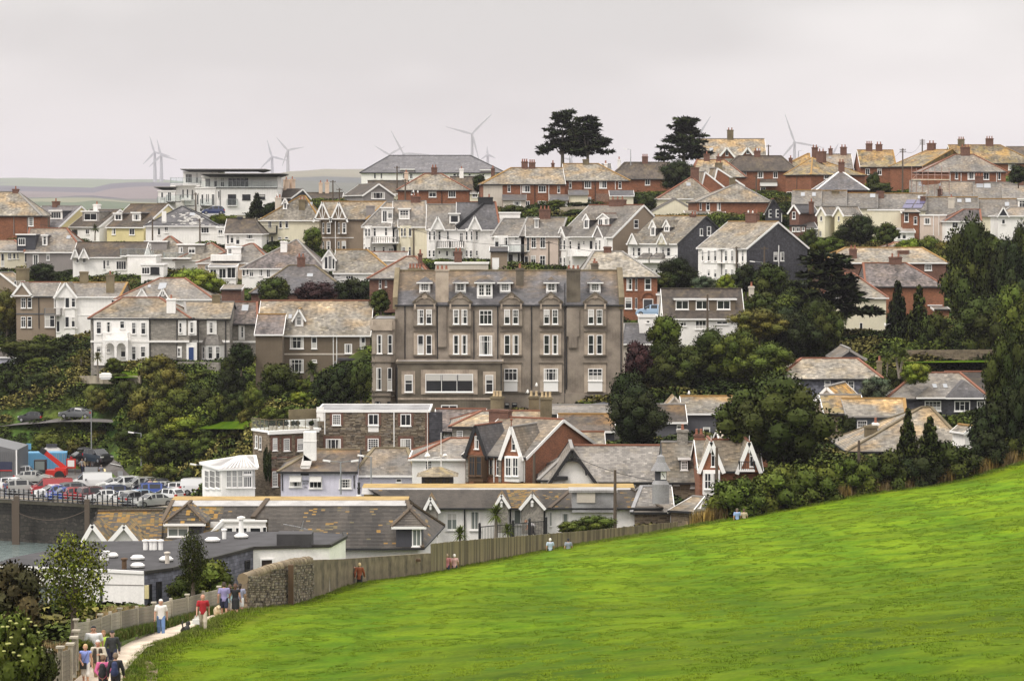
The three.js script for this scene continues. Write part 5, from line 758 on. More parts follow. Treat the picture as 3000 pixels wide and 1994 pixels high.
// the hall, its stone wing, and the brick gables
house({L:'white gabled hall with black timber verge and very long grey slate roof',n:'hall',cat:'building',d:240,x:[1614,1742],x2:1610,rot:0,y:[1314,1405,1450],type:'gf',ax:1676,D:5,wall:'white',roof:'slateMid',tone:1.3,li:.05,trim:'black',gz:.5,
more:(a)=>{
const q=new MB(),p=(x,y)=>a.onZ(x,y,.48);for(const[c,e]of[[[1660,1345],[1692,1345]],[[1667,1330],[1676,1345]],[[1676,1345],[1685,1330]]])q.beam(p(...c),p(...e),.08,.14);for(let i=0;i<10;i++){const t=(k)=>{const s=Math.PI*k/10;return p(1676-Math.cos(s)*42,1392-Math.sin(s)*44);};q.beam(t(i),t(i+1),.08,.16);}q.build('timber_frame','black',a.g);
a.win([[1618,1648,1408,1413,'c2',.05]]);a.bay([1622,1664],[1396,1406],.6,'black','porch_roof');
house({into:a,d:242,x:[1690,1956],y:[1304,1406,1450],D:10,wall:'stoneGrey',roof:'slateMid',tone:1.3,li:0,rm:'terracotta',trim:'black',win:W_(1409,1420,'g',[[1794,1808],[1846,1861],[1899,1914]],.02)});
house({into:a,d:242.5,x:[1586,1680],y:[1338,1402,1440],r:[1648,1660],D:9,wall:'white',roof:'slateMid',tone:1.25,li:.05,trim:'black'});
}});
house({L:'brown slate roofed stone cottage with one white dormer beside the hall',n:'cottage',d:238,x:[1950,2052],y:[1294,1407,1445],D:10,wall:'stone',roof:'slateLight',tone:.72,li:.2,trim:'black',ch:[[2000,1258,1296,30,'stoneGrey',1],[2048,1272,1296,26,'brickDark',2]],
dm:[{k:'f',x:[1992,2018],y:[1343,1346,1378],w:'black',cheek:'slateDark',roof:'slateLight',win:[[1995,2015,1349,1376,'g34',{bare:1}]]}],win:[[1974,1990,1411,1420,'g'],[2024,2040,1412,1428,'g']]});
house({L:'brick house with two white carved gables, balconies and a white bay',d:232,x:[2050,2232],y:[1287,1375,1500],D:10,wall:'brick',roof:'slateLight',tone:.8,li:.2,rm:'terracotta',
dm:[{k:'g',x:[2052,2116],y:[1292,1371,1376],z:.4,zb:-4.5,w:'brick',cheek:'brick',oh:.15,bw:.34,rm:'terracotta',win:[[2084,2095,1319,1366,'t1']]},{k:'g',x:[2164,2226],y:[1294,1373,1378],z:.4,zb:-4.5,w:'brick',cheek:'brick',oh:.15,bw:.34,rm:'terracotta',win:[[2197,2207,1322,1366,'t1']]}],
more:(a)=>{a.bay([2061,2110],[1378,1450],.9,'white','bay_window');a.win([[2064,2084,1385,1432,'s2',.92],[2088,2108,1385,1432,'s2',.92]]);a.balcony([2168,2212],[1352,1376],1.2,'bars','black','trim');for(const x of[2084,2196]){const f=new MB(),t=a.onZ(x,1292,.5);f.tube(V(t.x,t.y-1,.5),V(t.x,t.y+.5,.5),.07,.02,6);f.build('finial','trim',a.g);}}});
house({L:'pale slate roof with orange ridge behind the brick gables',d:246,x:[2114,2250],y:[1258,1300,1340],D:8,wall:'brick',roof:'slateLight',tone:1.3,li:.15,rm:'terracotta',ch:[[2180,1236,1262,24,'brickDark',2]]});
// small slate roofs with the porch and the blue door
house({L:'low slate roofed store with lead hips below the clock turret',n:'store',cat:'building',d:224,x:[1860,1972],y:[1424,1496,1545],r:[1880,null],D:9,wall:'stone',roof:'slateMid',tone:1.3,li:.2,rm:'lead',win:[[1964,1979,1508,1530,'door',.02,{leaf:'blue'}]]});
house({L:'mossy slate porch wing with white timbered gable and blue door',n:'porch_wing',cat:'building',d:221,x:[1966,2030],x2:2160,rot:-30,y:[1452,1496,1545],D:6,wall:'stone',wallS:'beige',roof:'slateLight',tone:.85,li:.3,rm:'greyTrim',
more:(a)=>{a.win([[2048,2068,1492,1536,'door',.03,{leaf:'blue'}]],'s');const q=new MB(),p=(x,y)=>a.onSide(x,y,.3);q.beam(p(2034,1495),p(2066,1455),.1,.16);q.beam(p(2036,1493),p(2066,1493),.1,.14);q.beam(p(2052,1493),p(2063,1462),.1,.12);q.build('timber_frame','trim',a.g);
const n=new MB(),A=p(2051,1520),B=p(2063,1508);n.quad(A,V(A.x,A.y,B.z),B,V(A.x,B.y,A.z));n.build('notice','paper',a.g);}});
{// clock turret
const p=at(1936,1438,223),s=mpp(223),g=thing('clock_turret','little dark turret with a white clock face and pointed lead cap','turret',p);
const m=new MB();m.lathe(V(0,0,0),[[.95,-1],[.95,.6],[.6,.95]],4,1,1);m.build('base','lead',g).rotation.y=Math.PI/4;
const b=new MB();b.box(-.46,.46,.9,1.72,-.46,.46);b.build('body','charcoal',g);
const r=new MB();r.lathe(V(0,0,0),[[.86,1.7],[.8,1.8],[.42,2.4],[.3,2.85],[0,3.05]],8);r.build('cap','lead',g).rotation.y=Math.PI/8;
const f=new MB();f.tube(V(0,2.9,0),V(0,3.6,0),.03,.015,5);f.build('finial','steel',g);
const c=new MB(0,0);c.box(-.02,.42,1.0,1.62,.46,.5);const fc=c.build('clock_face','paper',g);const h=new MB();h.beam(V(.2,1.31,.51),V(.09,1.5,.51),.03,.05);h.beam(V(.2,1.31,.51),V(.33,1.12,.51),.02,.05);h.build('clock_hand','black',fc);
}
// right hand lower houses
house({L:'long stone house with a pale weathered slate hip beneath the dark trees',d:300,x:[2284,2582],y:[1049,1106,1165],r:[2349,2512],D:9,wall:'hungGrey',roof:'slateLight',tone:1.25,li:.12,rm:'terracotta',trim:'black',ch:[[2577,1056,1090,13,'lichenStone',1,.3]],win:[[2324,2344,1114,1125,'g'],[2485,2503,1116,1157,'sg'],[2416,2434,1114,1130,'p',0,{glass:'hungGrey'}]],
more:(a)=>house({into:a,d:309,x:[2452,2532],y:[1021,1047,1080],type:'gf',ax:2489,D:8,wall:'hung',roof:'slateMid',trim:'greyTrim'})});
house({L:'slate hung house with salmon hips, two rooflights and three white windows',d:288,x:[2602,2896],y:[1091,1164,1225],r:[2686,2812],D:10,wall:'hung',roof:'slateMid',tone:1.15,li:.08,rm:'terracotta',trim:'black',sk:[[2734,2748,1125,1137],[2764,2780,1125,1137]],win:[[2710,2758,1174,1203,'g34'],[2797,2843,1174,1204,'m3'],[2863,2887,1174,1204,'m3']],
dm:[{k:'h',x:[2690,2766],y:[1134,1164,1166],z:.6,w:'hung',roof:'slateMid',oh:.2},{k:'h',x:[2776,2894],y:[1117,1165,1167],z:.4,w:'hung',roof:'slateDark',oh:.2}]});
house({L:'long mossy brown roof behind the slate hung house',d:306,x:[2790,2960],y:[1088,1150,1200],D:9,wall:'stone',roof:'tileBrown',tone:.62,li:.1,rm:'terracotta'});
house({L:'slate blue house with a long ochre roof and one white window',d:272,x:[2483,2646],y:[1167,1215,1300],r:[null,2650],D:8,wall:'slateBlue',roof:'slateLight',tone:.95,li:.75,rm:'ochre',trim:'greyTrim',win:[[2512,2541,1231,1264,'g34']],pipes:[[2505,1216,1290,'black']],more:(a)=>house({into:a,d:273,x:[2418,2534],y:[1156,1208,1300],D:8,wall:'tan',roof:'lichen',tone:.85,li:.5})});
house({L:'white gable with bright orange lichen roof half hidden by the big tree',n:'cottage',d:280,x:[2392,2460],y:[1132,1166,1210],type:'gf',ax:2424,rot:-20,D:8,wall:'white',roof:'lichen',li:.9,tone:1.1});
house({L:'pyramid slate roof with ochre tip and a white gabled dormer on its right',d:256,x:[2488,2840],y:[1192,1317,1360],r:[2702,2728],D:13,wall:'stoneGrey',roof:'slateLight',tone:1,li:.45,rm:'lichenStone',ch:[[2552,1246,1290,36,'lichenStone',0,.3],[2566,1238,1250,14,'white',1,.35]],more:(a)=>house({into:a,d:253,x:[2828,2868],y:[1247,1262,1310],type:'gf',ax:2846,rot:22,x2:2792,D:4,wall:'white',roof:'slateLight',tone:1,li:.3,rm:'ochre'})});
house({L:'grey slab sided house with pale verge gable and lichen roof behind the tree',d:282,x:[2010,2152],y:[1160,1208,1292],D:8,wall:'slab',roof:'slateLight',tone:.8,li:.8,rm:'ochre',win:[[2060,2081,1251,1270,'p']],pipes:[[2109,1210,1255,'trim']],go:.4,dm:[{k:'g',name:'gable',x:[1940,2012],y:[1161,1200,1222],z:-1,zb:-5,w:'beige',trim:'beige',roof:'slateLight'}]});
house({L:'dark lichen flecked roof on a grey rendered cottage by the hotel tree',n:'cottage',d:276,x:[1928,2010],y:[1184,1233,1290],D:7,wall:'slab',roof:'tileBrown',tone:.95,li:.55,win:[[1983,1998,1244,1256,'p']]});
// ---------------------------------------------------------------- the modern flats
{
const a=house({L:'modern white apartment building with dark oversailing roofs and glass balconies',n:'apartment_building',cat:'building',d:520,x:[570,632],x2:815,rot:-62,y:[549,552,640],type:'flat',D:12,wall:'white',trim:'white',noBase:false});
const cube=(d,x0,x1,y0,y1,D,m,name)=>house({into:a,d,x:[x0,x1],y:[y0-1,y0,y1],type:'flat',D,wall:m,sink:0,trim:m==='black'?'greyTrim':'white',roof:'felt'});
cube(519,632,812,549,640,12,'white');cube(530,500,600,545,640,14,'white');cube(528,462,512,560,612,8,'white');
const pent=house({into:a,d:521,x:[590,812],y:[517,518,550],type:'flat',D:9,wall:'white',sink:0,win:[[600,616,522,548,'c4'],[626,636,520,548,'p'],[667,728,520,548,'c5'],[645,657,520,548,'c2']]});
const p2=house({into:a,d:532,x:[536,640],y:[503,504,548],type:'flat',D:10,wall:'white',sink:0,win:[[542,562,509,536,'c4'],[572,580,506,536,'c2']]});
for(const[d,x0,x1,y0,y1,D]of[[517,586,830,507,518,13],[529,527,776,494,503,14],[526,449,516,546,557,10]]){const A=at(x0,y0,d),B=at(x1,y0,d),b=at(x0,y1,d).y,q=new MB(),i=1.6;q.box(A.x,B.x,A.y-.14,A.y,A.z-D,A.z);q.build('roof_fascia','greyTrim',a.g);const s=new MB();const c=(x,y,z)=>V(x,y,z),y2=b;s.quad(c(A.x,A.y-.2,A.z),c(B.x,A.y-.2,A.z),c(B.x-i,y2,A.z-i),c(A.x+i,y2,A.z-i));s.quad(c(A.x,A.y-.2,A.z-D),c(A.x,A.y-.2,A.z),c(A.x+i,y2,A.z-i),c(A.x+i,y2,A.z-D));s.quad(c(B.x,A.y-.2,A.z),c(B.x,A.y-.2,A.z-D),c(B.x-i,y2,A.z-D),c(B.x-i,y2,A.z-i));s.build('roof_soffit','charcoal',a.g);for(const m of a.g.children.slice(-2)){m.position.sub(a.g.position);m.position.applyAxisAngle(V(0,1,0),-a.g.rotation.y);m.rotation.y=-a.g.rotation.y;}}
house({into:a,d:518.8,x:[632,812],y:[550,551,640],type:'flat',D:.1,wall:'white',sink:0,trim:'white',win:[[667,691,569,600,'p',0,{mat:'black'}],[709,733,569,585,'p',0,{mat:'black'}],[752,776,569,583,'p',0,{mat:'black'}],[616+22,642,560,580,'p']],pipes:[[644,556,620,'black']],bal:[[[586,812],[530,549],.2,'glass','steel','black'],[[664,694],[583,601],.4,'glass','steel','trim']]});
house({into:a,d:518.6,x:[572,630],y:[550,551,640],type:'flat',D:.1,wall:'white',sink:0,trim:'white',win:[[576,581,570,600,'p'],[589,595,569,598,'p'],[603,606,568,592,'p'],[608,611,568,592,'p'],[619,628,568,602,'c2'],[584,616,607,620,'c3']],bal:[[[540,568],[585,602],1,'glass','steel','black'],[[586,620],[583,602],1,'glass','steel','black']]});
house({into:a,d:525,x:[463,512],y:[559,560,612],type:'flat',D:.1,wall:'white',sink:0,trim:'white',win:[[471,477,563,580,'p'],[490,501,562,590,'c2']],bal:[[[459,480],[577,594],1.5,'glass','steel','black'],[[486,526],[571,590],1.5,'glass','steel','black']]});
house({into:a,d:527,x:[515,572],y:[545,546,610],type:'flat',D:.1,wall:'white',sink:0,trim:'white',win:[[533,538,555,580,'p'],[546,551,554,580,'p'],[559,566,555,585,'p']],bal:[[[498,588],[520,538],1.2,'glass','steel','trim'],[[528,560],[570,585],1,'glass','steel','trim']]});
}
// ---------------------------------------------------------------- tiled roofs in the foreground, tile by tile
const tileTones=[...Array(12)].map((_,i)=>i<8?[mix(.034,.12,i/7),mix(.027,.099,i/7),mix(.021,.08,i/7)]:[[.36,.20,.035],[.27,.165,.05],[.20,.15,.065],[.14,.115,.055]][i-8]);
const tileBox=(w,h,t)=>{const m=new MB(0,0);m.quad(V(-w/2,0,t),V(w/2,0,t),V(w/2,h,.004),V(-w/2,h,.004));m.quad(V(-w/2,0,0),V(w/2,0,0),V(w/2,0,t),V(-w/2,0,t));m.tri(V(w/2,0,0),V(w/2,h,0),V(w/2,0,t));m.tri(V(-w/2,h,0),V(-w/2,0,0),V(-w/2,0,t));return m;};
// a, b the eaves left to right, c, d the top right and left (world places); tone and lichen by place along and up the slope
function tiled(parent,a,b,c,d,o={}){
const w=o.w??.3,ex=o.ex??.3,loose=o.loose??0,rows=Math.max(1,Math.round(a.clone().add(b).distanceTo(c.clone().add(d))/ 2/ex)),rest=new MB(),nn=V().crossVectors(b.distanceTo(a)>.01?V().subVectors(b,a):V().subVectors(c,d),V().subVectors(d,a).lengthSq()>.01?V().subVectors(d,a):V().subVectors(c,b)).normalize();
const list=[],k=rr(0,99),H=a.clone().add(b).distanceTo(c.clone().add(d))/ 2/rows;
const base=new MB();base.col=[.05,.045,.04];base.quad(a,b,c,d);base.build('roof_deck','tile',parent);
for(let j=0;j<rows;j++){
const t=j/rows,L=V().lerpVectors(a,d,t),R=V().lerpVectors(b,c,t),len=L.distanceTo(R),n=Math.max(1,Math.round(len/w)),ud=V().subVectors(R,L).normalize(),vd=V().crossVectors(nn,ud);
for(let i=0;i<n;i++){
const s=(i+.5)/ n,p=V().lerpVectors(L,R,s),W=len/n-.012,X=ud.dot(p),st=fbm(X*.55+k,t*.6,k,3),st2=fbm(X*1.6+k,t*.9,k+3,2),h=hash(i,j,k*9|0);
let tone=clamp(.46 +(st-.5)*2.1 +(st2-.5)*.9 +(h-.5)*.34 +(o.tone?.(s,t)??0),0,.999),ti=Math.floor(tone*8);
const li=o.li?.(s,t)??0;if(li>0&&fbm(X*1.1+k+5,t*11,k,4)+(h-.5)*.42<li)ti=8+Math.floor(Math.pow(hash(j,i,5),1.2)*4);
list.push([p,ud,vd,W,ti]);
}
}
const M4=new THREE.Matrix4(),geos=tiled.geos??=tileTones.map((t)=>{const m=tileBox(1,1,1);m.c=m.c.map((_,i)=>t[i % 3]);return m.geo();});
list.forEach(([p,ud,vd,W,ti],i)=>{
M4.makeBasis(ud,vd,nn).setPosition(p);
if(i<loose){const m=put('roof_tile',geos[ti],'tile',parent);m.applyMatrix4(M4);m.scale.set(W,H+.04,.034);}
else{const q=tileBox(W,H+.04,.034);for(let v=0;v<q.p.length;v +=3){const P=V(q.p[v],q.p[v+1],q.p[v+2]).applyMatrix4(M4),Nn=V(q.n[v],q.n[v+1],q.n[v+2]).transformDirection(M4);rest.p.push(P.x,P.y,P.z);rest.n.push(Nn.x,Nn.y,Nn.z);rest.c.push(...tileTones[ti]);}rest.t.push(...q.t.map((x,z)=>x +(z % 2?p.y:p.x)));}
});
const r=rest.build('roof_tiles','tile',parent);if(r)r.userData.kind='stuff';
}
const cap=(parent,pts,w,h,m='capTile')=>{const q=new MB();for(let i=0;i<pts.length-1;i++){const n=Math.max(1,Math.round(pts[i].distanceTo(pts[i+1])/ .45));for(let k=0;k<n;k++)q.beam(V().lerpVectors(pts[i],pts[i+1],k/n),V().lerpVectors(pts[i],pts[i+1],(k+.96)/ n).add(V(0,.015,0)),w,h);}return q.build('ridge_tiles',m,parent);};
const flatOf=(parent,pts,m,name)=>{const q=new MB();q.poly(pts);return q.build(name,m,parent);};
{// the long lower building in front
const g=thing('lodge','long lodge with streaked grey tiles, lead ridge and hipped right end in the foreground','building',at(800,1610,196)),o=g.position,L=(x,y,d)=>at(x,y,d).sub(o);
const eave=at(1012,1606,194).y-o.y,dE=194,dT=204;
const pE=(x)=>{const p=at(x,1606,dE);return V(p.x-o.x,eave,p.z-o.z);},topY=at(800,1470,dT).y-o.y,pT=(x)=>{const p=at(x,1470,dT);return V(p.x-o.x,topY,p.z-o.z);};
const R=pT(1192),Lf=pT(506),a=pE(430),b=pE(1238),bk=L(1300,1588,208);bk.y=eave;
// the recessed window band and the two dormers break the front slope: tiles left out behind them
const sl=(x,y)=>{const n=V(0,dT-dE,topY-eave).normalize(),r=rayTo(x,y),e=camera.position.clone().sub(o),p0=pE(800),k=p0.clone().sub(e).dot(n)/ r.dot(n);return e.addScaledVector(r,k);};
const P=(x,y)=>sl(x,y);
tiled(g,P(862,1606),b,R,P(900,1470),{loose:300,li:(s,t)=>.2+.16*t,tone:(s,t)=>s>.62&&s<.86?-.18:0});
tiled(g,P(784,1606),P(862,1606),P(900,1470),P(786,1470),{li:(s,t)=>.1});
tiled(g,P(636,1519),P(786,1519),P(786,1470),P(656,1470),{li:(s,t)=>.15});tiled(g,P(600,1606),P(626,1606),P(660,1470),P(600,1470),{li:()=>.55});
tiled(g,P(430,1606),P(600,1606),P(600,1470),Lf,{li:(s,t)=>.44+.2*s});
tiled(g,b,bk,R.clone(),R.clone(),{li:()=>.15});
const back=V(R.x+1,eave,R.z-9);tiled(g,bk,V(Lf.x,eave,Lf.z-11),Lf.clone().add(V(0,0,-1.6)),R.clone().add(V(0,0,-1.6)),{});
// flat lead topped ridge
const rk=(p,dz,dy)=>p.clone().add(V(0,dy,dz));
const ff=(x0,x1)=>[pT(x0),pT(x1)];const nT=pT(1192);
{const lead=new MB(),A=pT(500),B=pT(1196);lead.quad(P(500,1485).add(V(0,.08,.05)),P(1203,1484).add(V(0,.08,.05)),rk(B,0,.12),rk(A,0,.12));lead.build('lead_flashing','leadPale',g);const ft=new MB();const W=2.2;ft.quad(rk(A,0,.13),rk(B,0,.13),rk(B,-W,.2),rk(A,-W,.2));ft.quad(rk(B,-W,.2),rk(A,-W,.2),rk(A,-W-.2,-.4),rk(B,-W-.2,-.4));ft.build('flat_top','flatTop',g);}
cap(g,[b.clone().add(V(0,.06,0)),R.clone().add(V(0,.1,0))],.28,.14);cap(g,[bk.clone().add(V(0,.06,0)),R.clone().add(V(0,.1,0))],.28,.14);cap(g,[P(740,1520).add(V(0,.1,.05)),P(784,1466).add(V(0,.1,.05))],.34,.2);cap(g,[a.clone(),Lf.clone().add(V(0,.1,0))],.28,.14);
// walls below the eaves
const w=new MB(),f=-6;w.quad(V(a.x,f,a.z-.5),V(b.x-.4,f,b.z-.5),V(b.x-.4,eave,b.z-.5),V(a.x,eave,a.z-.5));w.quad(V(b.x-.4,f,b.z-.5),V(bk.x-.5,f,bk.z),V(bk.x-.5,eave,bk.z),V(b.x-.4,eave,b.z-.5));w.build('wall','white',g);
const gu=new MB();gu.beam(P(784,1607).add(V(0,-.05,.06)),b.clone().add(V(0,-.05,.06)),.12,.12);gu.beam(b.clone().add(V(.05,-.05,0)),bk.clone().add(V(.05,-.05,0)),.12,.12);gu.build('gutter','black',g);
// recessed window band
{const d=part('recess',g),z=P(700,1556).z+.1,A=P(612,1556),B=P(785,1519),q=new MB(),x0=A.x,x1=B.x,y0=A.y-.4,y1=B.y;q.quad(V(x0,y0,z-.9),V(x1,y0,z-.9),V(x1,y1,z-.9),V(x0,y1,z-.9));q.build('back_wall','white',d);const s=new MB();s.quad(V(x0,y0,z-.9),V(x0,y0,z+.1),V(x0+.9,y1,z-.9),V(x0+.9,y1,z-.9));s.build('cheek','wood',d);const t=new MB();t.beam(V(x0-.1,y0,z+.25),V(x0+1,y1+.05,z-.9),.1,.3);t.beam(V(x0+.7,y1+.06,z-.8),V(x1+.1,y1+.06,z-.8),.14,.14);t.build('trim_board','trim',d);
for(const[u,v]of[[650,686],[690,728],[732,768],[771,783]]){const p=at(u,1556,dE+5).sub(o),r=at(v,1540,dE+5).sub(o),m=windowMesh(r.x-p.x,r.y-p.y+.35,'p',d,{bare:1,nosill:1});m.position.set((p.x+r.x)/ 2,p.y-.35,z-.89);}}
// dormers
const dorm=(x0,x1,yT,yE,yB,ws,li)=>{const d=part('dormer',g),z=P((x0+x1)/ 2,yB).z+.15,A=at(x0,yE,-(z+o.z)).sub(o),B=at(x1,yE,-(z+o.z)).sub(o),yb=at(x0,yB,-(z+o.z)).y-o.y,T=at((x0+x1)/ 2,yT,-(z+o.z)+ 1.6).sub(o),q=new MB(),ck=new MB(),zb=z-3.4,u=.32;q.quad(V(A.x,yb-.2,z),V(B.x,yb-.2,z),V(B.x,A.y,z),V(A.x,A.y,z));q.build('dormer_wall','charcoal',d);ck.quad(V(B.x,yb-.2,z),V(B.x,yb-.2,zb),V(B.x,A.y,zb),V(B.x,A.y,z));ck.quad(V(A.x,yb-.2,zb),V(A.x,yb-.2,z),V(A.x,A.y,z),V(A.x,A.y,zb));ck.build('cheek','charcoal',d);
const l=V(A.x-u,A.y,z+u),r=V(B.x+u,A.y,z+u),m=V((A.x+B.x)/ 2,T.y,z-1.5),mb=m.clone().setZ(zb-.5);tiled(d,l,r,m,m.clone(),{li:()=>li});tiled(d,l.clone().setZ(zb),l,m,mb,{li:()=>li});tiled(d,r,r.clone().setZ(zb),mb,m,{li:()=>li});cap(d,[l.clone(),m.clone().add(V(0,.05,0))],.24,.12);cap(d,[r.clone(),m.clone().add(V(0,.05,0)),mb.clone().add(V(0,.05,0))],.24,.12);const t=new MB();t.beam(l.clone().add(V(0,-.08,0)),r.clone().add(V(0,-.08,0)),.08,.18);t.build('gutter','trim',d);
for(const[a0,a1,b0,b1]of ws){const p=at(a0,b1,-(z+o.z)).sub(o),s=at(a1,b0,-(z+o.z)).sub(o),wm=windowMesh(s.x-p.x,s.y-p.y,'c2',d,{glass:'curtainGlass'});wm.position.set((p.x+s.x)/ 2,p.y,z+.01);}};
dorm(1160,1236,1492,1541,1600,[[1207,1234,1549,1600]],.22);dorm(492,590,1478,1532,1572,[[490,552,1539,1572]],.42);
// low left wing with two gables
{const y1=at(300,1497,204).y-o.y,p=(x,y,d)=>at(x,y,d).sub(o),A=p(262,1588,194),B=p(470,1588,194),Cc=p(478,1497,202),D=p(286,1499,202);tiled(g,A,B,Cc,D,{li:(s,t)=>.50+.1*t});cap(g,[D.clone().add(V(0,.08,0)),Cc.clone().add(V(0,.08,0))],.3,.14);tiled(g,A.clone().setZ(A.z-14),A,D,D.clone(),{});const w=new MB();w.quad(V(A.x+.3,-6,A.z-.3),V(B.x,-6,A.z-.3),V(B.x,A.y,A.z-.3),V(A.x+.3,A.y,A.z-.3));w.quad(V(A.x+.3,-6,A.z-8),V(A.x+.3,-6,A.z-.3),V(A.x+.3,A.y,A.z-.3),V(A.x+.3,A.y,A.z-8));w.build('wall','white',g);
for(const[ax,ay,x0,x1,yb]of[[271,1536,246,306,1583],[364,1538,322,402,1586]]){const d=part('gable',g),z=p(ax,yb,192).z,T=p(ax,ay,192),l=p(x0,yb,192),r=p(x1,yb,192),q=new MB();q.poly([l.clone().setY(l.y-1),r.clone().setY(r.y-1),r,T,l]);q.build('gable_wall','white',d);const zb=-4;tiled(d,r.clone().add(V(.2,-.1,.3)),r.clone().add(V(.2,-.1,zb)),T.clone().add(V(0,.05,zb)),T.clone().add(V(0,.05,.3)),{li:()=>.56});tiled(d,l.clone().add(V(-.2,-.1,zb)),l.clone().add(V(-.2,-.1,.3)),T.clone().add(V(0,.05,.3)),T.clone().add(V(0,.05,zb)),{li:()=>.5});const b=new MB();b.beam(l.clone().add(V(-.1,-.1,.35)),T.clone().add(V(0,-.02,.35)),.06,.3);b.beam(r.clone().add(V(.1,-.1,.35)),T.clone().add(V(0,-.02,.35)),.06,.3);b.build('barge_board','trim',d);}}
const an=thing('aerial','grey TV aerial standing on the long streaked roof','aerial',at(858,1557,196)),am=new MB();am.tube(V(0,-.8,0),V(0,.1,0),.025,.025,5);am.beam(V(-.7,.55,0),V(.9,.25,.1),.04,.04);for(let i=0;i<9;i++)am.beam(V(-.65+i*.14,.53-i*.026,-.2),V(-.65+i*.14,.56-i*.026,.25),.03,.03);am.beam(V(.55,0,0),V(.75,.8,0),.04,.04);am.beam(V(.5,.2,.1),V(1.1,.15,.1),.04,.04);am.build('aerial_rods','steel',an);
}
{// the rear wing along the fence
const g=thing('lodge_wing','rear lodge wing with lichen edged flat top, small white gables and dark doorway','building',at(1500,1550,226)),o=g.position,dE=224,dT=231,yE=at(1500,1490,dE).y-o.y,yT=at(1500,1433,dT).y-o.y;
const e=(x,d=dE)=>{const p=at(x,1490,d);return V(p.x-o.x,yE,p.z-o.z);},t=(x,d=dT)=>{const p=at(x,1433,d);return V(p.x-o.x,yT,p.z-o.z);};
tiled(g,e(1180),e(1500),t(1482),t(1080),{loose:300,li:(s,v)=>.12});tiled(g,e(1500),e(1610),t(1670),t(1482),{li:(s,v)=>s<.5?.52:.3});tiled(g,e(1610),e(1940),t(1852),t(1670),{li:(s,v)=>.14+.25*(1-v),tone:()=>.1});
const br=e(1946,232);tiled(g,e(1940),br,t(1852),t(1852),{li:()=>.2});tiled(g,e(1080,236),e(1180),t(1080),t(1080),{});
cap(g,[e(1940).add(V(0,.05,0)),t(1852).add(V(0,.06,0))],.28,.14);cap(g,[br.clone(),t(1852).add(V(0,.06,0))],.28,.14);cap(g,[e(1610).add(V(0,.06,.02)),t(1676).add(V(0,.06,.02))],.3,.12);
const up=(p,z,y)=>p.clone().add(V(0,y,z)),ld=new MB(),A=t(1060),B=t(1482),Bc=t(1860);for(const[u,v]of[[A,B],[B,Bc]])ld.quad(up(u,.8,-.34),up(v,.8,-.34),up(v,0,.12),up(u,0,.12));ld.build('lead_flashing','leadPale',g);
const ft=new MB();for(const[u,v]of[[A,B],[B,Bc]]){ft.quad(up(u,0,.13),up(v,0,.13),up(v,-3,.2),up(u,-3,.2));ft.quad(up(u,-3,.2),up(v,-3,.2),up(v,-3.2,-1.5),up(u,-3.2,-1.5));}ft.build('flat_top','flatTop',g);
const w=new MB(),z=e(1500).z-.5;w.quad(V(e(1180).x,-5,z),V(e(1932).x,-5,z),V(e(1932).x,yE,z),V(e(1180).x,yE,z));w.quad(V(e(1932).x,-5,z),V(br.x-.4,-5,br.z),V(br.x-.4,yE,br.z),V(e(1932).x,yE,z));w.build('wall','white',g);
const gu=new MB();gu.beam(e(1180),e(1940),.14,.14);gu.beam(e(1940),br,.14,.14);gu.build('gutter','black',g);const pp=new MB();for(const x of[1361,1495,1596]){const p=e(x);pp.tube(V(p.x,yE-.1,z+.1),V(p.x,-3,z+.1),.07,.07,6);}pp.build('drainpipe','black',g);
const Z=-(z+o.z)- .02,px=(x,y,k=0)=>at(x,y,Z-k).sub(o);
for(const[x0,x1,y0,y1,st]of[[1308,1340,1502,1552,'c2'],[1376,1406,1496,1552,'c2'],[1505,1527,1492,1536,'p'],[1612,1616,1500,1540,'p'],[1645,1668,1502,1550,'p']]){const a=px(x0,y1),b=px(x1,y0),m=windowMesh(b.x-a.x,b.y-a.y,st,g,{glass:'curtainGlass'});m.position.set((a.x+b.x)/ 2,a.y,z+.02);}
const dr=px(1544,1548),dr2=px(1581,1490),dm=windowMesh(dr2.x-dr.x,dr2.y-dr.y,'door',g,{mat:'wood',leaf:'doorDark'});dm.position.set((dr.x+dr2.x)/ 2,dr.y,z+.03);
for(const[ax,ay,x0,x1,ye]of[[1261,1455,1244,1283,1496],[1469,1447,1453,1488,1482],[1559,1446,1528,1592,1486]]){const d=part('gable',g),zz=z+1.2,T=at(ax,ay,-(zz+o.z)).sub(o),l=at(x0,ye,-(zz+o.z)).sub(o),r=at(x1,ye,-(zz+o.z)).sub(o),q=new MB(),s=.16;q.poly([V(l.x,l.y-2.2,zz),V(r.x,r.y-2.2,zz),r,T,l]);q.build('gable_wall','stoneGrey',d);tiled(d,r.clone().add(V(s,-s,.25)),r.clone().add(V(s,-s,-3)),T.clone().add(V(0,.03,-3)),T.clone().add(V(0,.03,.25)),{li:()=>.42});tiled(d,l.clone().add(V(-s,-s,-3)),l.clone().add(V(-s,-s,.25)),T.clone().add(V(0,.03,.25)),T.clone().add(V(0,.03,-3)),{li:()=>.42});const b=new MB();b.beam(l.clone().add(V(-s,-s,.28)),T.clone().add(V(0,-.06,.28)),.06,.24);b.beam(r.clone().add(V(s,-s,.28)),T.clone().add(V(0,-.06,.28)),.06,.24);b.build('barge_board','trim',d);const la=new MB();la.lathe(V(T.x,T.y-1.1,zz+.1),[[0,0],[.12,.05],[.14,.4],[.2,.42],[0,.66]],6);la.build('wall_lamp','trim',d);}
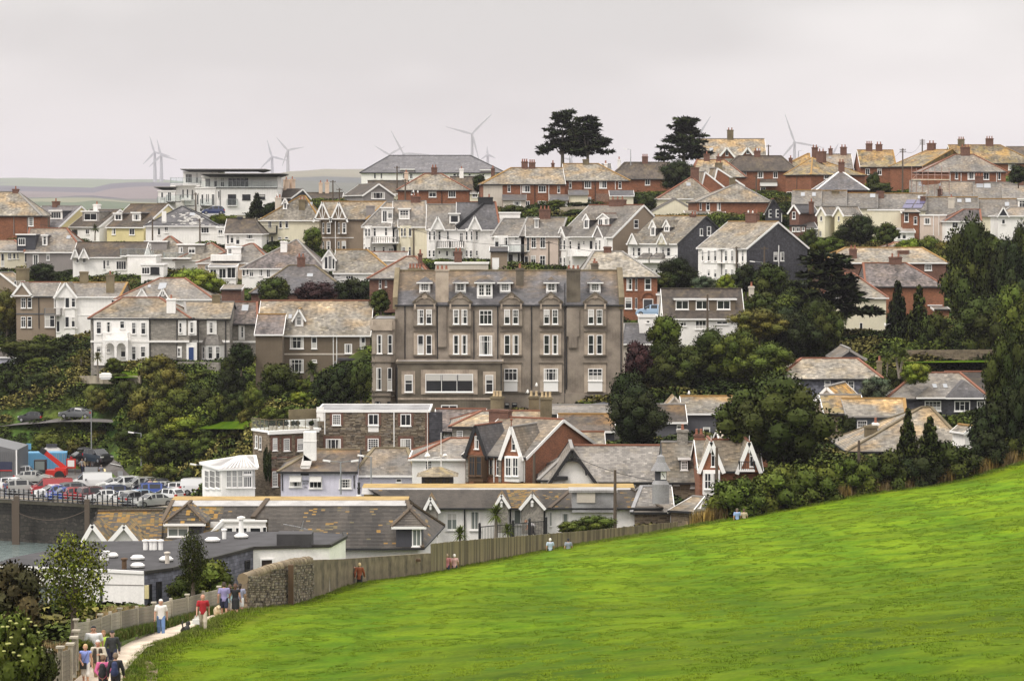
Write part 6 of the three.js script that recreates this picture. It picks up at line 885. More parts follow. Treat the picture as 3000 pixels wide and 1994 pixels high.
// lead sided plant box with its pale panel
{const d=part('plant_box',g),zz=z+.55,A=at(1676,1490,-(zz+o.z)).sub(o),B=at(1800,1442,-(zz+o.z)).sub(o),q=new MB();q.box(A.x,B.x,A.y-.3,B.y,zz-2.2,zz);q.build('box_side','lead',d);const t2=new MB();t2.box(A.x-.25,B.x+.25,B.y,B.y+.2,zz-2.4,zz+.2);t2.build('box_rim','leadPale',d);const p=new MB(),a=at(1690,1472,-(zz+o.z)).sub(o),b=at(1744,1442,-(zz+o.z)).sub(o);p.box(a.x,b.x,a.y,b.y,zz,zz+.08);p.build('vent_panel','beige',d);}
// lantern turret on the flat top
const T=at(1282,1415,236),tu=thing('lantern_turret','square dark glazed turret with an ochre pyramid cap on the lodge roof','turret',T);const S=mpp(236),q=new MB();q.box(-1.35,1.35,-.6,.75,-1.35,1.35);q.build('body','charcoal',tu);const rf=new MB();rf.quad(V(-1.8,.72,1.8),V(1.8,.72,1.8),V(.35,1.42,0),V(-.35,1.42,0));rf.quad(V(1.8,.72,-1.8),V(-1.8,.72,-1.8),V(-.35,1.42,0),V(.35,1.42,0));rf.tri(V(1.8,.72,1.8),V(1.8,.72,-1.8),V(.35,1.42,0));rf.tri(V(-1.8,.72,-1.8),V(-1.8,.72,1.8),V(-.35,1.42,0));rf.build('cap','lichen',tu);for(const x of[-.85,-.28,.28,.85]){const m=windowMesh(.5,.8,'p',tu,{mat:'black',nosill:1,bare:1});m.position.set(x,-.15,1.36);}const ms=new MB();ms.tube(V(-.9,1.2,-.5),V(-.9,6.4,-.5),.035,.02,5);ms.tube(V(.3,1.4,0),V(.3,4.4,0),.04,.03,5);ms.beam(V(-.5,2.2,0),V(.9,2.4,0),.05,.05);ms.beam(V(.3,1.9,-.5),V(.3,2.6,.5),.06,.06);ms.lathe(V(.65,2.3,.2),[[0,0],[.18,.1],[.18,.2],[0,.3]],8);ms.lathe(V(-.9,2.2,-.5),[[0,0],[.25,.08],[.25,.16],[0,.45]],8);ms.build('weather_mast','trim',tu);
const fl=thing('flue','black flue pipe with a white base on the lodge ridge','flue',at(1051,1460,214)),fm=new MB();fm.lathe(V(0,0,0),[[.22,-.2],[.2,.3],[.1,.32]],8);fm.build('base','trim',fl);const f2=new MB();f2.lathe(V(0,0,0),[[.1,.3],[.1,.75],[.15,.78],[.15,.85],[.09,.9],[.09,1.2],[.13,1.22],[0,1.35]],8);f2.build('pipe','black',fl);
}
{// black flat roofed building
const y=18,on=(px,py)=>{const r=rayTo(px,py),k=(y-37)/ r.y;return r.multiplyScalar(k).add(camera.position);};
const o=on(420,1676),g=thing('flat_roof_building','low white and grey building with a wide black felt roof in the foreground','building',V(o.x,15,o.z));
const P=(x,q)=>on(x,q).sub(g.position),pts=[P(-40,1660),P(302,1672),P(421,1678),P(501,1668),P(700,1617),P(741,1606),P(965,1600),P(1012,1574),P(1008,1562),P(800,1557),P(612,1556),P(500,1583),P(271,1585),P(28,1634)];
const rf=new MB();const c=P(560,1610);for(let i=0;i<pts.length;i++)rf.tri(pts[i],pts[(i+1)% pts.length],c);rf.build('flat_roof','felt',g);
const wall=(i,j,m,name,k=0)=>{const w=new MB(),a=pts[i].clone(),b=pts[j].clone();w.quad(a.clone().setY(-2),b.clone().setY(-2),b.clone().setY(b.y-.02),a.clone().setY(a.y-.02));return w.build(name,m,g);};
wall(0,1,'white','wall');wall(1,2,'white','wall');wall(2,3,'hungGrey','side_wall');wall(3,4,'hungGrey','side_wall');wall(4,5,'hungGrey','side_wall');wall(5,6,'white','wall');wall(6,7,'white','wall');for(const i of[7,8,9,10,11,12,13])wall(i,(i+1)% 14,'white','wall');
const k=new MB();for(const[i,j]of[[2,3],[3,4],[4,5],[5,6],[6,7],[7,8]])k.beam(pts[i].clone().add(V(0,.03,0)),pts[j].clone().add(V(0,.03,0)),.22,.16);k.build('roof_kerb','feltEdge',g);
const k2=new MB();for(const[i,j]of[[0,1],[1,2]])k2.beam(pts[i].clone().add(V(0,.02,.02)),pts[j].clone().add(V(0,.02,.02)),.1,.16);k2.build('coping','trim',g);
// openings set into the front walls
const onW=(i,j,px,py)=>{const a=pts[i].clone().add(g.position),b=pts[j].clone().add(g.position),n=V(-(b.z-a.z),0,b.x-a.x).normalize(),r=rayTo(px,py),t=a.clone().sub(camera.position).dot(n)/ r.dot(n);return[camera.position.clone().addScaledVector(r,t).sub(g.position),Math.atan2(n.x,n.z)];};
const open=(i,j,x0,x1,y0,y1,st,op)=>{const[a,t]=onW(i,j,x0,y1),[b]=onW(i,j,x1,y1),[cc]=onW(i,j,(x0+x1)/ 2,y0),m=windowMesh(a.distanceTo(b),cc.y -(a.y+b.y)/ 2,st,g,op);m.position.copy(a.clone().add(b).multiplyScalar(.5));m.rotation.y=t +(Math.abs(t)>Math.PI/2?Math.PI:0);};
open(2,3,434,443,1710,1764,'p',{mat:'black',bare:1,nosill:1});open(2,3,457,472,1703,1758,'p',{mat:'black',bare:1,nosill:1});open(5,6,761,801,1635,1676,'p',{mat:'trim',bare:1,nosill:1,glass:'doorDark'});open(4,5,716,730,1640,1672,'p',{mat:'black',bare:1,nosill:1});open(1,2,225,300,1712,1808,'c2',{mat:'black',bare:1,nosill:1,glass:'curtainGlass'});open(0,1,60,138,1716,1808,'c2',{mat:'black',bare:1,nosill:1,glass:'curtainGlass'});open(0,1,146,215,1716,1808,'p',{mat:'black',bare:1,nosill:1,glass:'curtainGlass'});
{const bd=new MB(),[a]=onW(1,2,302,1712),[b]=onW(1,2,420,1714);bd.beam(a,b,.03,.05);bd.build('string_course','greyTrim',g);const al=new MB(),[q]=onW(2,3,430,1733);al.box(q.x-.12,q.x+.1,q.y-.35,q.y+.35,q.z-.1,q.z+.15);al.build('meter_box','yellow',g);}
const bx=new MB(),b0=P(810,1603),b1=P(912,1603);bx.box(b0.x,b1.x,b0.y,b0.y+.75,b0.z-1.6,b0.z);bx.build('roof_plinth','felt',g);
const dome=(x,q,w,tall)=>{const p=on(x,q),s=.85*w*mpp(-p.z),t=thing('roof_light','','roof light',p),m=new MB();m.lathe(V(0,0,0),[[s*.5,0],[s*.5,.12],[s*.54,.14],[s*.54,.18],[s*.44,.2],[s*.42,.25],[s*.3,.29],[0,.3]],16,1,.75);m.build('dome','trim',t);const kk=new MB();kk.lathe(V(0,-.02,0),[[s*.56,0],[s*.5,.1]],16,1,.75);kk.build('kerb','feltEdge',t);if(tall){const v=new MB();v.lathe(V(0,0,0),[[.16,.2],[.13,1.1],[.24,1.14],[.24,1.26],[0,1.32]],10);v.build('vent_cowl','trim',t);}return t;};
const dl=['white domed roof light farthest left on the black roof, beside two stub vents','white domed roof light in the middle of the black roof','white domed roof light nearest the white wall on the black roof','white domed roof light with a thin vent beside it on the black roof','white domed roof light on a dark kerb near the tiled roof','white domed roof light carrying a tall capped vent'];
[[330,1634,34],[402,1641,46],[402,1664,47],[486,1645,46],[622,1588,50],[706,1577,46,1]].forEach(([x,q,w,t],i)=>{dome(x,q,w,t).userData.label=dl[i];});
const vent=(x,q,h,r,m,label,twin)=>{const p=on(x,q),t=thing('roof_vent',label,'roof vent',p),v=new MB(),s=mpp(-p.z);for(const dx of twin?[-.17,.17]:[0])v.lathe(V(dx,0,0),[[r,0],[r,h*s],[r*1.45,h*s+.02],[r*1.45,h*s+.1],[0,h*s+.14]],10);v.build('pipe',m,t);};
vent(434,1610,24,.13,'trim','pair of short white roof vents, left pair',1);vent(461,1610,24,.13,'trim','pair of short white roof vents, right pair',1);vent(656,1578,24,.12,'trim','single white capped vent by the tiled dormer recess');vent(363,1666,26,.13,'wood','rusty brown flue with a pale cap on the black roof');vent(298,1643,24,.11,'trim','slim white vent left of the farthest roof light');vent(310,1641,22,.14,'trim','stout white vent touching the farthest roof light');vent(489,1650,28,.12,'beige','thin beige vent standing before a roof light');
}
// ---------------------------------------------------------------- path, walls and fences beside the meadow
const EDGE=[[352,2080,100],[356,1994,108],[362,1966,110],[428,1894,117],[536,1862,122],[627,1812,130],[700,1793,136],[839,1769,148],[890,1748,153],[1009,1711,160],[1076,1706,166],[1144,1694,171],[1298,1667,182],[1600,1610,198],[1976,1549,212],[2073,1531,216],[2376,1479,226],[2522,1448,230],[2756,1421,236],[3000,1350,242],[3300,1290,248]].map((e)=>at(...e));
const PATHL=[[150,2080,100],[215,1994,106],[300,1925,113],[380,1880,120],[450,1850,126],[548,1818,131],[641,1788,137],[730,1772,142],[840,1757,150]].map((e)=>at(...e));
const FENCE=[[222,1900,109],[258,1893,113],[293,1880,116],[322,1868,118],[350,1860,120],[400,1848,123.5],[450,1838,127],[500,1822,129.5],[548,1812,132],[595,1798,134.5],[641,1786,137]].map((e)=>at(...e));
{// path
const q=new MB(),pr=[[360,2080,100],[358,1994,107],[364,1966,109.5],[430,1894,116.5],[538,1862,121.5],[629,1812,129.5],[702,1795,135.5],[790,1780,143],[850,1768,149]].map((e)=>at(...e));for(let i=0;i<PATHL.length-1;i++)q.grid(PATHL[i],pr[i],pr[i+1],PATHL[i+1],4,4);const m=q.build('path','path',scene);m.userData.kind='structure';
}
{// concrete panel fence
const g=thing('panel_fence','low weathered concrete panel fence running along the left of the footpath','fence',FENCE[0].clone()),o=g.position,H=1.05;
for(let i=0;i<FENCE.length;i++){
const p=FENCE[i].clone().sub(o),q=new MB();q.box(p.x-.07,p.x+.07,p.y-.6,p.y+H+.1,p.z-.07,p.z+.07);q.build('post','fencePale',g);const c=new MB();c.box(p.x-.12,p.x+.12,p.y+H+.1,p.y+H+.16,p.z-.12,p.z+.12);if(i % 2===0)c.build('post_cap','fencePale',g);
if(i<FENCE.length-1){const b=FENCE[i+1].clone().sub(o),n=7;const w=new MB();for(let k=0;k<n;k++){const h=H/n;w.beam(p.clone().setY(p.y+h*(k+.5)),b.clone().setY(b.y+h*(k+.5)),.05,h*.9);}const m=w.build('panel',i % 3?'fence':'fencePale',g);}
}
const g2=thing('panel_fence','short stepped fence with white capped posts at the lower left corner','fence',at(216,1960,106)),o2=g2.position;const L2=[[140,1965,103],[176,1955,104.5],[205,1945,105.5],[216,1925,107],[222,1905,108.5]].map((e)=>at(...e).sub(o2));L2.forEach((p,i)=>{const q=new MB();q.box(p.x-.08,p.x+.08,p.y-.8,p.y+.75,p.z-.08,p.z+.08);const po=q.build('post','fencePale',g2),c=new MB();c.box(p.x-.16,p.x+.16,p.y+.75,p.y+.83,p.z-.16,p.z+.16);c.build('post_cap','fencePale',g2);if(i<L2.length-1){const w=new MB(),b=L2[i+1];for(let k=0;k<6;k++)w.beam(p.clone().setY(p.y-.5+k*.2),b.clone().setY(b.y-.5+k*.2),.05,.18);w.build('panel','fence',g2);}});
}
// rough stone wall, stained wall and board fence that climb along the far side of the meadow
const along=(pts,f)=>{for(let i=0;i<pts.length-1;i++)f(pts[i],pts[i+1],i);};
function wallRun(g,foot,top,thick,m,name,o,dn=1.2){// foot and top: places along the wall
const q=new MB();for(let i=0;i<foot.length-1;i++){const a=foot[i].clone().sub(o),b=foot[i+1].clone().sub(o),c=top[i+1].clone().sub(o),d=top[i].clone().sub(o);a.y -=dn;b.y -=dn;const nb=V().subVectors(b,a).setY(0).normalize(),n=V(nb.z,0,-nb.x).multiplyScalar(thick);const bk=(p)=>p.clone().add(n);q.quad(a,b,c,d);q.quad(bk(b),bk(a),bk(d),bk(c));q.quad(d,c,bk(c),bk(d));if(!i)q.quad(bk(a),a,d,bk(d));if(i===foot.length-2)q.quad(b,bk(b),bk(c),c);}return q.build(name,m,g);
}
{
const dd=[138.5,142,146,151],fx=[724,790,862,918],top=[1696,1672,1652,1644].map((y,i)=>at(fx[i],y,dd[i])),foot=[1782,1782,1776,1768].map((y,i)=>at(fx[i],y,dd[i]));
const g=thing('stone_wall','rough stone garden wall with rounded coping beside the footpath bend','wall',foot[0].clone()),o=g.position;wallRun(g,foot,top,.5,'stone','wall',o);
for(let i=0;i<3;i++){const a=foot[i].clone().sub(o),b=foot[i+1].clone().sub(o),L=Math.hypot(b.x-a.x,b.z-a.z),h=(top[i].y+top[i+1].y)/ 2 -(foot[i].y+foot[i+1].y)/ 2,ang=Math.atan2(-(b.z-a.z),b.x-a.x),sh=(b.y-a.y)/ L;const fm=new THREE.Matrix4().makeTranslation(a.x,a.y,a.z).multiply(new THREE.Matrix4().makeRotationY(ang)).multiply(new THREE.Matrix4().set(1,0,0,0,sh,1,0,0,0,0,1,0,0,0,0,1));stones(g,.02,L-.02,-.4,h-.06,.01,.26,.13,[],100,fm);}
along(top,(a,b)=>{const n=Math.round(a.distanceTo(b)/ .55);for(let k=0;k<n;k++){const p=V().lerpVectors(a,b,k/n).sub(o),q=V().lerpVectors(a,b,(k+.93)/ n).sub(o),m=new MB(),nb=V().subVectors(q,p).setY(0).normalize(),nn=V(nb.z,0,-nb.x).multiplyScalar(.25);p.add(nn);q.add(nn);m.tube(p,q,.29+rr(-.02,.03),.29,8);m.build('coping_stone',k % 2?'copeA':'copeB',g);}});
const post=thing('post','rusty steel post standing against the rough stone wall','post',at(852,1766,144.5)),pm=new MB();pm.box(-.14,.14,-.5,2.05,-.14,.14);pm.build('shaft','wood',post);
const d2=[151,158,166,176],x2=[917,1010,1110,1262],t2=[1640,1637,1630,1620].map((y,i)=>at(x2[i],y,d2[i])),f2=[1775,1752,1732,1702].map((y,i)=>at(x2[i],y,d2[i]));
const g2=thing('rendered_wall','tall stained concrete garden wall behind the walking couple','wall',f2[0].clone());wallRun(g2,f2,t2,.25,'stained','wall',g2.position);
const sg=new MB(),s0=at(1221,1640,173.2).sub(g2.position);sg.box(s0.x-.25,s0.x+.25,s0.y-.08,s0.y+.08,s0.z-.1,s0.z+.2);sg.build('name_plate','wood',g2);
// vertical boards
const xs=[1262,1330,1470,1700,1986],ds=[176,182,190,202,215],ty=[1593,1585,1574,1556,1528],by=[1705,1672,1650,1612,1565];
const g3=thing('board_fence','long fence of weathered upright boards above the meadow','fence',at(1262,1700,176)),o3=g3.position;const gb=[0,1,2].map((k)=>{const m=new MB();m.col=[[1,1,1],[.82,.8,.78],[1.15,1.12,1.05]][k];m.box(-.5,.5,0,1,-.5,.5);return m.geo();});
for(let i=0;i<4;i++){const T0=at(xs[i],ty[i],ds[i]),T1=at(xs[i+1],ty[i+1],ds[i+1]),B0=at(xs[i],by[i],ds[i]),B1=at(xs[i+1],by[i+1],ds[i+1]),L=Math.hypot(T1.x-T0.x,T1.z-T0.z),n=Math.round(L/.19),an=Math.atan2(-(T1.z-T0.z),T1.x-T0.x);for(let k=0;k<n;k++){const t=(k+.5)/ n,p=V().lerpVectors(T0,T1,t).sub(o3),b=V().lerpVectors(B0,B1,t).sub(o3),m=put('board',gb[Math.floor(rnd()*3)],'board',g3);m.position.set(p.x,b.y-.5,p.z);m.rotation.y=an;m.scale.set(L/n*.95,p.y-b.y+.5+rr(-.02,.02),.03+rr(0,.02));}const r=new MB();r.beam(T0.clone().sub(o3).add(V(0,-.1,-.06)),T1.clone().sub(o3).add(V(0,-.1,-.06)),.05,.12);r.build('rail','board',g3);}
}
// ---------------------------------------------------------------- ground
class Sheet{                                                   // a smooth height through scattered places
constructor(pts,lam){const n=pts.length,A=[],s=this;s.p=pts;const N=n+3;for(let i=0;i<N;i++)A.push(new Float64Array(N+1));pts.forEach((p,i)=>{pts.forEach((q,j)=>A[i][j]=Math.hypot(p.x-q.x,p.z-q.z,7)-(i===j?lam:0));A[i][n]=A[n][i]=1;A[i][n+1]=A[n+1][i]=p.x;A[i][n+2]=A[n+2][i]=p.z;A[i][N]=p.y;});
for(let c=0;c<N;c++){let b=c;for(let r=c+1;r<N;r++)if(Math.abs(A[r][c])>Math.abs(A[b][c]))b=r;[A[c],A[b]]=[A[b],A[c]];for(let r=c+1;r<N;r++){const k=A[r][c]/ A[c][c];if(k)for(let m=c;m<=N;m++)A[r][m]-=k*A[c][m];}}const w=new Float64Array(N);for(let r=N-1;r>=0;r--){let v=A[r][N];for(let m=r+1;m<N;m++)v -=A[r][m]*w[m];w[r]=v/A[r][r];}s.w=w;}
h(x,z){let v=0;const{p,w}=this,n=p.length;for(let i=0;i<n;i++)v +=w[i]*Math.hypot(x-p[i].x,z-p[i].z,7);return v+w[n]+ w[n+1]*x+w[n+2]*z;}
}
const town=new Sheet([...bases,
// the bank, the car park and the road
...[[40,1440,345],[200,1392,352],[430,1428,325.5],[560,1431,321],[690,1428,316],[60,1332,359],[60,1237,362],[300,1224,349],[150,1340,356],[150,1228,357],[230,1226,353],[230,1330,353],[440,1230,350],[440,1350,334],[560,1300,325],[560,1380,321],[640,1240,305],[720,1248,300],[300,1110,352],[500,1120,338],[640,1140,318],[770,1185,312],[880,1205,306],[1000,1215,302],[900,1160,322],[1020,1165,318],[60,1120,372],[180,1050,378],
[-200,1330,370],[-300,1180,400],[1850,1180,296],[1950,1120,305],[2100,1080,312],[2200,1000,330],[2700,1060,320],[2900,1060,320],[2950,1200,280],[3100,1100,300],[2880,830,410],[3050,760,440],[3200,600,520],[-200,700,480],[-200,900,420]].map((p)=>at(p[0],p[1],p[0]<770&&p[0]>290&&p[1]>1060&&p[1]<1425?bankD(p[0],p[1]):p[2])),
...[[320,1394,336],[345,1384,335],[352,1365,337],[300,1366,342],[250,1358,347],[335,1345,340],[280,1342,346],[395,1410,329]].map((p)=>at(...p).add(V(0,-.9,0))),V(-75,-3,-305),V(-60,-3,-298),V(-42,-3,-292),V(-75,-3,-240),V(-50,-3,-235),V(-36,-3,-275),V(-40,-3,-255),V(-75,-3,-200),V(-50,-3,-200),V(-60,-3,-270),V(-75,3.2,-335),V(-60,3.2,-330),V(-50,3.2,-318),V(-44,3.2,-310),V(-38,3.2,-308),V(-46,3.2,-325),V(-40,3.4,-318),V(-33,3.4,-312),V(-52,3.4,-335),V(-27,3,-266),V(-36,-2,-200),V(-34,-2,-185),V(-40,-3,-165),V(-34,-3,-230),V(-35,-3,-245),V(-44,-3,-200),V(-33,2.5,-285),V(-24,3.5,-272),V(-18,4,-262),V(-22,3.5,-255),
V(-60,0,-165),V(-45,5,-150),V(-30,14.5,-150),V(-22,13,-165),V(-10,12,-190),V(-30,0,-190),V(-30,-3,-215),V(-40,-3,-180),V(-70,-2,-150),V(20,11,-222),V(5,10.5,-240),V(-20,9,-240),V(30,12,-240),V(60,14,-250),V(90,16,-260),
V(-14.6,15.2,-142),V(-9,13.6,-163),V(-3,12,-186),V(13,10.8,-218),
V(-24,17,-112),V(-30,16,-120),V(-40,14,-115),V(-22,17.6,-122),V(-19.5,17.2,-132),V(-30,15.5,-138),V(-24,16,-100),
V(-160,30,-600),V(0,38,-650),V(150,46,-640),V(-250,22,-560),V(260,44,-600),V(0,40,-760),V(-150,36,-760),V(160,48,-760),
],.6);
{
const q=new MB(0,0),x0=-330,x1=330,z0=-98,z1=-800,nx=110,nz=150,P=[];for(let j=0;j<=nz;j++)for(let i=0;i<=nx;i++){const x=mix(x0,x1,i/nx),z=mix(z0,z1,j/nz);const h=town.h(x,z)- .25;P.push(V(x,x<-30&&z<-172&&z>-307 +(x+40)*.485?Math.min(h,-3):h,z));}
for(let j=0;j<nz;j++)for(let i=0;i<nx;i++){const k=j*(nx+1)+ i;q.tri(P[k],P[k+1],P[k+nx+2]);q.tri(P[k],P[k+nx+2],P[k+nx+1]);}
for(let i=0;i<q.p.length/3;i++){q.t[i*2]=q.p[i*3];q.t[i*2+1]=q.p[i*3+2];}
const geo=q.geo();const m=put('ground',geo,'earth');m.userData.kind='structure';
}
// the meadow
const edgeX=(z)=>{for(let i=0;i<EDGE.length-1;i++){const a=EDGE[i],b=EDGE[i+1];if(z<=a.z&&z>=b.z)return mix(a.x,b.x,(a.z-z)/(a.z-b.z));}return z>EDGE[0].z?EDGE[0].x:EDGE[EDGE.length-1].x;};
const edgeDist=(x,z)=>{let best=1e9,sg=1;for(let i=0;i<EDGE.length-1;i++){const a=EDGE[i],b=EDGE[i+1],dx=b.x-a.x,dz=b.z-a.z,t=clamp(((x-a.x)*dx +(z-a.z)*dz)/(dx*dx+dz*dz)),px=a.x+dx*t,pz=a.z+dz*t,d=Math.hypot(x-px,z-pz);if(d<best){best=d;sg=Math.sign(dx*(z-a.z)- dz*(x-a.x));}}return best*sg;};
const mead=new Sheet([...EDGE.slice(1),...[[700,1994,104],[1100,1994,97],[1500,1994,90],[2000,1994,83],[2500,1994,77],[3000,1994,72],[3000,1700,125],[2500,1850,100],[2000,1750,141],[1500,1800,128],[1000,1850,122],[2500,1600,168],[2900,1480,190],[3100,1550,165]].map((p)=>at(...p)),V(-13,22,-60),V(0,27,-40),V(20,30,-40),V(50,27,-90),V(60,22,-170),V(75,19,-240),V(40,33,-30)],.5);
const meadH=(x,z)=>{const d=edgeDist(x,z),bump=(fbm(x*.22,z*.22,2,3)- .5)*.35*sstep(0,6,Math.abs(d))+(fbm(x*1.3,z*1.3,5,2)- .5)*.09;return mead.h(x,z)+ bump -(d<0?sstep(0,3.2,-d)*3.4+Math.min(-d,3)*.15:0);};
const inside=edgeDist(20,-150)>0?1:-1;
{
const nx=190,nz=420,x0=-21,x1=62,z0=-38,z1=-252,P=[],C_=[];for(let j=0;j<=nz;j++)for(let i=0;i<=nx;i++){const z=mix(z0,z1,j/nz),x=mix(x0,x1,i/nx);P.push(V(x,meadHin(x,z),z));const n=fbm(x*.12+4,z*.12,8,4),w=fbm(x*.6,z*.28,3,3),e=Math.abs(edgeDist(x,z)),dry=sstep(5,0,e +(w-.5)*5)*.55;const L=(1 +(n-.5)*.8 +(w-.5)*.3)*mix(.72,1.12,sstep(-70,-190,z+x*.6));C_.push([mix(L,L*1.0,dry),mix(L,L*.62,dry),mix(L,L*1.5,dry)]);}
const g=new THREE.BufferGeometry(),pos=[],col=[],uv=[],idx=[];P.forEach((p,i)=>{pos.push(p.x,p.y,p.z);uv.push(p.x,p.z);col.push(...C_[i]);});
for(let j=0;j<nz;j++)for(let i=0;i<nx;i++){const k=j*(nx+1)+ i;idx.push(k,k+1,k+nx+2,k,k+nx+2,k+nx+1);}
g.setAttribute('position',new THREE.Float32BufferAttribute(pos,3));g.setAttribute('uv',new THREE.Float32BufferAttribute(uv,2));g.setAttribute('color',new THREE.Float32BufferAttribute(col,3));g.setIndex(idx);g.computeVertexNormals();
const m=put('meadow',g,'meadow');m.userData.kind='structure';
}
function meadHin(x,z){const d=edgeDist(x,z)*inside;const bump=(fbm(x*.22,z*.22,2,3)- .5)*.3*sstep(0,6,Math.abs(d))+(fbm(x*1.1,z*1.1,5,2)- .5)*.08*sstep(0,2,Math.abs(d));return mead.h(x,z)+ bump -(d<0?sstep(0,.7,-d)*.75+sstep(1,4,-d)*4:0);}
// worn bare track in the corner of the meadow
{const q=new MB(),c=[[432,1926,113.5],[424,1936,113],[436,1952,111.6],[446,1972,110],[440,1994,107.8],[436,2030,104]].map((p)=>at(...p));for(let i=0;i<c.length-1;i++){const w=(k)=>.08+k*.045,A=c[i],B=c[i+1],pt=(p,s,k)=>{const r=V(p.x+s*w(k),0,p.z);r.y=meadHin(r.x,r.z)+ .02;return r;};q.quad(pt(A,-1,i),pt(A,1,i),pt(B,1,i+1),pt(B,-1,i+1));}const m=q.build('worn_track','soil',scene);m.userData.kind='structure';}
// ---------------------------------------------------------------- harbour: quay, car park, road, water
{const q=new MB(0,0);q.quad(V(-900,-.75,-120),V(-34,-.75,-120),V(-34,-.75,-420),V(-900,-.75,-420));const m=q.build('water','water',scene);m.userData.kind='structure';}
const QY=4.2,qa=V(-100,QY,-331),qb=V(-40.2,QY,-302);
const onQ=(px,py,y=QY)=>{const r=rayTo(px,py);return r.multiplyScalar((y-37)/ r.y).add(camera.position);};
{
const q=new MB(0,0);q.poly([qa,qb,V(-30,QY,-302),V(-34,QY,-345),V(-58,QY,-352),V(-110,QY,-352)]);const m=q.build('car_park','asphalt',scene);m.userData.kind='structure';
const g=thing('quay_wall','dark stained stone quay wall above the harbour water with vertical timber fenders','quay wall',V(0,0,0)),w=new MB(0,0);w.quad(V(qa.x,-3,qa.z),V(qb.x+8,-3,qb.z+1.6),V(qb.x+8,QY-.5,qb.z+1.6),V(qa.x,QY-.5,qa.z));w.build('wall','quay',g);const c=new MB();c.beam(V(qa.x,QY-.22,qa.z+.15),V(qb.x+8,QY-.22,qb.z+1.75),.8,.56);c.build('coping','concrete',g);
for(const[x,y0,y1]of[[49,1452,1585],[255,1462,1560],[42,1465,1590]]){const z=(px)=>mix(qa.z,qb.z,(((px-1500)/ 8000*306)- qa.x)/(qb.x-qa.x)),d=-z(x)- .5,f=new MB(),a=at(x,y1,d),b=at(x,y0,d);f.box(a.x-.28,a.x+.28,-1,b.y,a.z-.15,a.z+.25);f.build('fender_post','pole',g);}
{const f=new MB(),d=306;let pv;for(let i=0;i<=14;i++){const t=i/14,p=at(mix(52,255,t),1502+26*4*t*(1-t)- 10*t,d-1.5-t*2);if(pv)f.tube(pv,p,.035,.035,5,false);pv=p;}f.build('mooring_chain','pole',g);}
}
{// black railing on the quay
const g=thing('quay_railing','black post and rail fence along the quay edge in front of the cars','railing',V(qb.x,QY,qb.z+.1)),o=g.position,N=31,A=onQ(-30,1457).setY(QY),B=onQ(418,1488).setY(QY),pr=new MB();pr.lathe(V(0,0,0),[[.13,0],[.13,.06],[.08,.1],[.075,1.05],[.11,1.08],[.11,1.14],[.07,1.18],[0,1.28]],8);const pg=pr.geo();
for(let i=0;i<=N;i++){const p=V().lerpVectors(A,B,i/N).sub(o),m=put('post',pg,'black',g);m.position.copy(p);}
for(const h of[.38,.72,1.02]){const r=new MB();r.tube(A.clone().sub(o).add(V(0,h,0)),B.clone().sub(o).add(V(0,h,0)),.035,.035,6);r.build('rail','steel',g);}
}
{// the road that climbs from the car park round the bend
const L=[[330,1405,335],[300,1380,338],[255,1362,344],[180,1352,352],[60,1340,358],[-60,1325,366]],R=[[395,1405,329],[362,1376,334],[350,1350,338],[325,1338,341],[245,1332,351],[100,1318,362],[-60,1306,374]];
const q=new MB(),N=20,samp=(P,t)=>{const k=t*(P.length-1),i=Math.min(P.length-2,Math.floor(k));return at(...P[i].map((v,j)=>mix(v,P[i+1][j],k-i)));};for(let i=0;i<N;i++)q.quad(samp(L,i/N),samp(R,i/N),samp(R,(i+1)/ N),samp(L,(i+1)/ N));const m=q.build('road','asphalt',scene);m.userData.kind='structure';
const b=new MB(),bl=[[330,1228,346],[280,1226,348],[180,1226,354],[40,1236,362],[-80,1250,368]],br=[[330,1220,349],[280,1216,352],[180,1214,359],[40,1222,368],[-80,1238,374]];for(let i=0;i<N;i++)b.quad(samp(bl,i/N),samp(br,i/N),samp(br,(i+1)/ N),samp(bl,(i+1)/ N));for(let k=1;k<b.p.length;k +=3)b.p[k]-=.4;const m2=b.build('upper_road','asphalt',scene);m2.userData.kind='structure';
const mk1=(a,c,w,y=.012)=>{const q=new MB(),A=at(...a),B=at(...c),n=V().subVectors(B,A).setY(0).normalize(),s=V(n.z,0,-n.x).multiplyScalar(w);A.y +=y;B.y +=y;q.quad(A.clone().add(s),A.clone().sub(s),B.clone().sub(s),B.clone().add(s));return q;};
let i=0;for(const[a,c]of[[[353,1367,335.3],[322,1360.5,339]],[[296,1356,342.5],[270,1352,346]],[[340,1398,333.5],[322,1404,334]]]){const m=mk1(a,c,.12,.15).build('road_marking','trim',scene);m.userData.kind='structure';}
for(const k of[0,.35]){let pv=null;const q=new MB();for(const p of[[296,1374,339],[304,1378,338],[305,1386,336.6],[299,1394,335.8]]){const c=at(p[0]+ k*8,p[1],p[2]);c.y +=.16;if(pv)q.beam(pv,c,.12,.01);pv=c;}const m=q.build('road_marking','yellow',scene);m.userData.kind='structure';}
}
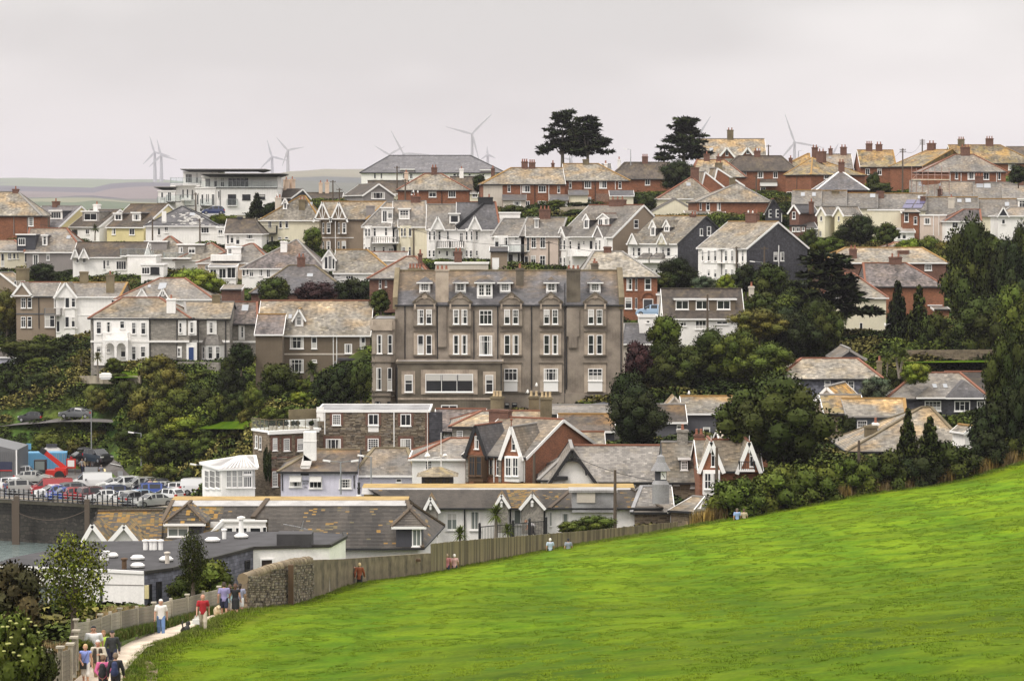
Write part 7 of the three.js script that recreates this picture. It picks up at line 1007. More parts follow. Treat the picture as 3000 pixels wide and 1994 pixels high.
// far hills
function hill(name,prof,d0,d1,y0,m='hill'){             // prof: crest as picture pixels [x, y], d1 the crest's distance, d0 the foot's
const N=90,K=14,q=new MB(0,0),x0=prof[0][0],x1=prof[prof.length-1][0],crest=(x)=>{for(let i=0;i<prof.length-1;i++)if(x<=prof[i+1][0]){const t=(x-prof[i][0])/(prof[i+1][0]- prof[i][0]);return mix(prof[i][1],prof[i+1][1],t*t*(3-2*t));}return prof[prof.length-1][1];};
const P=(i,j)=>{const x=mix(x0,x1,i/N),c=at(x,crest(x),d1),t=j/K,d=mix(d0,d1,t),w=at(x,620,d);return V(w.x,mix(y0,c.y,Math.sin(t*Math.PI/2))+(j&&j<K?(fbm(i*.13,j*.5,d0)- .5)*14:0),-d);};
for(let i=0;i<N;i++){for(let j=0;j<K;j++)q.quad(P(i,j),P(i+1,j),P(i+1,j+1),P(i,j+1));const b=(k)=>{const p=P(k,K);return V(p.x*1.3,p.y-120,p.z*1.3);};q.quad(P(i,K),P(i+1,K),b(i+1),b(i));}
for(let i=0;i<q.p.length/3;i++){q.t[i*2]=q.p[i*3];q.t[i*2+1]=q.p[i*3+2];}
const ms=q.build(name,m,scene);ms.userData.kind='structure';return ms;
}
for(const[k,c]of[['hillGreen',[.95,1.05,.88]],['hillPurple',[.74,.68,.8]],['hillField',[1.35,1.2,1.08]],['hillDark',[.6,.72,.55]]])M[k]=new THREE.MeshStandardMaterial({map:hillTex,color:C(...c),roughness:1,vertexColors:true,side:THREE.DoubleSide,name:k});
hill('hills',[[-700,540],[-200,528],[0,524],[200,526],[370,528],[480,527],[560,535],[700,542],[1100,560],[1600,560],[3900,560]],7000,10500,18,'hillGreen');
hill('hills',[[-700,556],[0,546],[150,549],[300,551],[330,536],[400,533],[520,536],[640,545],[3900,560]],5600,8200,18,'hillPurple');
hill('hills',[[-600,640],[500,640],[640,560],[760,520],[850,506],[960,500],[1060,500],[1300,505],[1700,530],[3900,540]],4200,7000,20,'hillGreen');
hill('hills',[[-700,590],[0,578],[100,579],[250,576],[400,584],[480,586],[620,590],[760,540],[860,532],[1060,538],[1200,560],[3900,600]],3600,5200,16,'hillPurple');
hill('hills',[[-700,592],[0,583],[250,579],[420,592],[600,600],[3900,640]],2900,4400,15,'hillField');
hill('hills',[[-700,606],[0,601],[100,597],[200,600],[280,595],[480,600],[700,620],[1000,640],[3900,640]],2300,3600,14,'hillDark');
// ---------------------------------------------------------------- trees and shrubs
// a crown inside the unit ball: lobes of leaf sprays round a core
function crownGeo(s0,{lobes=14,leaves=230,leaf=.085,core=.78,shape='round',long=1.3,open=0}){
seed=s0;const m=new MB(0,0),L=[];
for(let i=0;i<lobes;i++){
if(shape==='cone'){const t=(i+.5)/ lobes,a=i*2.4,r=(1-t)*.62;L.push([V(Math.cos(a)*r,-.95+t*1.85,Math.sin(a)*r),.16 +(1-t)*.3,.75]);}
else if(shape==='pads'){const t=i/lobes,a=i*2.4+rr(-.5,.5),r=Math.sqrt(rnd())*(1-t*.65)*.8;L.push([V(Math.cos(a)*r,-.85+t*1.7,Math.sin(a)*r),rr(.24,.4)*(1-t*.3),.26]);}
else if(shape==='box'){L.push([V(rr(-.8,.8),rr(-.6,.35),rr(-.6,.6)),rr(.3,.45),1]);}
else{const rg=shape==='rag',a=i*2.4,y=1-2*(i+.5)/ lobes,r=Math.sqrt(1-y*y)*(rg?rr(.35,.86):rr(.4,.72)),k=rg?rr(.2,.4):rr(.30,.48);L.push([V(Math.cos(a)*r,y*.62,Math.sin(a)*r),k,rr(.75,1)]);}
}
for(const[c,r,fl]of L){
const tone=rr(.68,1.35),warm=rr(.9,1.15);m.col=[tone*warm,tone,tone];
if(core){const N=7;const bp=(i,j)=>{const a=i/N*6.283,b=(j/5-.5)*Math.PI,k=r*core*(1+.0*i);return V(c.x+Math.cos(a)*Math.cos(b)*k,c.y+Math.sin(b)*k*fl,c.z-Math.sin(a)*Math.cos(b)*k);};for(let j=0;j<5;j++)for(let i=0;i<N;i++)m.quad(bp(i,j),bp(i+1,j),bp(i+1,j+1),bp(i,j+1));}
const n=Math.round(leaves*(r/.4)**2*(1-open));
for(let i=0;i<n;i++){
const y=rr(-1,1),a=rr(0,6.283),q=Math.sqrt(1-y*y),d=V(Math.cos(a)*q,y,Math.sin(a)*q),k=r*(open?Math.pow(rnd(),.4):rr(.72,1.12)),p=V(c.x+d.x*k,c.y+d.y*k*fl,c.z+d.z*k);
const u=V(rr(-1,1),rr(-1,1)*(shape==='pads'?.25:1),rr(-1,1)).addScaledVector(d,shape==='pads'?1.2:.3).normalize(),w=V().crossVectors(u,V(rr(-1,1),rr(-1,1),rr(-1,1))).normalize(),s=leaf*rr(.6,1.3),nn=d.clone().multiplyScalar(.8).add(V(rr(-.6,.6),rr(-.2,.9),rr(-.6,.6))).normalize(),t=tone*rr(.6,1.5),cc=[t*warm*rr(.92,1.12),t,t*rr(.8,1.1)];
const A=p.clone().addScaledVector(u,-s*long*.5),B=p.clone().addScaledVector(w,s*.42),D=p.clone().addScaledVector(u,s*long*.6),E=p.clone().addScaledVector(w,-s*.42);
for(const v of[A,B,D,A,D,E])m.vert(v,nn,0,0,cc);
}
}
return m.geo();
}
const CR={big:[1,2].map((k)=>crownGeo(700+k,{lobes:34,leaves:620,leaf:.046,core:.72,shape:'rag'})),
broad:[1,2,3].map((k)=>crownGeo(100+k,{lobes:16,leaves:210,leaf:.085})),bush:[1,2,3].map((k)=>crownGeo(200+k,{lobes:13,leaves:380,leaf:.07})),cone:[1,2].map((k)=>crownGeo(300+k,{lobes:16,leaves:420,leaf:.10,shape:'cone',core:.55})),
pads:[1,2,3].map((k)=>crownGeo(400+k,{lobes:30,leaves:210,leaf:.085,shape:'pads',core:.7,long:2.1})),box:[1,2].map((k)=>crownGeo(500+k,{lobes:18,leaves:210,leaf:.09,shape:'box'})),open:[1,2].map((k)=>crownGeo(600+k,{lobes:26,leaves:300,leaf:.05,core:0,open:.2})),
};
seed=4242;
function limbs(g,H,r,n,spread,top,m='bark',lean=0){const q=new MB();let p=V(0,-.4,0);const t=V(lean,H*.55,0);q.tube(p,V(lean*.5,H*.3,0),r,r*.8,8,false);q.tube(V(lean*.5,H*.3,0),t,r*.8,r*.6,8,false);for(let i=0;i<n;i++){const a=i*2.4+rr(-.3,.3),s=mix(.3,.55,rnd()),b=V(lean*s,H*s,0),e=V(Math.cos(a)*spread*rr(.5,.9),H*rr(.6,top),Math.sin(a)*spread*rr(.5,.9)),k=V().lerpVectors(b,e,.5).add(V(0,-H*.05,0));q.tube(b,k,r*.45,r*.3,6,false);q.tube(k,e,r*.3,r*.08,5,false);}q.tube(t,V(lean,H*.92,0),r*.6,r*.1,6,false);return q.build('trunk',m,g);}
function palm(g,h,w,tint,heads=1){// a cabbage palm: bare stem and a head of sword leaves
for(let k=0;k<heads;k++){const hx=heads>1?(k-.5)*w*.5:0,q=new MB(),top=V(hx,h-w*.42-k*.3,rr(-.1,.1));q.tube(V(0,-.3,0),top,w*.07,w*.045,7,false);q.build('stem','barkGrey',g);const m=new MB();for(let i=0;i<130;i++){const a=i*2.4,e=rr(-.75,1.45),d=V(Math.cos(a)*Math.cos(e),Math.sin(e),Math.sin(a)*Math.cos(e)),L=w*rr(.42,.56),s=V(-Math.sin(a),0,Math.cos(a)).multiplyScalar(w*.022),c=rr(.6,1.5);m.col=[c,c,c];const mid=top.clone().addScaledVector(d,L*.6),tip=top.clone().addScaledVector(d,L).add(V(0,-L*.16,0));m.quad(top.clone().sub(s),top.clone().add(s),mid.clone().add(s),mid.clone().sub(s));m.tri(mid.clone().sub(s),mid.clone().add(s),tip);}m.build('leaves','leaf'+tint,g);}
}
const GN={broad:'tree',cone:'conifer',pads:'cypress_tree',open:'tree',bush:'shrub',box:'hedge',palm:'palm_tree',yucca:'yucca'},GC={broad:'tree',cone:'conifer',pads:'cypress',open:'tree',bush:'shrub',box:'hedge',palm:'palm tree',yucca:'plant'};
let gi=0;
function plant(kind,tint,cx,yb,yt,w,d,label,group,shape=1){
if(cx<760&&yb>1070&&yb<1440&&cx>130)d=bankD(cx,yb)-(yb<1130?2:0);
const p=at(cx,yb,d),H=at(cx,yt,d).y-p.y,R=w*mpp(d)/ 2,g=thing(GN[kind],label,GC[kind],p,kind==='box'?0:gi*1.7,group);gi++;
if(kind==='palm'){palm(g,H,2*R,tint,w>50&&d>280?2:1);return g;}
if(kind==='yucca'){palm(g,H*.8,2*R,tint);return g;}
const tall=['broad','cone','pads','open'].includes(kind),cr=CR[kind==='broad'&&(R>3||H>9)?'big':kind],foot=kind==='pads'?.28:kind==='open'?.16:tall?.1:-.12,c=put('crown',cr[gi % cr.length],'leaf'+tint,g);
c.scale.set(R*1.04,H*(1-foot)/ 2*1.06,kind==='box'?Math.min(R,1.6):R);c.position.y=H*(1+foot)/ 2;
if(tall)limbs(g,H*.8,Math.max(.12,H*.032),kind==='pads'?9:5,R*.7,.9,kind==='pads'?'barkGrey':'bark');else{const q=new MB();for(let i=0;i<3;i++)q.tube(V(0,-.3,0),V(rr(-.4,.4)*R,H*.5,rr(-.3,.3)*R),.06,.03,5,false);q.build('stem','bark',g);}
return g;
}
const LIST=`
pads dark 1648 512 316 150 562 tall windswept cypress left of the pair on the skyline
pads dark 1722 500 334 170 556 leaning windswept cypress right of the pair on the skyline
pads dark 2004 520 338 180 566 lone broad cypress standing beside the lichen roofed skyline house
broad dark 1990 582 466 132 532 round dense dark tree below the lone cypress
broad olive 20 990 845 120 404 olive brown tree at the left edge below the tan gable
broad dark 125 835 770 95 428 dark tree behind the tan half of the villa
palm deep 277 700 655 34 466 round headed palm before the white dormer bungalow
broad bright 570 885 783 165 398 bright green tree behind the slate hips, left middle
broad deep 805 908 810 125 364 dark green tree before the dark stepped slate roof
broad purple 922 905 824 130 362 purple leaved tree before the dark stepped slate roof
bush dark 1040 890 812 135 372 dark conifer hedge below the glazed gable house
broad deep 1115 928 846 68 322 small round tree just left of the hotel roof
broad mid 918 742 664 64 436 green tree between cream house and tan gables
cone dark 752 642 565 60 478 dark pointed conifer beside the modern flats
bush dark 800 645 588 70 474 dark shrubs right of the modern flats
box mid 655 655 616 76 468 clipped hedge above the speckled roof house
box deep 92 1045 990 185 380 long clipped hedge at the left edge
bush dark 203 1025 974 54 384 round dark bush at the end of the long clipped hedge
bush olive 462 1112 1038 130 308 broad olive bush in front of the stone and white villa
bush olive 490 1158 1074 110 314 drooping olive bush below the broad one
broad dark 706 1092 1003 88 308 dark umbrella shaped tree before the slate capped bay
bush deep 668 1105 1055 60 312 clipped rounded shrub beside the villa terrace wall
bush deep 812 1150 1060 130 296 big rounded hedge bush before the brown house
palm deep 913 1128 1053 58 300 umbrella headed palm before the brown house
bush dark 676 1170 1080 95 303 dark bush below the stone villa terrace
broad dark 958 1196 1085 95 292 dark garden tree left of the hotel turret, leftmost of three
broad dark 1012 1196 1066 95 290 dark garden tree left of the hotel turret, middle of three
broad deep 1058 1190 1058 80 288 dark garden tree touching the hotel turret
palm olive 238 1110 1020 44 328 cabbage palm on the bank, left of two
palm olive 286 1112 1026 46 327 cabbage palm on the bank, right of two
broad dark 1985 866 752 135 362 dark rounded tree before the slate hung white house
broad deep 1938 866 798 80 358 smaller dark tree beside the brick villa
bush grey 2066 858 804 80 352 grey green shrub between two dark trees
bush bright 2128 852 802 56 350 bright shrub below the bay fronted white house
broad dark 2186 872 770 95 356 dark tree before the black gable, left of two
broad deep 2256 888 768 115 352 dark tree before the black gable, right of two
pads dark 2430 1010 728 310 338 wide spreading cedar with flat layered branches
broad deep 2235 940 852 115 328 tree beside the chalet bungalow roof
broad olive 2225 1010 898 180 316 yellow tipped olive tree below the chalet bungalow
broad mid 1948 1048 922 100 306 light green tree in front of the chalet bungalow
broad deep 1962 1180 996 190 304 large dark tree right of the hotel wall
broad deep 2080 1150 958 160 308 tall dark tree in the wood below the chalet
broad mid 2165 1140 962 160 306 deep green tree in the wood below the chalet
broad dark 2310 1070 895 200 320 dark tree below the spreading cedar
broad deep 2405 1075 870 150 324 green tree right of the spreading cedar trunk
broad mid 2250 1130 1000 175 302 mid green tree behind the pale slate hip
broad purple 1868 1125 998 95 294 dark purple tree hiding the beige annexe
broad dark 1868 1335 1118 205 258 massive dark evergreen in front of the hotel corner
broad dark 1846 1250 1085 115 262 upper evergreen rising behind the massive one
cone dark 2630 1050 825 105 332 spiky dark pine before the brick villa, left of two
cone deep 2692 1050 838 95 330 spiky pine before the brick villa, right of two
bush deep 2740 1060 912 115 326 dark rounded tree right of the pines
broad deep 2850 1030 630 190 345 giant dark conifer at right, left of three
broad dark 2950 1040 690 150 342 giant dark conifer at right, middle of three
broad deep 2990 940 648 100 350 dark narrow tree at the right edge
broad deep 2890 1100 860 210 325 dark tree mass under the giant conifers
broad mid 2968 1010 826 110 316 light leaved tree at the right edge
broad dark 2520 730 626 115 428 dark tree hiding the cream rear wing
broad deep 2600 722 650 80 424 smaller tree right of the dark one before the terrace
bush bright 2665 752 694 90 420 bright shrub under the terrace backs, left of two
bush mid 2724 752 690 90 418 mid green shrub under the terrace backs, right of two
broad olive 2775 800 705 95 412 olive tree below the hipped extension
bush mid 2432 748 690 120 426 leafy shrub below the cream gabled extensions
bush deep 2372 740 668 70 430 dark shrub beside the black gable end
bush deep 2480 700 672 80 440 low dark shrub under the pale yellow extension
palm mid 2600 1105 1030 44 292 cabbage palm behind the pale slate hip, left one
palm mid 2636 1100 1008 62 290 twin headed cabbage palm behind the pale slate hip
bush bright 2682 1118 1060 90 288 bright shrub left of the salmon hipped house
broad deep 2950 1340 955 150 260 tall thin leaved olive tree at the right edge
broad dark 2992 1410 1075 140 246 very dark tree at the right edge above the meadow
broad dark 2900 1370 1170 130 246 dark tree right of the white gabled dormer
bush grey 2562 1175 1098 100 288 grey leaved shrub right of the pale slate hip
bush deep 2620 1150 1078 80 292 shrub below the cabbage palms
broad deep 2290 1410 1085 350 236 great spreading tree in front of the slate cottages
broad deep 2180 1330 1160 190 238 left limb tree beside the great spreading tree
cone deep 2660 1390 1198 90 238 young pine before the pyramid roof, left of two
cone deep 2724 1385 1222 105 237 young pine before the pyramid roof, right of two
bush mid 2160 1545 1385 210 220 broad bay hedge bush behind the walkers at the meadow edge
bush mid 2275 1520 1362 210 224 hedge bush at the meadow edge, second from left
bush mid 2392 1500 1355 190 228 hedge bush at the meadow edge, third from left
bush mid 2500 1475 1330 165 231 hedge bush below the dark great tree's right side
bush deep 2592 1462 1316 165 234 hedge bush under the young pines, left
bush dark 2692 1450 1328 165 236 hedge bush under the young pines, right
bush deep 2792 1432 1285 170 239 hedge bush below the white gabled dormer
bush dark 2892 1410 1258 160 242 hedge bush at the top of the meadow, second from right
bush deep 2985 1392 1272 140 245 hedge bush at the top right of the meadow
palm mid 1452 1575 1473 80 217 cabbage palm beside the lodge doorway
yucca mid 1348 1586 1525 66 213 spiky yucca left of the cabbage palm
yucca mid 1490 1578 1520 55 216 spiky yucca right of the cabbage palm
bush mid 1735 1556 1508 140 213 low garden shrub behind the board fence
bush mid 1665 1560 1528 80 210 small shrub left of the low garden shrub
open bright 215 1868 1558 240 119 young sycamore before the white wall, thin leaved
open deep 565 1772 1545 105 134 slender young tree behind the panel fence
bush mid 612 1782 1642 200 141 leafy laurel bush behind the panel fence
bush deep 545 1775 1680 110 139 dark laurel left of the leafy one
broad brown 40 1890 1640 200 113 brownish shrubby tree at the lower left edge
broad mid 30 2090 1785 190 101 elder bush with cream flowers at the lower left corner
bush deep 110 2080 1880 130 102 dark green bush beside the elder
bush bright 222 1900 1868 50 109 small bright shrub at the fence corner
bush mid 1630 608 585 70 486 green garden hedge below the red semis
bush deep 1500 640 598 80 480 shrubs before the left brick semi, left one
bush mid 1570 650 605 90 478 shrubs before the left brick semi, right one
broad deep 1690 640 612 80 474 dark shrub by the garden wall below the semis
box dark 1700 604 587 70 486 dark trimmed hedge below the brick semi
broad dark 1405 572 510 50 505 dark round tree between brick house and long grey end
broad deep 1880 640 560 90 500 bushy tree below the round dense dark tree
bush deep 2245 580 555 80 516 hedge under the mossy brown roof
bush deep 2560 560 500 45 520 narrow tree right of the white verged gable
bush deep 2580 565 535 90 512 green bushes behind the terrace stack
broad dark 2985 545 482 70 485 dark tree at the right edge of the ridge
`;
const BANK=`
deep 20 1190 1052 120 372|dark 105 1200 1075 125 370|deep 205 1182 1072 130 366|olive 292 1205 1120 85 352|mid 335 1192 1122 80 350|deep 368 1180 1098 90 346|olive 424 1240 1108 130 340|mid 478 1270 1150 115 332|mid 528 1220 1118 115 330|deep 566 1200 1104 95 322|deep 606 1210 1124 90 314|mid 645 1240 1138 95 306|deep 694 1212 1128 90 302|mid 742 1200 1120 80 298|bright 545 1282 1205 150 318|deep 384 1310 1228 105 340|mid 446 1345 1240 105 334|deep 524 1350 1268 115 320|mid 612 1345 1262 110 308|mid 652 1410 1322 95 296|mid 470 1420 1350 110 326|deep 560 1430 1360 110 312|olive 436 1425 1345 80 332|mid 140 1330 1255 130 364|olive 230 1340 1270 110 360|mid 40 1330 1250 130 368|olive 300 1320 1240 100 356|mid 850 1230 1175 90 286|mid 790 1240 1180 80 288|bright 880 1180 1140 60 290|deep 620 1300 1240 90 302|olive 720 1240 1190 60 296|mid 120 1075 1040 80 376|deep 200 1090 1050 70 366|bright 205 1115 1085 60 352|deep 130 1130 1080 80 352|dark 250 1125 1065 90 334|mid 330 1085 1040 60 320|deep 345 1120 1085 70 318|mid 600 1105 1075 60 310|mid 560 1130 1085 80 314|mid 870 1150 1100 70 296|bright 900 1140 1110 40 298
`;
for(const row of LIST.trim().split('\n')){const[k,t,a,b,c,e,f,...l]=row.split(' ');plant(k,t,+a,+b,+c,+e,+f,l.join(' '));}
const had={};for(const row of BANK.trim().split('|')){const[t,a,b,c,e,f]=row.split(' ');let l=`${+e > 105 ? 'broad' : +e < 78 ? 'small' : 'rounded'} ${{ deep: 'deep green', dark: 'very dark', mid: 'mid green', olive: 'olive brown', bright: 'bright green' }[t]} shrub ${+b < 1160 ? 'high on the bank' : +b < 1230 ? 'halfway up the bank' : 'low on the bank'} ${+a < 190 ? 'at the left edge' : +a < 370 ? 'above the road bend' : +a < 480 ? 'above the car park' : +a < 590 ? 'below the stone villa' : +a < 700 ? 'above the conservatory'   : 'before the hotel turret'}`;if(had[l])l +=+a>had[l]?', the one farther right':', the one farther left';else had[l]=+a;plant('bush',t,+a,+b,+b -(+b - +c)*.85,+e,+f,l,t+' shrubs on the garden bank');}
// elder flowers, ivy
{const h=scene.children.find((o)=>o.userData.label?.startsWith('elder bush')),q=new MB();for(let i=0;i<46;i++){const a=rr(0,6.28),y=rr(.0,.9),r=Math.sqrt(1-y*y*.8)*1.16;const c=V(Math.cos(a)*r,2.1+y*1.8,Math.sin(a)*r);q.lathe(c,[[0,.05],[.06,.04],[.08,0],[0,-.02]],6);}q.build('flowers','flower',h);}
for(const[x,y0,y1,w,d,l]of[[783,1266,1424,24,270.6,'ivy column climbing the corner of the stone terrace block'],[2482,1192,1282,50,270.5,'dark creeper covering the corner of the slate blue house']]){const p=at(x,y1,d),H=at(x,y0,d).y-p.y,t=thing('ivy',l,'climber',p),c=put('foliage',CR.box[0],'leafdark',t);c.scale.set(w*mpp(d)/ 2,H/2,.35);c.position.y=H/2;}
// low growth over the hillside, long grass by the path, dry grass, tufts in the meadow
const clump=(s,n,leaf,h)=>{seed=s;const m=new MB(0,0);for(let i=0;i<n;i++){const a=rr(0,6.283),y=rnd(),q=Math.sqrt(1-y*y),d=V(Math.cos(a)*q,y,Math.sin(a)*q),p=V(d.x,d.y*h,d.z).multiplyScalar(rr(.75,1.08)),u=V(rr(-1,1),rr(-.6,1),rr(-1,1)).normalize(),w=V().crossVectors(u,V(rr(-1,1),rr(-1,1),rr(-1,1))).normalize(),s=leaf*rr(.6,1.3),t=rr(.55,1.5),nn=d.clone().add(V(rr(-.5,.5),.5,rr(-.5,.5))).normalize(),A=p.clone().addScaledVector(u,-s*.6),B=p.clone().addScaledVector(w,s*.45),D=p.clone().addScaledVector(u,s*.7),E=p.clone().addScaledVector(w,-s*.45);for(const v of[A,B,D,A,D,E])m.vert(v,nn,0,0,[t,t,t]);}return m.geo();};
const scatter=(name,label,geo,mat,n,place)=>{const ms=new THREE.InstancedMesh(geo,M[mat],n),M4=new THREE.Matrix4(),Q=new THREE.Quaternion(),S=V(),c=new THREE.Color();let k=0,tries=0;while(k<n&&tries++<n*6){const r=place();if(!r)continue;Q.setFromAxisAngle(V(0,1,0),rr(0,6.28));M4.compose(r[0],Q,S.set(r[1],r[2],r[1]));ms.setMatrixAt(k,M4);ms.setColorAt(k,c.setRGB(...r[3]));k++;}ms.count=k;ms.name=numbered(name);ms.castShadow=ms.receiveShadow=true;ms.userData={label,category:'greenery',kind:'stuff'};scene.add(ms);return ms;};
const free=(x,z)=>!feet.some((f)=>{const dx=x-f.x,dz=z-f.z,u=dx*f.c-dz*f.s,v=dx*f.s+dz*f.c;return u>-1&&u<f.W+1&&v<1&&v>-f.D-1;});
seed=99;
const inView=(x,z,m=12)=>Math.abs(x)<-z*.1875+m;
scatter('undergrowth','mixed low green growth covering the gardens and banks of the hillside',clump(11,150,.21,.8),'leafwhite',36000,()=>{
const z=-100-Math.pow(rnd(),.75)*470,x=rr(-1,1)*(-z*.1875+12);if(!free(x,z))return null;if(x<-28&&z>-354&&(z>-296||town.h(x,z)<4.5))return null;if(z>-250&&edgeDist(x,z)*inside>-5)return null;const y=town.h(x,z)- .3;if(y<3)return null;if(z>-152&&x>-19)return null;if(x<-38&&z>-375){const[X,Y]=project(V(x,y,z));if((X<335&&Y>1202&&Y<1229)||(X>235&&X<352&&Y>1333&&Y<1415))return null;}
const n=fbm(x*.06,z*.06,5,3),m=fbm(x*.25,z*.25,8,2),L=(.65+rnd()*.7)*(x<-8&&z<-300&&z>-372?1.3:1),c=m<.38?[.030,.044,.010]:m<.52?[.066,.088,.015]:n>.53?[.14,.125,.034]:[.115,.145,.022],s=rr(.6,1.5)*(n>.5?1.3:1);return[V(x,y,z),s,s*(x<-26&&z>-356?rr(.5,1.2):rr(.35,.75)),c.map((v)=>v*L)];
});
const blades=(s,n,h,w,lean)=>{seed=s;const m=new MB(0,0);for(let i=0;i<n;i++){const a=rr(0,6.28),r=Math.sqrt(rnd())*.5,p=V(Math.cos(a)*r,0,Math.sin(a)*r),d=rr(0,6.28),t=V(p.x+Math.cos(d)*lean*rr(.3,1),h*rr(.6,1.1),p.z+Math.sin(d)*lean*rr(.3,1)),k=V(-Math.sin(d),0,Math.cos(d)).multiplyScalar(w),c=rr(.6,1.4);for(const v of[p.clone().sub(k),p.clone().add(k),t])m.vert(v,V(Math.cos(a)*.3,1,Math.sin(a)*.3).normalize(),0,0,[c,c,c]);}return m.geo();};
const tuft=blades(21,40,1,.03,.4);seed=500;
const vary=(c,k=.5)=>{const L=1 +(rnd()- .5)*k;return c.map((v)=>v*L);};
scatter('meadow_grass','bright mown grass tufts of the sloping meadow',tuft,'leafwhite',60000,()=>{const z=-60-rnd()*190,x=rr(-20,-z*.1875+3);if(!inView(x,z,2))return null;const d=edgeDist(x,z)*inside;if(d<-.4)return null;const n=fbm(x*.25,z*.12,4,4),clumpy=fbm(x*1.2,z*.5,9,2);if(d>2&&clumpy<.5)return null;const e=sstep(2.5,0,d),c=e>rnd()*1.2?[.11,.13,.02]:n>.5?[.122,.178,.004]:[.092,.152,.003];return[V(x,meadHin(x,z)- .03,z),rr(.2,.4),rr(.04,.085)*(1+e*2.5),vary(c)];});
scatter('verge_grass','long rough grass along the meadow edge and footpath fence',tuft,'leafwhite',5000,()=>{const P=rnd()<.55?EDGE:FENCE,k=P===EDGE?1+Math.floor(rnd()*(P.length-3)):Math.floor(rnd()*(P.length-1)),p=V().lerpVectors(P[k],P[k+1],rnd());if(P===EDGE){p.x +=rr(-.15,.5);p.z +=rr(-.2,.2);p.y=meadHin(p.x,p.z)- .03;}else{p.x +=rr(.08,.5);p.y -=.1;}return[p,rr(.2,.45),P===EDGE?rr(.08,.2):rr(.15,.5),vary(rnd()<.2?[.2,.17,.06]:[.085,.13,.02],.8)];});
scatter('dry_grass','pale dry seed grass on the slope below the young sycamore',tuft,'leafwhite',3200,()=>{const p=rnd()<.75?at(rr(100,235),rr(1820,1985),rr(106,118)):at(rr(310,430),rr(1790,1830),rr(128,138));p.y=town.h(p.x,p.z)- .25;return[p,rr(.5,1),rr(.5,1),vary(rnd()<.8?[.30,.205,.105]:[.12,.15,.03],.6)];});
scatter('seed_heads','golden seed heads along the top of the meadow',tuft,'leafwhite',1500,()=>{const k=15+Math.floor(rnd()*4),p=V().lerpVectors(EDGE[k],EDGE[k+1],rnd());p.z -=rr(0,2);p.x -=rr(0,1.4);p.y=mead.h(p.x,p.z)- .5;return[p,rr(.6,1.1),rr(.9,1.8),vary(rnd()<.6?[.26,.19,.09]:[.34,.23,.06],.6)];});
// lawns
for(const[pts,l]of[[[[560,1256,334],[748,1256,312],[748,1232,316],[600,1236,338]],'x'],[[[332,1106,351],[402,1106,351],[402,1084,357],[360,1086,357]],'x'],[[[2650,1062,318],[2960,1060,316],[2960,1046,326],[2650,1048,328]],'x']]){const q=new MB(0,0),p=pts.map((e)=>at(...e));q.grid(p[0],p[1],p[2],p[3],6,3);for(let i=0;i<q.p.length/3;i++){q.t[i*2]=q.p[i*3];q.t[i*2+1]=q.p[i*3+2];}const m=q.build('lawn','lawn',scene);m.userData.kind='structure';}
// ---------------------------------------------------------------- vehicles
const PROF={// top line from tail to nose [x, height], and belt height, half width, wheel radius
hatch:[[[-1.98,.55],[-1.92,.98],[-1.55,1.40],[-.9,1.5],[.1,1.47],[.95,1.0],[1.8,.84],[2.0,.55]],.93,.86,.31],
suv:[[[-2.25,.6],[-2.2,1.08],[-1.95,1.62],[-1.2,1.72],[.3,1.69],[1.1,1.14],[2.1,1.0],[2.28,.62]],1.08,.93,.36],
saloon:[[[-2.25,.55],[-2.2,.92],[-1.6,1.0],[-.95,1.38],[0,1.43],[.5,1.36],[1.2,.96],[2.1,.8],[2.28,.5]],.92,.88,.32],
van:[[[-2.4,.5],[-2.4,1.1],[-2.35,1.88],[-1.4,1.95],[1.0,1.93],[1.75,1.2],[2.3,1.0],[2.42,.55]],1.12,.95,.34],
pickup:[[[-2.5,.6],[-2.5,1.05],[-.75,1.06],[-.7,1.62],[0,1.7],[.5,1.66],[1.15,1.1],[2.3,1.0],[2.5,.6]],1.06,.9,.37],
};
const paintC={white:[.72,.72,.72],silver:[.38,.38,.36],grey:[.13,.135,.14],black:[.012,.012,.014],red:[.36,.015,.02],maroon:[.085,.012,.018],blue:[.02,.07,.36],navy:[.02,.035,.12],sky:[.30,.42,.58]};
for(const k in paintC)M['car'+k]=new THREE.MeshPhysicalMaterial({color:C(...paintC[k]),roughness:.35,clearcoat:1,clearcoatRoughness:.06,side:THREE.DoubleSide,vertexColors:true,name:'car'+k});
const carProto={};
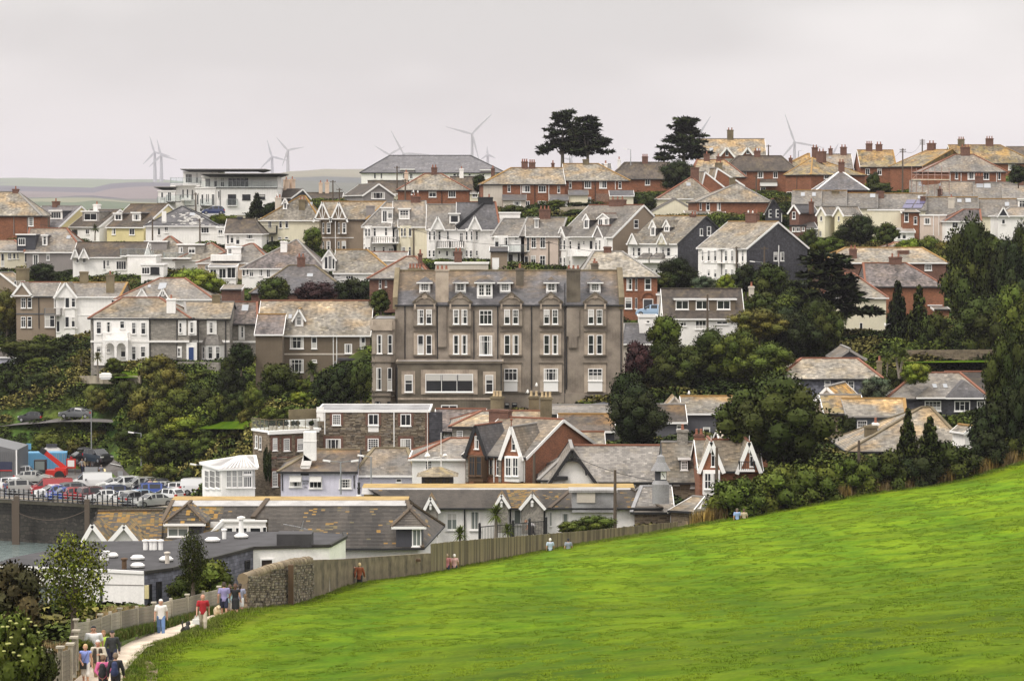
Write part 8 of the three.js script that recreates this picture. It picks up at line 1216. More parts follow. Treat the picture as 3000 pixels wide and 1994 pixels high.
function car(type,col,cx,yb,d,turn,label,group='cars parked in rows on the quay'){
const key=type+col,p=Array.isArray(d)?onQ(cx,yb):at(cx,yb,d);
if(carProto[key])return copyOf(carProto[key],label,p,turn*Math.PI/180,group);
const[T,belt,hw,wr]=PROF[type],g=thing(type==='van'?'van':type==='pickup'?'pickup_truck':'car',label,type==='van'?'van':type==='pickup'?'pickup':'car',p,turn*Math.PI/180,group),b=new MB(),w=new MB(0,0),B=.2,S=V;
const st=T.map(([x,y],i)=>{const e=i===0||i===T.length-1?.88:1;return{x,y,wb:hw*e,wt:y>belt+.1?hw*.8:hw*.93*e,s:Math.min(y,belt)};});
for(const z of[1,-1])for(let i=0;i<st.length-1;i++){
const a=st[i],c=st[i+1];b.quad(S(a.x,B,a.wb*.97*z),S(c.x,B,c.wb*.97*z),S(c.x,c.s*.62,c.wb*z),S(a.x,a.s*.62,a.wb*z));b.quad(S(a.x,a.s*.62,a.wb*z),S(c.x,c.s*.62,c.wb*z),S(c.x,c.s,c.wb*.97*z),S(a.x,a.s,a.wb*.97*z));
b.quad(S(a.x,a.s,a.wb*.97*z),S(c.x,c.s,c.wb*.97*z),S(c.x,c.y,c.wt*z),S(a.x,a.y,a.wt*z));
const up=a.y>belt+.2||c.y>belt+.2;if(up&&!(type==='van'&&a.x<-.2)&&Math.max(a.y,c.y)>belt+.2){const q=[S(a.x,a.s,a.wb*.97*z),S(c.x,c.s,c.wb*.97*z),S(c.x,c.y,c.wt*z),S(a.x,a.y,a.wt*z)],m=q.reduce((s,v)=>s.add(v),V()).multiplyScalar(.25);w.poly(q.map((v)=>V().lerpVectors(m,v,.82).add(V(0,0,.012*z))));}
}
for(let i=0;i<st.length-1;i++){const a=st[i],c=st[i+1],q=[S(a.x,a.y,a.wt),S(c.x,c.y,c.wt),S(c.x,c.y,-c.wt),S(a.x,a.y,-a.wt)];b.poly(q);if(Math.abs(c.y-a.y)/ Math.abs(c.x-a.x+.01)>.45&&Math.max(a.y,c.y)>belt+.25&&Math.min(a.y,c.y)>.8){const m=q.reduce((s,v)=>s.add(v),V()).multiplyScalar(.25),n=S(-(c.y-a.y),c.x-a.x,0).normalize().multiplyScalar(.014);w.poly(q.map((v)=>V().lerpVectors(m,v,.86).add(n)));}}
const f=st[0],r=st[st.length-1];b.quad(S(f.x,B,f.wb),S(f.x,f.y,f.wt),S(f.x,f.y,-f.wt),S(f.x,B,-f.wb));b.quad(S(r.x,B,r.wb),S(r.x,r.y,r.wt),S(r.x,r.y,-r.wt),S(r.x,B,-r.wb));
const body=b.build('body','car'+col,g);w.build('window','glass',g);
const wg=new MB();wg.tube(V(0,0,-.1),V(0,0,.1),wr,wr,14);const rg=new MB();rg.tube(V(0,0,-.11),V(0,0,.11),wr*.62,wr*.55,10);const WG=wg.geo(),RG=rg.geo();
for(const x of[-.6,.6])for(const z of[-1,1]){const m=put('wheel',WG,'tyre',g);m.position.set(x*T[T.length-1][0]*1.08,wr,z*(hw-.08));put('rim',RG,'rim',m);}
for(const z of[-1,1]){const t=new MB(),k=st[1];t.box(k.x-.06,k.x+.14,k.s*.72,k.s*.98,z>0?hw*.62:-hw*.99,z>0?hw*.99:-hw*.62);t.build('tail_light','tailLight',g);const h=new MB(),n=st[st.length-2];h.box(n.x-.12,n.x+.13,n.y*.76,n.y*.93,z>0?hw*.55:-hw*.98,z>0?hw*.98:-hw*.55);h.build('headlight','headLight',g);const mi=new MB();mi.box(.62,.8,belt,belt+.16,z>0?hw:-hw-.18,z>0?hw+.18:-hw);mi.build('mirror','black',g);}
const pl=new MB();pl.box(f.x-.03,f.x,.5,.62,-.26,.26);pl.build('number_plate','yellow',g);const bu=new MB();bu.box(f.x-.05,f.x+.2,.22,.46,-hw*.88,hw*.88);bu.box(r.x-.2,r.x+.05,.22,.42,-hw*.88,hw*.88);bu.build('bumper','black',g);void body;
return carProto[key]=g;
}
const Q=[0];
for(const[t,c,x,y,tu,l]of[
['suv','silver',69,1446,22,'silver four wheel drive parked nose right behind the quay rail, far left'],['van','red',150,1449,195,'red passenger van facing left on the quay'],['van','white',268,1431,190,'white panel van behind the red car row, facing left'],['hatch','white',149,1457,205,'small white hatchback between red van and blue hatchback'],['hatch','blue',186,1457,28,'blue hatchback with its tail towards the rail'],['saloon','blue',192,1463,205,'low bright blue car squeezed before the grey off-roader'],['suv','grey',228,1455,26,'grey off-roader between the blue and red cars'],['hatch','red',233,1464,24,'low red hatchback in the front row by the rail'],['suv','maroon',283,1468,28,'maroon off-roader in the front row by the rail'],['saloon','white',303,1470,205,'low white car right of the maroon off-roader'],['suv','navy',352,1463,26,'navy blue off-roader with tall red tail lights'],['hatch','white',365,1474,40,'white hatchback nearest the middle of the rail'],['hatch','grey',399,1477,45,'dark grey hatchback right of the white one by the rail'],['hatch','sky',426,1471,30,'pale blue hatchback behind the grey hatchback'],['suv','blue',462,1457,15,'blue estate car right of the pale blue hatchback'],['saloon','silver',446,1482,215,'pale silver car facing the rail at its right end'],['hatch','white',490,1467,35,'white hatchback by the lichen gable, last of the near row'],
['hatch','silver',330,1436,200,'silver hatchback first in the far row behind the navy car'],['suv','white',362,1437,205,'white off-roader in the far row, second'],['hatch','grey',384,1438,200,'grey hatchback in the far row, third'],['suv','silver',407,1440,205,'silver off-roader in the far row, fourth'],['suv','black',438,1443,200,'black off-roader in the far row, fifth'],['saloon','silver',478,1444,195,'silver saloon in the far row before the bank'],['saloon','white',522,1447,190,'white saloon in the far row before the bank'],['hatch','red',556,1448,190,'red hatchback at the far end under the bank'],['van','white',592,1449,185,'small white van beside the conservatory lamp'],['saloon','silver',640,1451,190,'silver saloon half hidden by the lichen roof edge'],['hatch','white',14,1434,20,'white hatchback at the left edge of the car park'],['saloon','silver',96,1412,185,'silver saloon behind the off-roader on the left'],['pickup','white',74,1404,10,'white pickup beside the red lifting machine'],['van','silver',68,1382,200,'pale van in front of the blue container']])car(t,c,x,y,Q,tu,l);
car('saloon','black',249,1354,344,30,'black car carrying a roof box on the bend','cars on the road');car('suv','black',286,1354,341,230,'black off-roader coming down round the bend','cars on the road');car('hatch','black',96,1236,363,152,'black hatchback climbing the upper road at left','cars on the road');car('saloon','grey',224,1224,355,168,'dark saloon on the upper road above the lamp post','cars on the road');car('hatch','sky',1913,926,337,160,'pale blue car parked before the brick villa arch','cars on the road');car('hatch','navy',624,628,478,190,'blue car by the modern flats hedge','cars on the road');
{const g=thing('roof_box','black roof box strapped on the car at the bend','roof box',at(249,1334,344).add(V(0,.6,0)),.5),m=new MB();m.lathe(V(0,0,0),[[0,0],[.9,.05],[1,.2],[.8,.42],[0,.48]],12,1.1,.5);m.build('shell','black',g);}
{// harbour yard
const bx=(n,l,cat,p,parts,turn=0)=>{const g=thing(n,l,cat,p,turn);for(const[name,m,...bs]of parts){const q=new MB();for(const b of bs)q.box(...b);q.build(name,m,g);}return g;};
const rib=(x0,x1,n,h,z)=>[...Array(n)].map((_,i)=>[mix(x0,x1,i/n),mix(x0,x1,(i+.5)/ n),.1,h-.1,z,z+.06]);
bx('container','long sky blue shipping container behind the red lifting machine','container',onQ(122,1384),[['body','steelBlue',[-3.1,3.1,0,2.5,-2.4,0]],['side_rib','steelBlue',...rib(-3,1.4,14,2.5,0)],['door','steelBlue',[1.55,2.25,.1,2.4,0,.08],[2.3,3.0,.1,2.4,0,.08]],['lock_bar','steel',[1.8,1.85,.1,2.4,.08,.12],[2.05,2.1,.1,2.4,.08,.12],[2.55,2.6,.1,2.4,.08,.12],[2.8,2.85,.1,2.4,.08,.12]]],.12);
const t=thing('telehandler','red telescopic handler with a black cab and raised boom','lifting machine',onQ(138,1405)),b=new MB();b.box(-1.3,2.2,.5,1.25,-.9,.9);b.box(1.0,2.4,.6,1.5,-.7,.7);b.build('body','machineRed',t);const cb=new MB();cb.box(-1.5,-.1,.9,2.5,-.2,.95);cb.build('cab','black',t);const gl=new MB(0,0);gl.quad(V(-1.35,1.3,.96),V(-.2,1.3,.96),V(-.2,2.35,.96),V(-1.35,2.35,.96));gl.build('window','curtainGlass',t);const bm=new MB();bm.beam(V(2.2,1.3,-.4),V(-.3,3.3,-.4),.45,.5);bm.build('boom','machineRed',t);const b2=new MB();b2.beam(V(-.3,3.3,-.4),V(-.9,3.7,-.4),.6,.6);b2.build('boom_head','black',t);for(const x of[-.9,1.6])for(const z of[-.85,.85]){const w=new MB();w.tube(V(x,.6,z-.2),V(x,.6,z+.2),.6,.6,14);w.build('wheel','tyre',t);}
const sh=thing('boat_shed','grey ribbed metal shed with dark posters at the left edge','shed',onQ(18,1412)),q=new MB();q.box(-6,1.25,0,3.9,-8,0);q.poly([V(1.25,3.9,0),V(-6,5.6,0),V(-6,3.9,0)]);q.poly([V(1.25,3.9,-8),V(1.25,3.9,0),V(-6,5.6,0),V(-6,5.6,-8)]);q.build('wall','cladding',sh);const r=new MB();for(const k of rib(-3,1.2,16,3.8,0))r.box(...k);r.build('wall_rib','cladding',sh);const po=new MB();po.box(-1.2,.7,1.5,2.5,.06,.12);po.build('poster','navyPoster',sh);const ps=new MB();ps.box(-1.2,.7,1.38,1.5,.06,.13);ps.build('poster_strip','machineRed',sh);const tr=new MB();tr.box(1.15,1.3,0,3.9,-.05,.1);tr.build('corner_trim','trim',sh);
const k=bx('kiosk','small cream ticket kiosk with a white roof and name board','kiosk',onQ(148,1374),[['wall','cream',[-1.7,1.7,0,2.5,-2.4,0]],['window','glass',[-.7,1.4,1.2,2.1,0,.04]],['sign_board','charcoal',[-.9,.9,3.5,4.1,-.9,-.8]]]),kr=new MB();kr.quad(V(-2.6,2.45,.6),V(2.2,2.45,.6),V(1,3.5,-1.2),V(-1,3.5,-1.2));kr.tri(V(2.2,2.45,.6),V(2.2,2.45,-3),V(1,3.5,-1.2));kr.tri(V(-2.6,2.45,-3),V(-2.6,2.45,.6),V(-1,3.5,-1.2));kr.quad(V(2.2,2.45,-3),V(-2.6,2.45,-3),V(-1,3.5,-1.2),V(1,3.5,-1.2));kr.build('roof','leadPale',k);k.scale.setScalar(.78);
bx('skip','blue steel skip with a grey panel above it by the road','skip',onQ(266,1406),[['body','carblue',[-.9,.9,0,.9,-.8,0]],['panel','steel',[-.8,.8,.95,1.6,-.1,0]]]);
bx('notice_board','red framed notice board near the container doors','notice board',onQ(207,1390),[['frame','machineRed',[-.6,.6,.8,2.0,-.06,0]],['sheet','paper',[-.42,.42,1.0,1.8,0,.02]],['leg','pole',[-.55,-.45,0,.8,-.05,0],[.45,.55,0,.8,-.05,0]]]);
bx('road_sign','pair of pale road sign backs by the junction','sign',at(352,1412,330),[['post','steel',[-.3,-.24,0,1.3,0,.06],[.24,.3,0,1.3,0,.06]],['plate','steel',[-.32,.3,.5,1.35,.06,.08]]]);
bx('information_sign','white and blue sign on a post by the conservatory','sign',at(596,1440,290),[['post','steel',[-.04,.04,0,2.6,0,.06]],['plate','paper',[-.2,.2,1.0,2.4,.06,.09]]]);
bx('harbour_sign','blue and white sign on a post left of the kiosk','sign',onQ(84,1374),[['post','black',[-.05,.05,0,2.6,0,.06]],['plate','steelBlue',[-.3,.3,2.5,3.3,.06,.1]]]);
bx('covered_boat','white covered boat standing on the garden lawn','boat',at(308,1108,350),[['cover','white',[-1.1,1.0,.1,.75,-1,0],[-.8,.8,.75,.95,-.9,-.1]],['hull','trim',[-.9,.8,-.2,.1,-.9,-.1]]]).scale.setScalar(.72);
bx('parasol','dark patio parasol over a terrace beneath the hotel corner','parasol',at(1768,1192,292),[['pole','pole',[-.04,.04,-1.5,.1,-.04,.04]]]).add((()=>{const m=new MB();m.lathe(V(0,0,0),[[1.9,0],[1.2,.35],[0,.55]],10);const o=new THREE.Mesh(m.geo(),M.charcoal);o.name='canopy';o.castShadow=true;return o;})());
}
// ---------------------------------------------------------------- people and dogs: one smooth skin over tapered bones
const segD=(p,s)=>{const[a,b,ra,rb]=s,dx=b[0]- a[0],dy=b[1]- a[1],dz=b[2]- a[2],px=p[0]- a[0],py=p[1]- a[1],pz=p[2]- a[2],t=clamp((px*dx+py*dy+pz*dz)/(dx*dx+dy*dy+dz*dz+1e-9)),ex=px-dx*t,ey=py-dy*t,ez=pz-dz*t,k=s[4]??1;return Math.sqrt(ex*ex+ey*ey+ez*ez*k*k)-(ra +(rb-ra)*t);};
function skin(segs,cell,blend=.02,grow=0,cut){
const lo=[9,9,9],hi=[-9,-9,-9];for(const[a,b,ra,rb]of segs)for(let i=0;i<3;i++){lo[i]=Math.min(lo[i],a[i]- ra,b[i]- rb);hi[i]=Math.max(hi[i],a[i]+ ra,b[i]+ rb);}
const n=lo.map((l,i)=>Math.ceil((hi[i]- l+2*grow)/ cell)+ 4),o=lo.map((l)=>l-grow-1.5*cell),[X,Y,Z]=n,f=new Float32Array(X*Y*Z).fill(1),id=(i,j,k)=>(k*Y+j)*X+i;
for(const s of segs){const R=Math.max(s[2],s[3])+ grow+.08,r=[0,1,2].map((q)=>[Math.max(0,Math.floor((Math.min(s[0][q],s[1][q])- R-o[q])/ cell)),Math.min(n[q]- 1,Math.ceil((Math.max(s[0][q],s[1][q])+ R-o[q])/ cell))]);for(let k=r[2][0];k<=r[2][1];k++)for(let j=r[1][0];j<=r[1][1];j++)for(let i=r[0][0];i<=r[0][1];i++){const d=segD([o[0]+ i*cell,o[1]+ j*cell,o[2]+ k*cell],s)- grow,q=id(i,j,k),e=f[q],h=Math.max(blend-Math.abs(d-e),0)/ blend;f[q]=Math.min(d,e)- h*h*blend*.25;}}
if(cut)for(let k=0;k<Z;k++)for(let j=0;j<Y;j++)for(let i=0;i<X;i++){const q=id(i,j,k);f[q]=Math.max(f[q],cut(o[0]+ i*cell,o[1]+ j*cell,o[2]+ k*cell));}
const vi=new Int32Array(X*Y*Z).fill(-1),pos=[],idx=[],cor=[[0,0,0],[1,0,0],[0,1,0],[1,1,0],[0,0,1],[1,0,1],[0,1,1],[1,1,1]],ed=[[0,1],[2,3],[4,5],[6,7],[0,2],[1,3],[4,6],[5,7],[0,4],[1,5],[2,6],[3,7]];
for(let k=0;k<Z-1;k++)for(let j=0;j<Y-1;j++)for(let i=0;i<X-1;i++){const v=cor.map((c)=>f[id(i+c[0],j+c[1],k+c[2])]);let c=0,p=[0,0,0];for(const[a,b]of ed)if(v[a]<0 !==v[b]<0){const t=v[a]/(v[a]- v[b]);for(let q=0;q<3;q++)p[q]+=cor[a][q]+(cor[b][q]- cor[a][q])*t;c++;}if(c){vi[id(i,j,k)]=pos.length/3;pos.push(o[0]+(i+p[0]/ c)*cell,o[1]+(j+p[1]/ c)*cell,o[2]+(k+p[2]/ c)*cell);}}
const quad=(a,b,c,d,fl)=>{if(a<0||b<0||c<0||d<0)return;fl?idx.push(a,b,c,a,c,d):idx.push(a,c,b,a,d,c);};
for(let k=1;k<Z-1;k++)for(let j=1;j<Y-1;j++)for(let i=1;i<X-1;i++){const v=f[id(i,j,k)]<0;if(v !==f[id(i+1,j,k)]<0)quad(vi[id(i,j-1,k-1)],vi[id(i,j,k-1)],vi[id(i,j,k)],vi[id(i,j-1,k)],v);if(v !==f[id(i,j+1,k)]<0)quad(vi[id(i-1,j,k-1)],vi[id(i-1,j,k)],vi[id(i,j,k)],vi[id(i,j,k-1)],v);if(v !==f[id(i,j,k+1)]<0)quad(vi[id(i-1,j-1,k)],vi[id(i,j-1,k)],vi[id(i,j,k)],vi[id(i-1,j,k)],v);}
return[pos,idx];
}
function meshOf(name,list,col,parent,rough=.8){const pos=[],idx=[];for(const[p,i]of list){const k=pos.length/3;for(const v of p)pos.push(v);for(const v of i)idx.push(v+k);}const g=new THREE.BufferGeometry();g.setAttribute('position',new THREE.Float32BufferAttribute(pos,3));g.setIndex(idx);g.computeVertexNormals();const key='cloth'+col.join();M[key]??=new THREE.MeshStandardMaterial({color:C(...col),roughness:rough,side:THREE.DoubleSide,name:'cloth'});return put(name,g,key,parent);}
const SK=[.46,.25,.165],addv=(a,b,k=1)=>a.map((x,i)=>x+b[i]*k);
// o: h height, yaw (0 = towards the camera), s stride, top/legs/shoe/hair colours, sleeve and leg lengths 0..1, wide, arms: [left, right] elbow and wrist places
function person(x,yb,d,yaw,label,o,group){
const g=thing('person',label,'person',at(x,yb,d),yaw),k=(o.h??1.74)/ 1.74,w=o.wide??1,s=o.s??.16,cell=o.cell??.02;g.scale.setScalar(k);if(group)g.userData.group=group;
const ln=o.bend??0,up=(p)=>{const dy=p[1]- .95;return ln?[p[0],.95+dy*Math.cos(ln),p[2]+ dy*Math.sin(ln)]:p;};
const sh=[-1,1].map((q)=>up([q*.185*w,1.41,0])),hip=[-1,1].map((q)=>[q*.09*w,.93,0]),head=up([0,1.615,.03]),nk=up([0,1.47,0]);
const leg=[-1,1].map((q,i)=>{const t=q*s,kn=[q*.1*w,.5,t*.55+.04],an=[q*.1*w,.09 +(t<0?Math.abs(t)*.3:0),t -(t<0?.06:0)];return[hip[i],kn,an,addv(an,[q*.02,-.045,.15])];});
const arm=[-1,1].map((q,i)=>{const c=o.arms?.[i];const el=c?c[0]:up([q*(.25*w+.02),1.13,-q*s*.35-.02]),wr=c?c[1]:up([q*(.26*w+.02),.88,-q*s*.75+.07]);return[sh[i],el,wr];});
const part_=(a,b,t)=>a.map((v,i)=>v +(b[i]- v)*t),torso=[[up([0,.93,0]),up([0,1.06,.01]),.145*w,.135*w,1.25],[up([0,1.06,.01]),up([0,1.33,0]),.135*w,.165*w,1.3],[sh[0],sh[1],.06,.06]],hd=[[head,addv(head,[0,.05,-.015]),.088,.092],[addv(head,[0,-.075,.035]),head,.058,.08],[addv(head,[0,-.015,.09]),addv(head,[0,.01,.085]),.016,.012],[nk,addv(head,[0,-.05,0]),.058,.055],[addv(head,[-.09,-.01,0]),addv(head,[-.092,.02,0]),.018,.018],[addv(head,[.09,-.01,0]),addv(head,[.092,.02,0]),.018,.018]];
const U=arm.map(([a,b])=>[a,b,.055*w,.045]),Fm=arm.map(([,b,c])=>[b,c,.043,.03]),Th=leg.map(([a,b])=>[a,b,.085*w,.062]),Sn=leg.map(([,b,c])=>[b,c,.058,.04]),Ft=leg.map(([,,c,t])=>[c,t,.045,.035]);
const hands=arm.flatMap(([,e,wr],i)=>{const dir=V(...addv(wr,e,-1)).normalize(),q=i?1:-1,sd=V(0,0,1).addScaledVector(dir,-dir.z).normalize(),nn=V().crossVectors(dir,sd),P=(a,b,c)=>{const v=V(...wr).addScaledVector(dir,a).addScaledVector(sd,b).addScaledVector(nn,c*q);return[v.x,v.y,v.z];};const f=[[P(0,0,0),P(.075,0,0),.03,.036,1]];[.028,.01,-.008,-.026].forEach((b,j)=>{const L=[.072,.08,.074,.058][j];f.push([P(.075,b,0),P(.075+L*.5,b,-.012),.0095,.009],[P(.075+L*.5,b,-.012),P(.075+L*.85,b,-.04),.009,.008]);});f.push([P(.02,.026,0),P(.05,.055,-.01),.013,.011],[P(.05,.055,-.01),P(.085,.06,-.025),.011,.009]);return[skin(f,o.cell?.009:.005,.006)];});
meshOf('body',[skin([...torso,...hd,...U,...Fm,...Th,...Sn,...Ft],cell,.03),...hands],o.skin??SK,g,.6);
const sl=o.sleeve??.55,slv=arm.flatMap(([a,b,c])=>sl>1?[[a,b,.062*w,.052],[b,part_(b,c,sl-1),.05,.038]]:sl>0?[[a,part_(a,b,sl),.066*w,.06]]:[]),hem=o.hem??.84,low=up([0,hem,0])[1];
if(o.top)meshOf('shirt',[skin([...torso,[up([0,.95,0]),up([0,hem+.05,0]),.15*w,.152*w,1.25],...slv],cell,.03,.016,ln?undefined:(X,Y)=>Math.max(low-Y,Y-1.475))],o.top,g);
const lt=o.legT??1.95,lg=leg.flatMap(([a,b,c])=>lt>1?[[a,b,.095*w,.075],[b,part_(b,c,lt-1),.072,.062]]:[[a,part_(a,b,lt),.1*w,.088]]);
if(o.legs)meshOf(o.skirt?'skirt':lt<1.3?'shorts':'trousers',[skin([[[0,.96,0],[0,.92,0],.142*w,.148*w,1.2],...(o.skirt?[[[0,.9,0],[0,.5,0],.16,.18,1]]:[]),...lg],cell,.03,.012,(X,Y)=>Math.max(Y-1.02,(o.skirt?.46:-1)- Y))],o.legs,g);
meshOf('shoes',[skin(leg.map(([,,c,t])=>[addv(c,[0,-.03,-.03]),t,.05,.042]),cell*.8,.02,.008)],o.shoe??[.02,.02,.02],g);
if(o.hair){const hs=[[addv(head,[0,.06,-.02]),addv(head,[0,.0,-.055]),.092,.085]];if(o.long)hs.push([addv(head,[0,0,-.07]),addv(head,[0,-o.long,-.09]),.075,.05]);if(o.cap)hs.push([addv(head,[0,.065,.06]),addv(head,[0,.06,.13]),.07,.05,3]);meshOf('hair',[skin(hs,cell*.8,.03,.004,(X,Y,Z)=>(Z-head[2]>.045&&Y-head[1]<.06?1:-1)*.02)],o.hair,g);}
if(!o.cell){const e=new MB(0,0);for(const q of[-1,1])e.lathe(V(head[0]+ q*.032,head[1]+ .008,head[2]+ .083),[[0,-.008],[.009,0],[0,.008]],6);if(o.glasses)e.box(head[0]- .07,head[0]+ .07,head[1]- .005,head[1]+ .025,head[2]+ .085,head[2]+ .098);e.build(o.glasses?'sunglasses':'eyes','black',g);const m=new MB();m.box(head[0]- .022,head[0]+ .022,head[1]- .056,head[1]- .048,head[2]+ .07,head[2]+ .092);m.build('mouth','lips',g);}
if(o.vest)meshOf('waistcoat',[skin([...torso.slice(0,2),[up([0,.95,0]),up([0,.85,0]),.15*w,.15*w,1.25]],cell,.03,.034,(X,Y,Z)=>Math.max(.84-Y,Y-1.44,Z>0?.035-Math.abs(X):-1))],o.vest,g);
return{g,at:(p)=>g.localToWorld(V(...p)),yaw};
}
const PI=Math.PI,blk=[.015,.015,.018],nv=[.02,.025,.06];
const pack=(P,col,label)=>{P.g.updateMatrixWorld(true);const g=thing('backpack',label,'backpack',P.at([0,1.2,-.26]),P.yaw),m=meshOf('bag',[skin([[[0,-.18,0],[0,.16,0],.13,.11],[[-.06,-.15,0],[.06,-.15,0],.1,.1],[[0,-.1,-.06],[0,.02,-.06],.09,.08]],.02,.04)],col,g);const s=new MB();for(const q of[-1,1])s.beam(V(q*.11,-.1,.12),V(q*.11,.26,.2),.05,.02);s.build('strap','black',g);void m;};
person(274,1965,110.5,.1,'big man in a white T-shirt and sunglasses walking towards the viewer',{h:1.83,wide:1.25,top:[.72,.72,.72],legs:nv,hair:blk,glasses:1,sleeve:.7});
person(303,1966,111.3,0,'person in a neon yellow top behind the man in white',{h:1.68,top:[.45,.62,.08],legs:nv,hair:[.25,.13,.06]});
pack(person(329,1968,110,.05,'woman in black hooded jacket and white banded cap walking forward',{h:1.68,top:[.03,.032,.034],legs:nv,hair:blk,cap:1,sleeve:1.95,skin:[.55,.34,.26]}),blk,'dark backpack worn by the woman in black');
person(287,2003,107.3,0,'elderly man in a brown waistcoat holding his hand to his chest',{h:1.74,wide:1.1,top:[.52,.46,.37],vest:[.055,.042,.03],legs:[.38,.29,.18],hair:[.6,.58,.55],sleeve:1.9,skin:[.42,.2,.13],arms:[[[-.3,1.14,.02],[-.27,.9,.1]],[[.3,1.15,.05],[.1,1.2,.2]]]});
{const P=person(250,2008,106,.05,'woman in a blue vest top and white shorts with a cross body bag',{h:1.62,top:[.24,.30,.66],legs:[.7,.66,.62],hair:[.55,.36,.18],sleeve:0,legT:1.12,skin:[.5,.27,.17],arms:[[[-.25,1.12,0],[-.12,.98,.2]],[[.26,1.12,0],[.28,.88,.06]]]}),g=thing('shoulder_bag','black shoulder bag held by the woman in the blue vest','bag',P.at([-.08,.86,.17])),q=new MB();q.box(-.13,.13,-.12,.12,-.04,.05);q.build('bag','black',g);const s=new MB();s.beam(V(-.02,.1,.02),V(.2,.58,-.02),.035,.012);s.build('strap','black',g);}
pack(person(302,2050,103.6,PI,'person in a pink checked shirt seen from behind with hands clasped',{h:1.72,top:[.58,.12,.27],legs:blk,hair:[.16,.10,.06],sleeve:1.95,arms:[[[-.27,1.14,-.08],[-.06,.93,-.2]],[[.27,1.14,-.08],[.06,.93,-.2]]]}),blk,'black backpack on the person in pink');
pack(person(338,2046,103.3,PI,'person in a black jacket seen from behind, right of the pink shirt',{h:1.74,top:blk,legs:blk,hair:[.17,.12,.08],sleeve:1.95}),[.02,.03,.09],'navy blue backpack with a small pale label');
{const P=person(471,1866,124.5,.12,'white haired man in a white shirt and blue trousers with a stick',{h:1.74,top:[.75,.72,.70],legs:[.13,.22,.42],hair:[.7,.68,.66],shoe:[.05,.03,.02],s:.2}),g=thing('walking_stick','dark walking stick in the white haired man\'s hand','stick',P.at([-.3,.8,.1])),q=new MB();q.tube(V(0,0,0),V(.03,-.78,.08),.014,.012,6);q.beam(V(-.05,.01,0),V(.07,.01,0),.03,.03);q.build('stick','wood',g);}
{const P=person(594,1852,124.6,.1,'bald man in a red shirt and pale trousers carrying a white bag',{h:1.74,top:[.36,.012,.02],legs:[.5,.43,.34],s:.2,hair:undefined,skin:[.5,.25,.17]}),g=thing('carrier_bag','white carrier bag in the red shirted man\'s hand','bag',P.at([-.3,.62,.06])),q=new MB();q.poly([V(-.2,-.22,0),V(.16,-.25,.02),V(.1,.18,0),V(-.06,.18,.02)]);q.box(-.18,.14,-.22,.0,-.06,.05);q.build('bag','paper',g);}
person(656,1812,134,PI+.1,'man in a lilac T-shirt and navy shorts seen from behind',{h:1.8,top:[.28,.25,.46],legs:nv,legT:.8,hair:[.05,.035,.025]});
person(673,1812,136,PI,'person in a pale blue top beyond the lilac T-shirt',{h:1.7,top:[.45,.62,.68],legs:[.6,.55,.5],legT:.9,hair:[.1,.06,.04]});
person(689,1810,134.2,PI-.1,'woman in a black dress with long brown hair seen from behind',{h:1.7,top:blk,legs:blk,skirt:1,legT:.8,hair:[.10,.05,.03],long:.22,sleeve:.15,arms:[[[-.24,1.12,-.03],[-.26,.9,.06]],[[.26,1.14,.08],[.42,.98,.2]]]});
person(703,1806,136.5,PI,'dark haired woman in white shorts beyond the black dress',{h:1.66,top:[.3,.3,.42],legs:[.7,.68,.68],legT:.8,hair:[.03,.02,.015],long:.12});
person(1017,1728,160,PI+.15,'man in a dark shirt with his arm round a woman by the wall',{h:1.84,wide:1.1,top:[.012,.018,.03],legs:[.07,.06,.055],hair:[.06,.045,.035],arms:[[[-.4,1.25,-.02],[-.56,1.15,.02]],[[.29,1.12,0],[.28,.86,.05]]]});
person(1053,1730,160,PI-.1,'blonde woman in a rust red jacket by the stained wall',{h:1.64,top:[.26,.07,.028],legs:blk,hair:[.6,.45,.25],sleeve:1.9,hem:.72});
person(1309,1698,180,PI,'person in a pink striped top walking behind the meadow crest',{h:1.72,top:[.5,.19,.2],legs:nv,hair:[.4,.3,.22]});
person(1331,1698,180.5,PI,'white haired person in pale pink beside the striped top',{h:1.7,top:[.62,.38,.36],legs:nv,hair:[.75,.72,.68]});
person(1612,1646,195,PI,'white haired walker in pale blue against the board fence',{h:1.7,top:[.42,.5,.6],legs:nv,hair:[.7,.66,.6]});
person(1665,1646,196,PI,'dark haired walker in grey against the board fence',{h:1.7,top:[.25,.27,.32],legs:nv,hair:blk});
person(2160,1555,216,PI+.1,'man in a sky blue shirt before the bay hedge',{h:1.78,top:[.27,.38,.62],legs:nv,hair:[.13,.1,.08]});
person(2180,1554,216.5,PI-.1,'person in a beige top beside the sky blue shirt',{h:1.72,top:[.50,.41,.28],legs:nv,hair:[.08,.05,.035]});
person(1562,1574,221,-PI/2-.2,'man in a grey T-shirt bending over by the lodge doorway',{h:1.76,bend:1.05,s:.08,top:[.36,.34,.34],legs:[.06,.05,.05],hair:[.2,.1,.05],arms:[[[-.2,1.0,.45],[-.18,.75,.5]],[[.2,1.0,.45],[.18,.75,.5]]]});
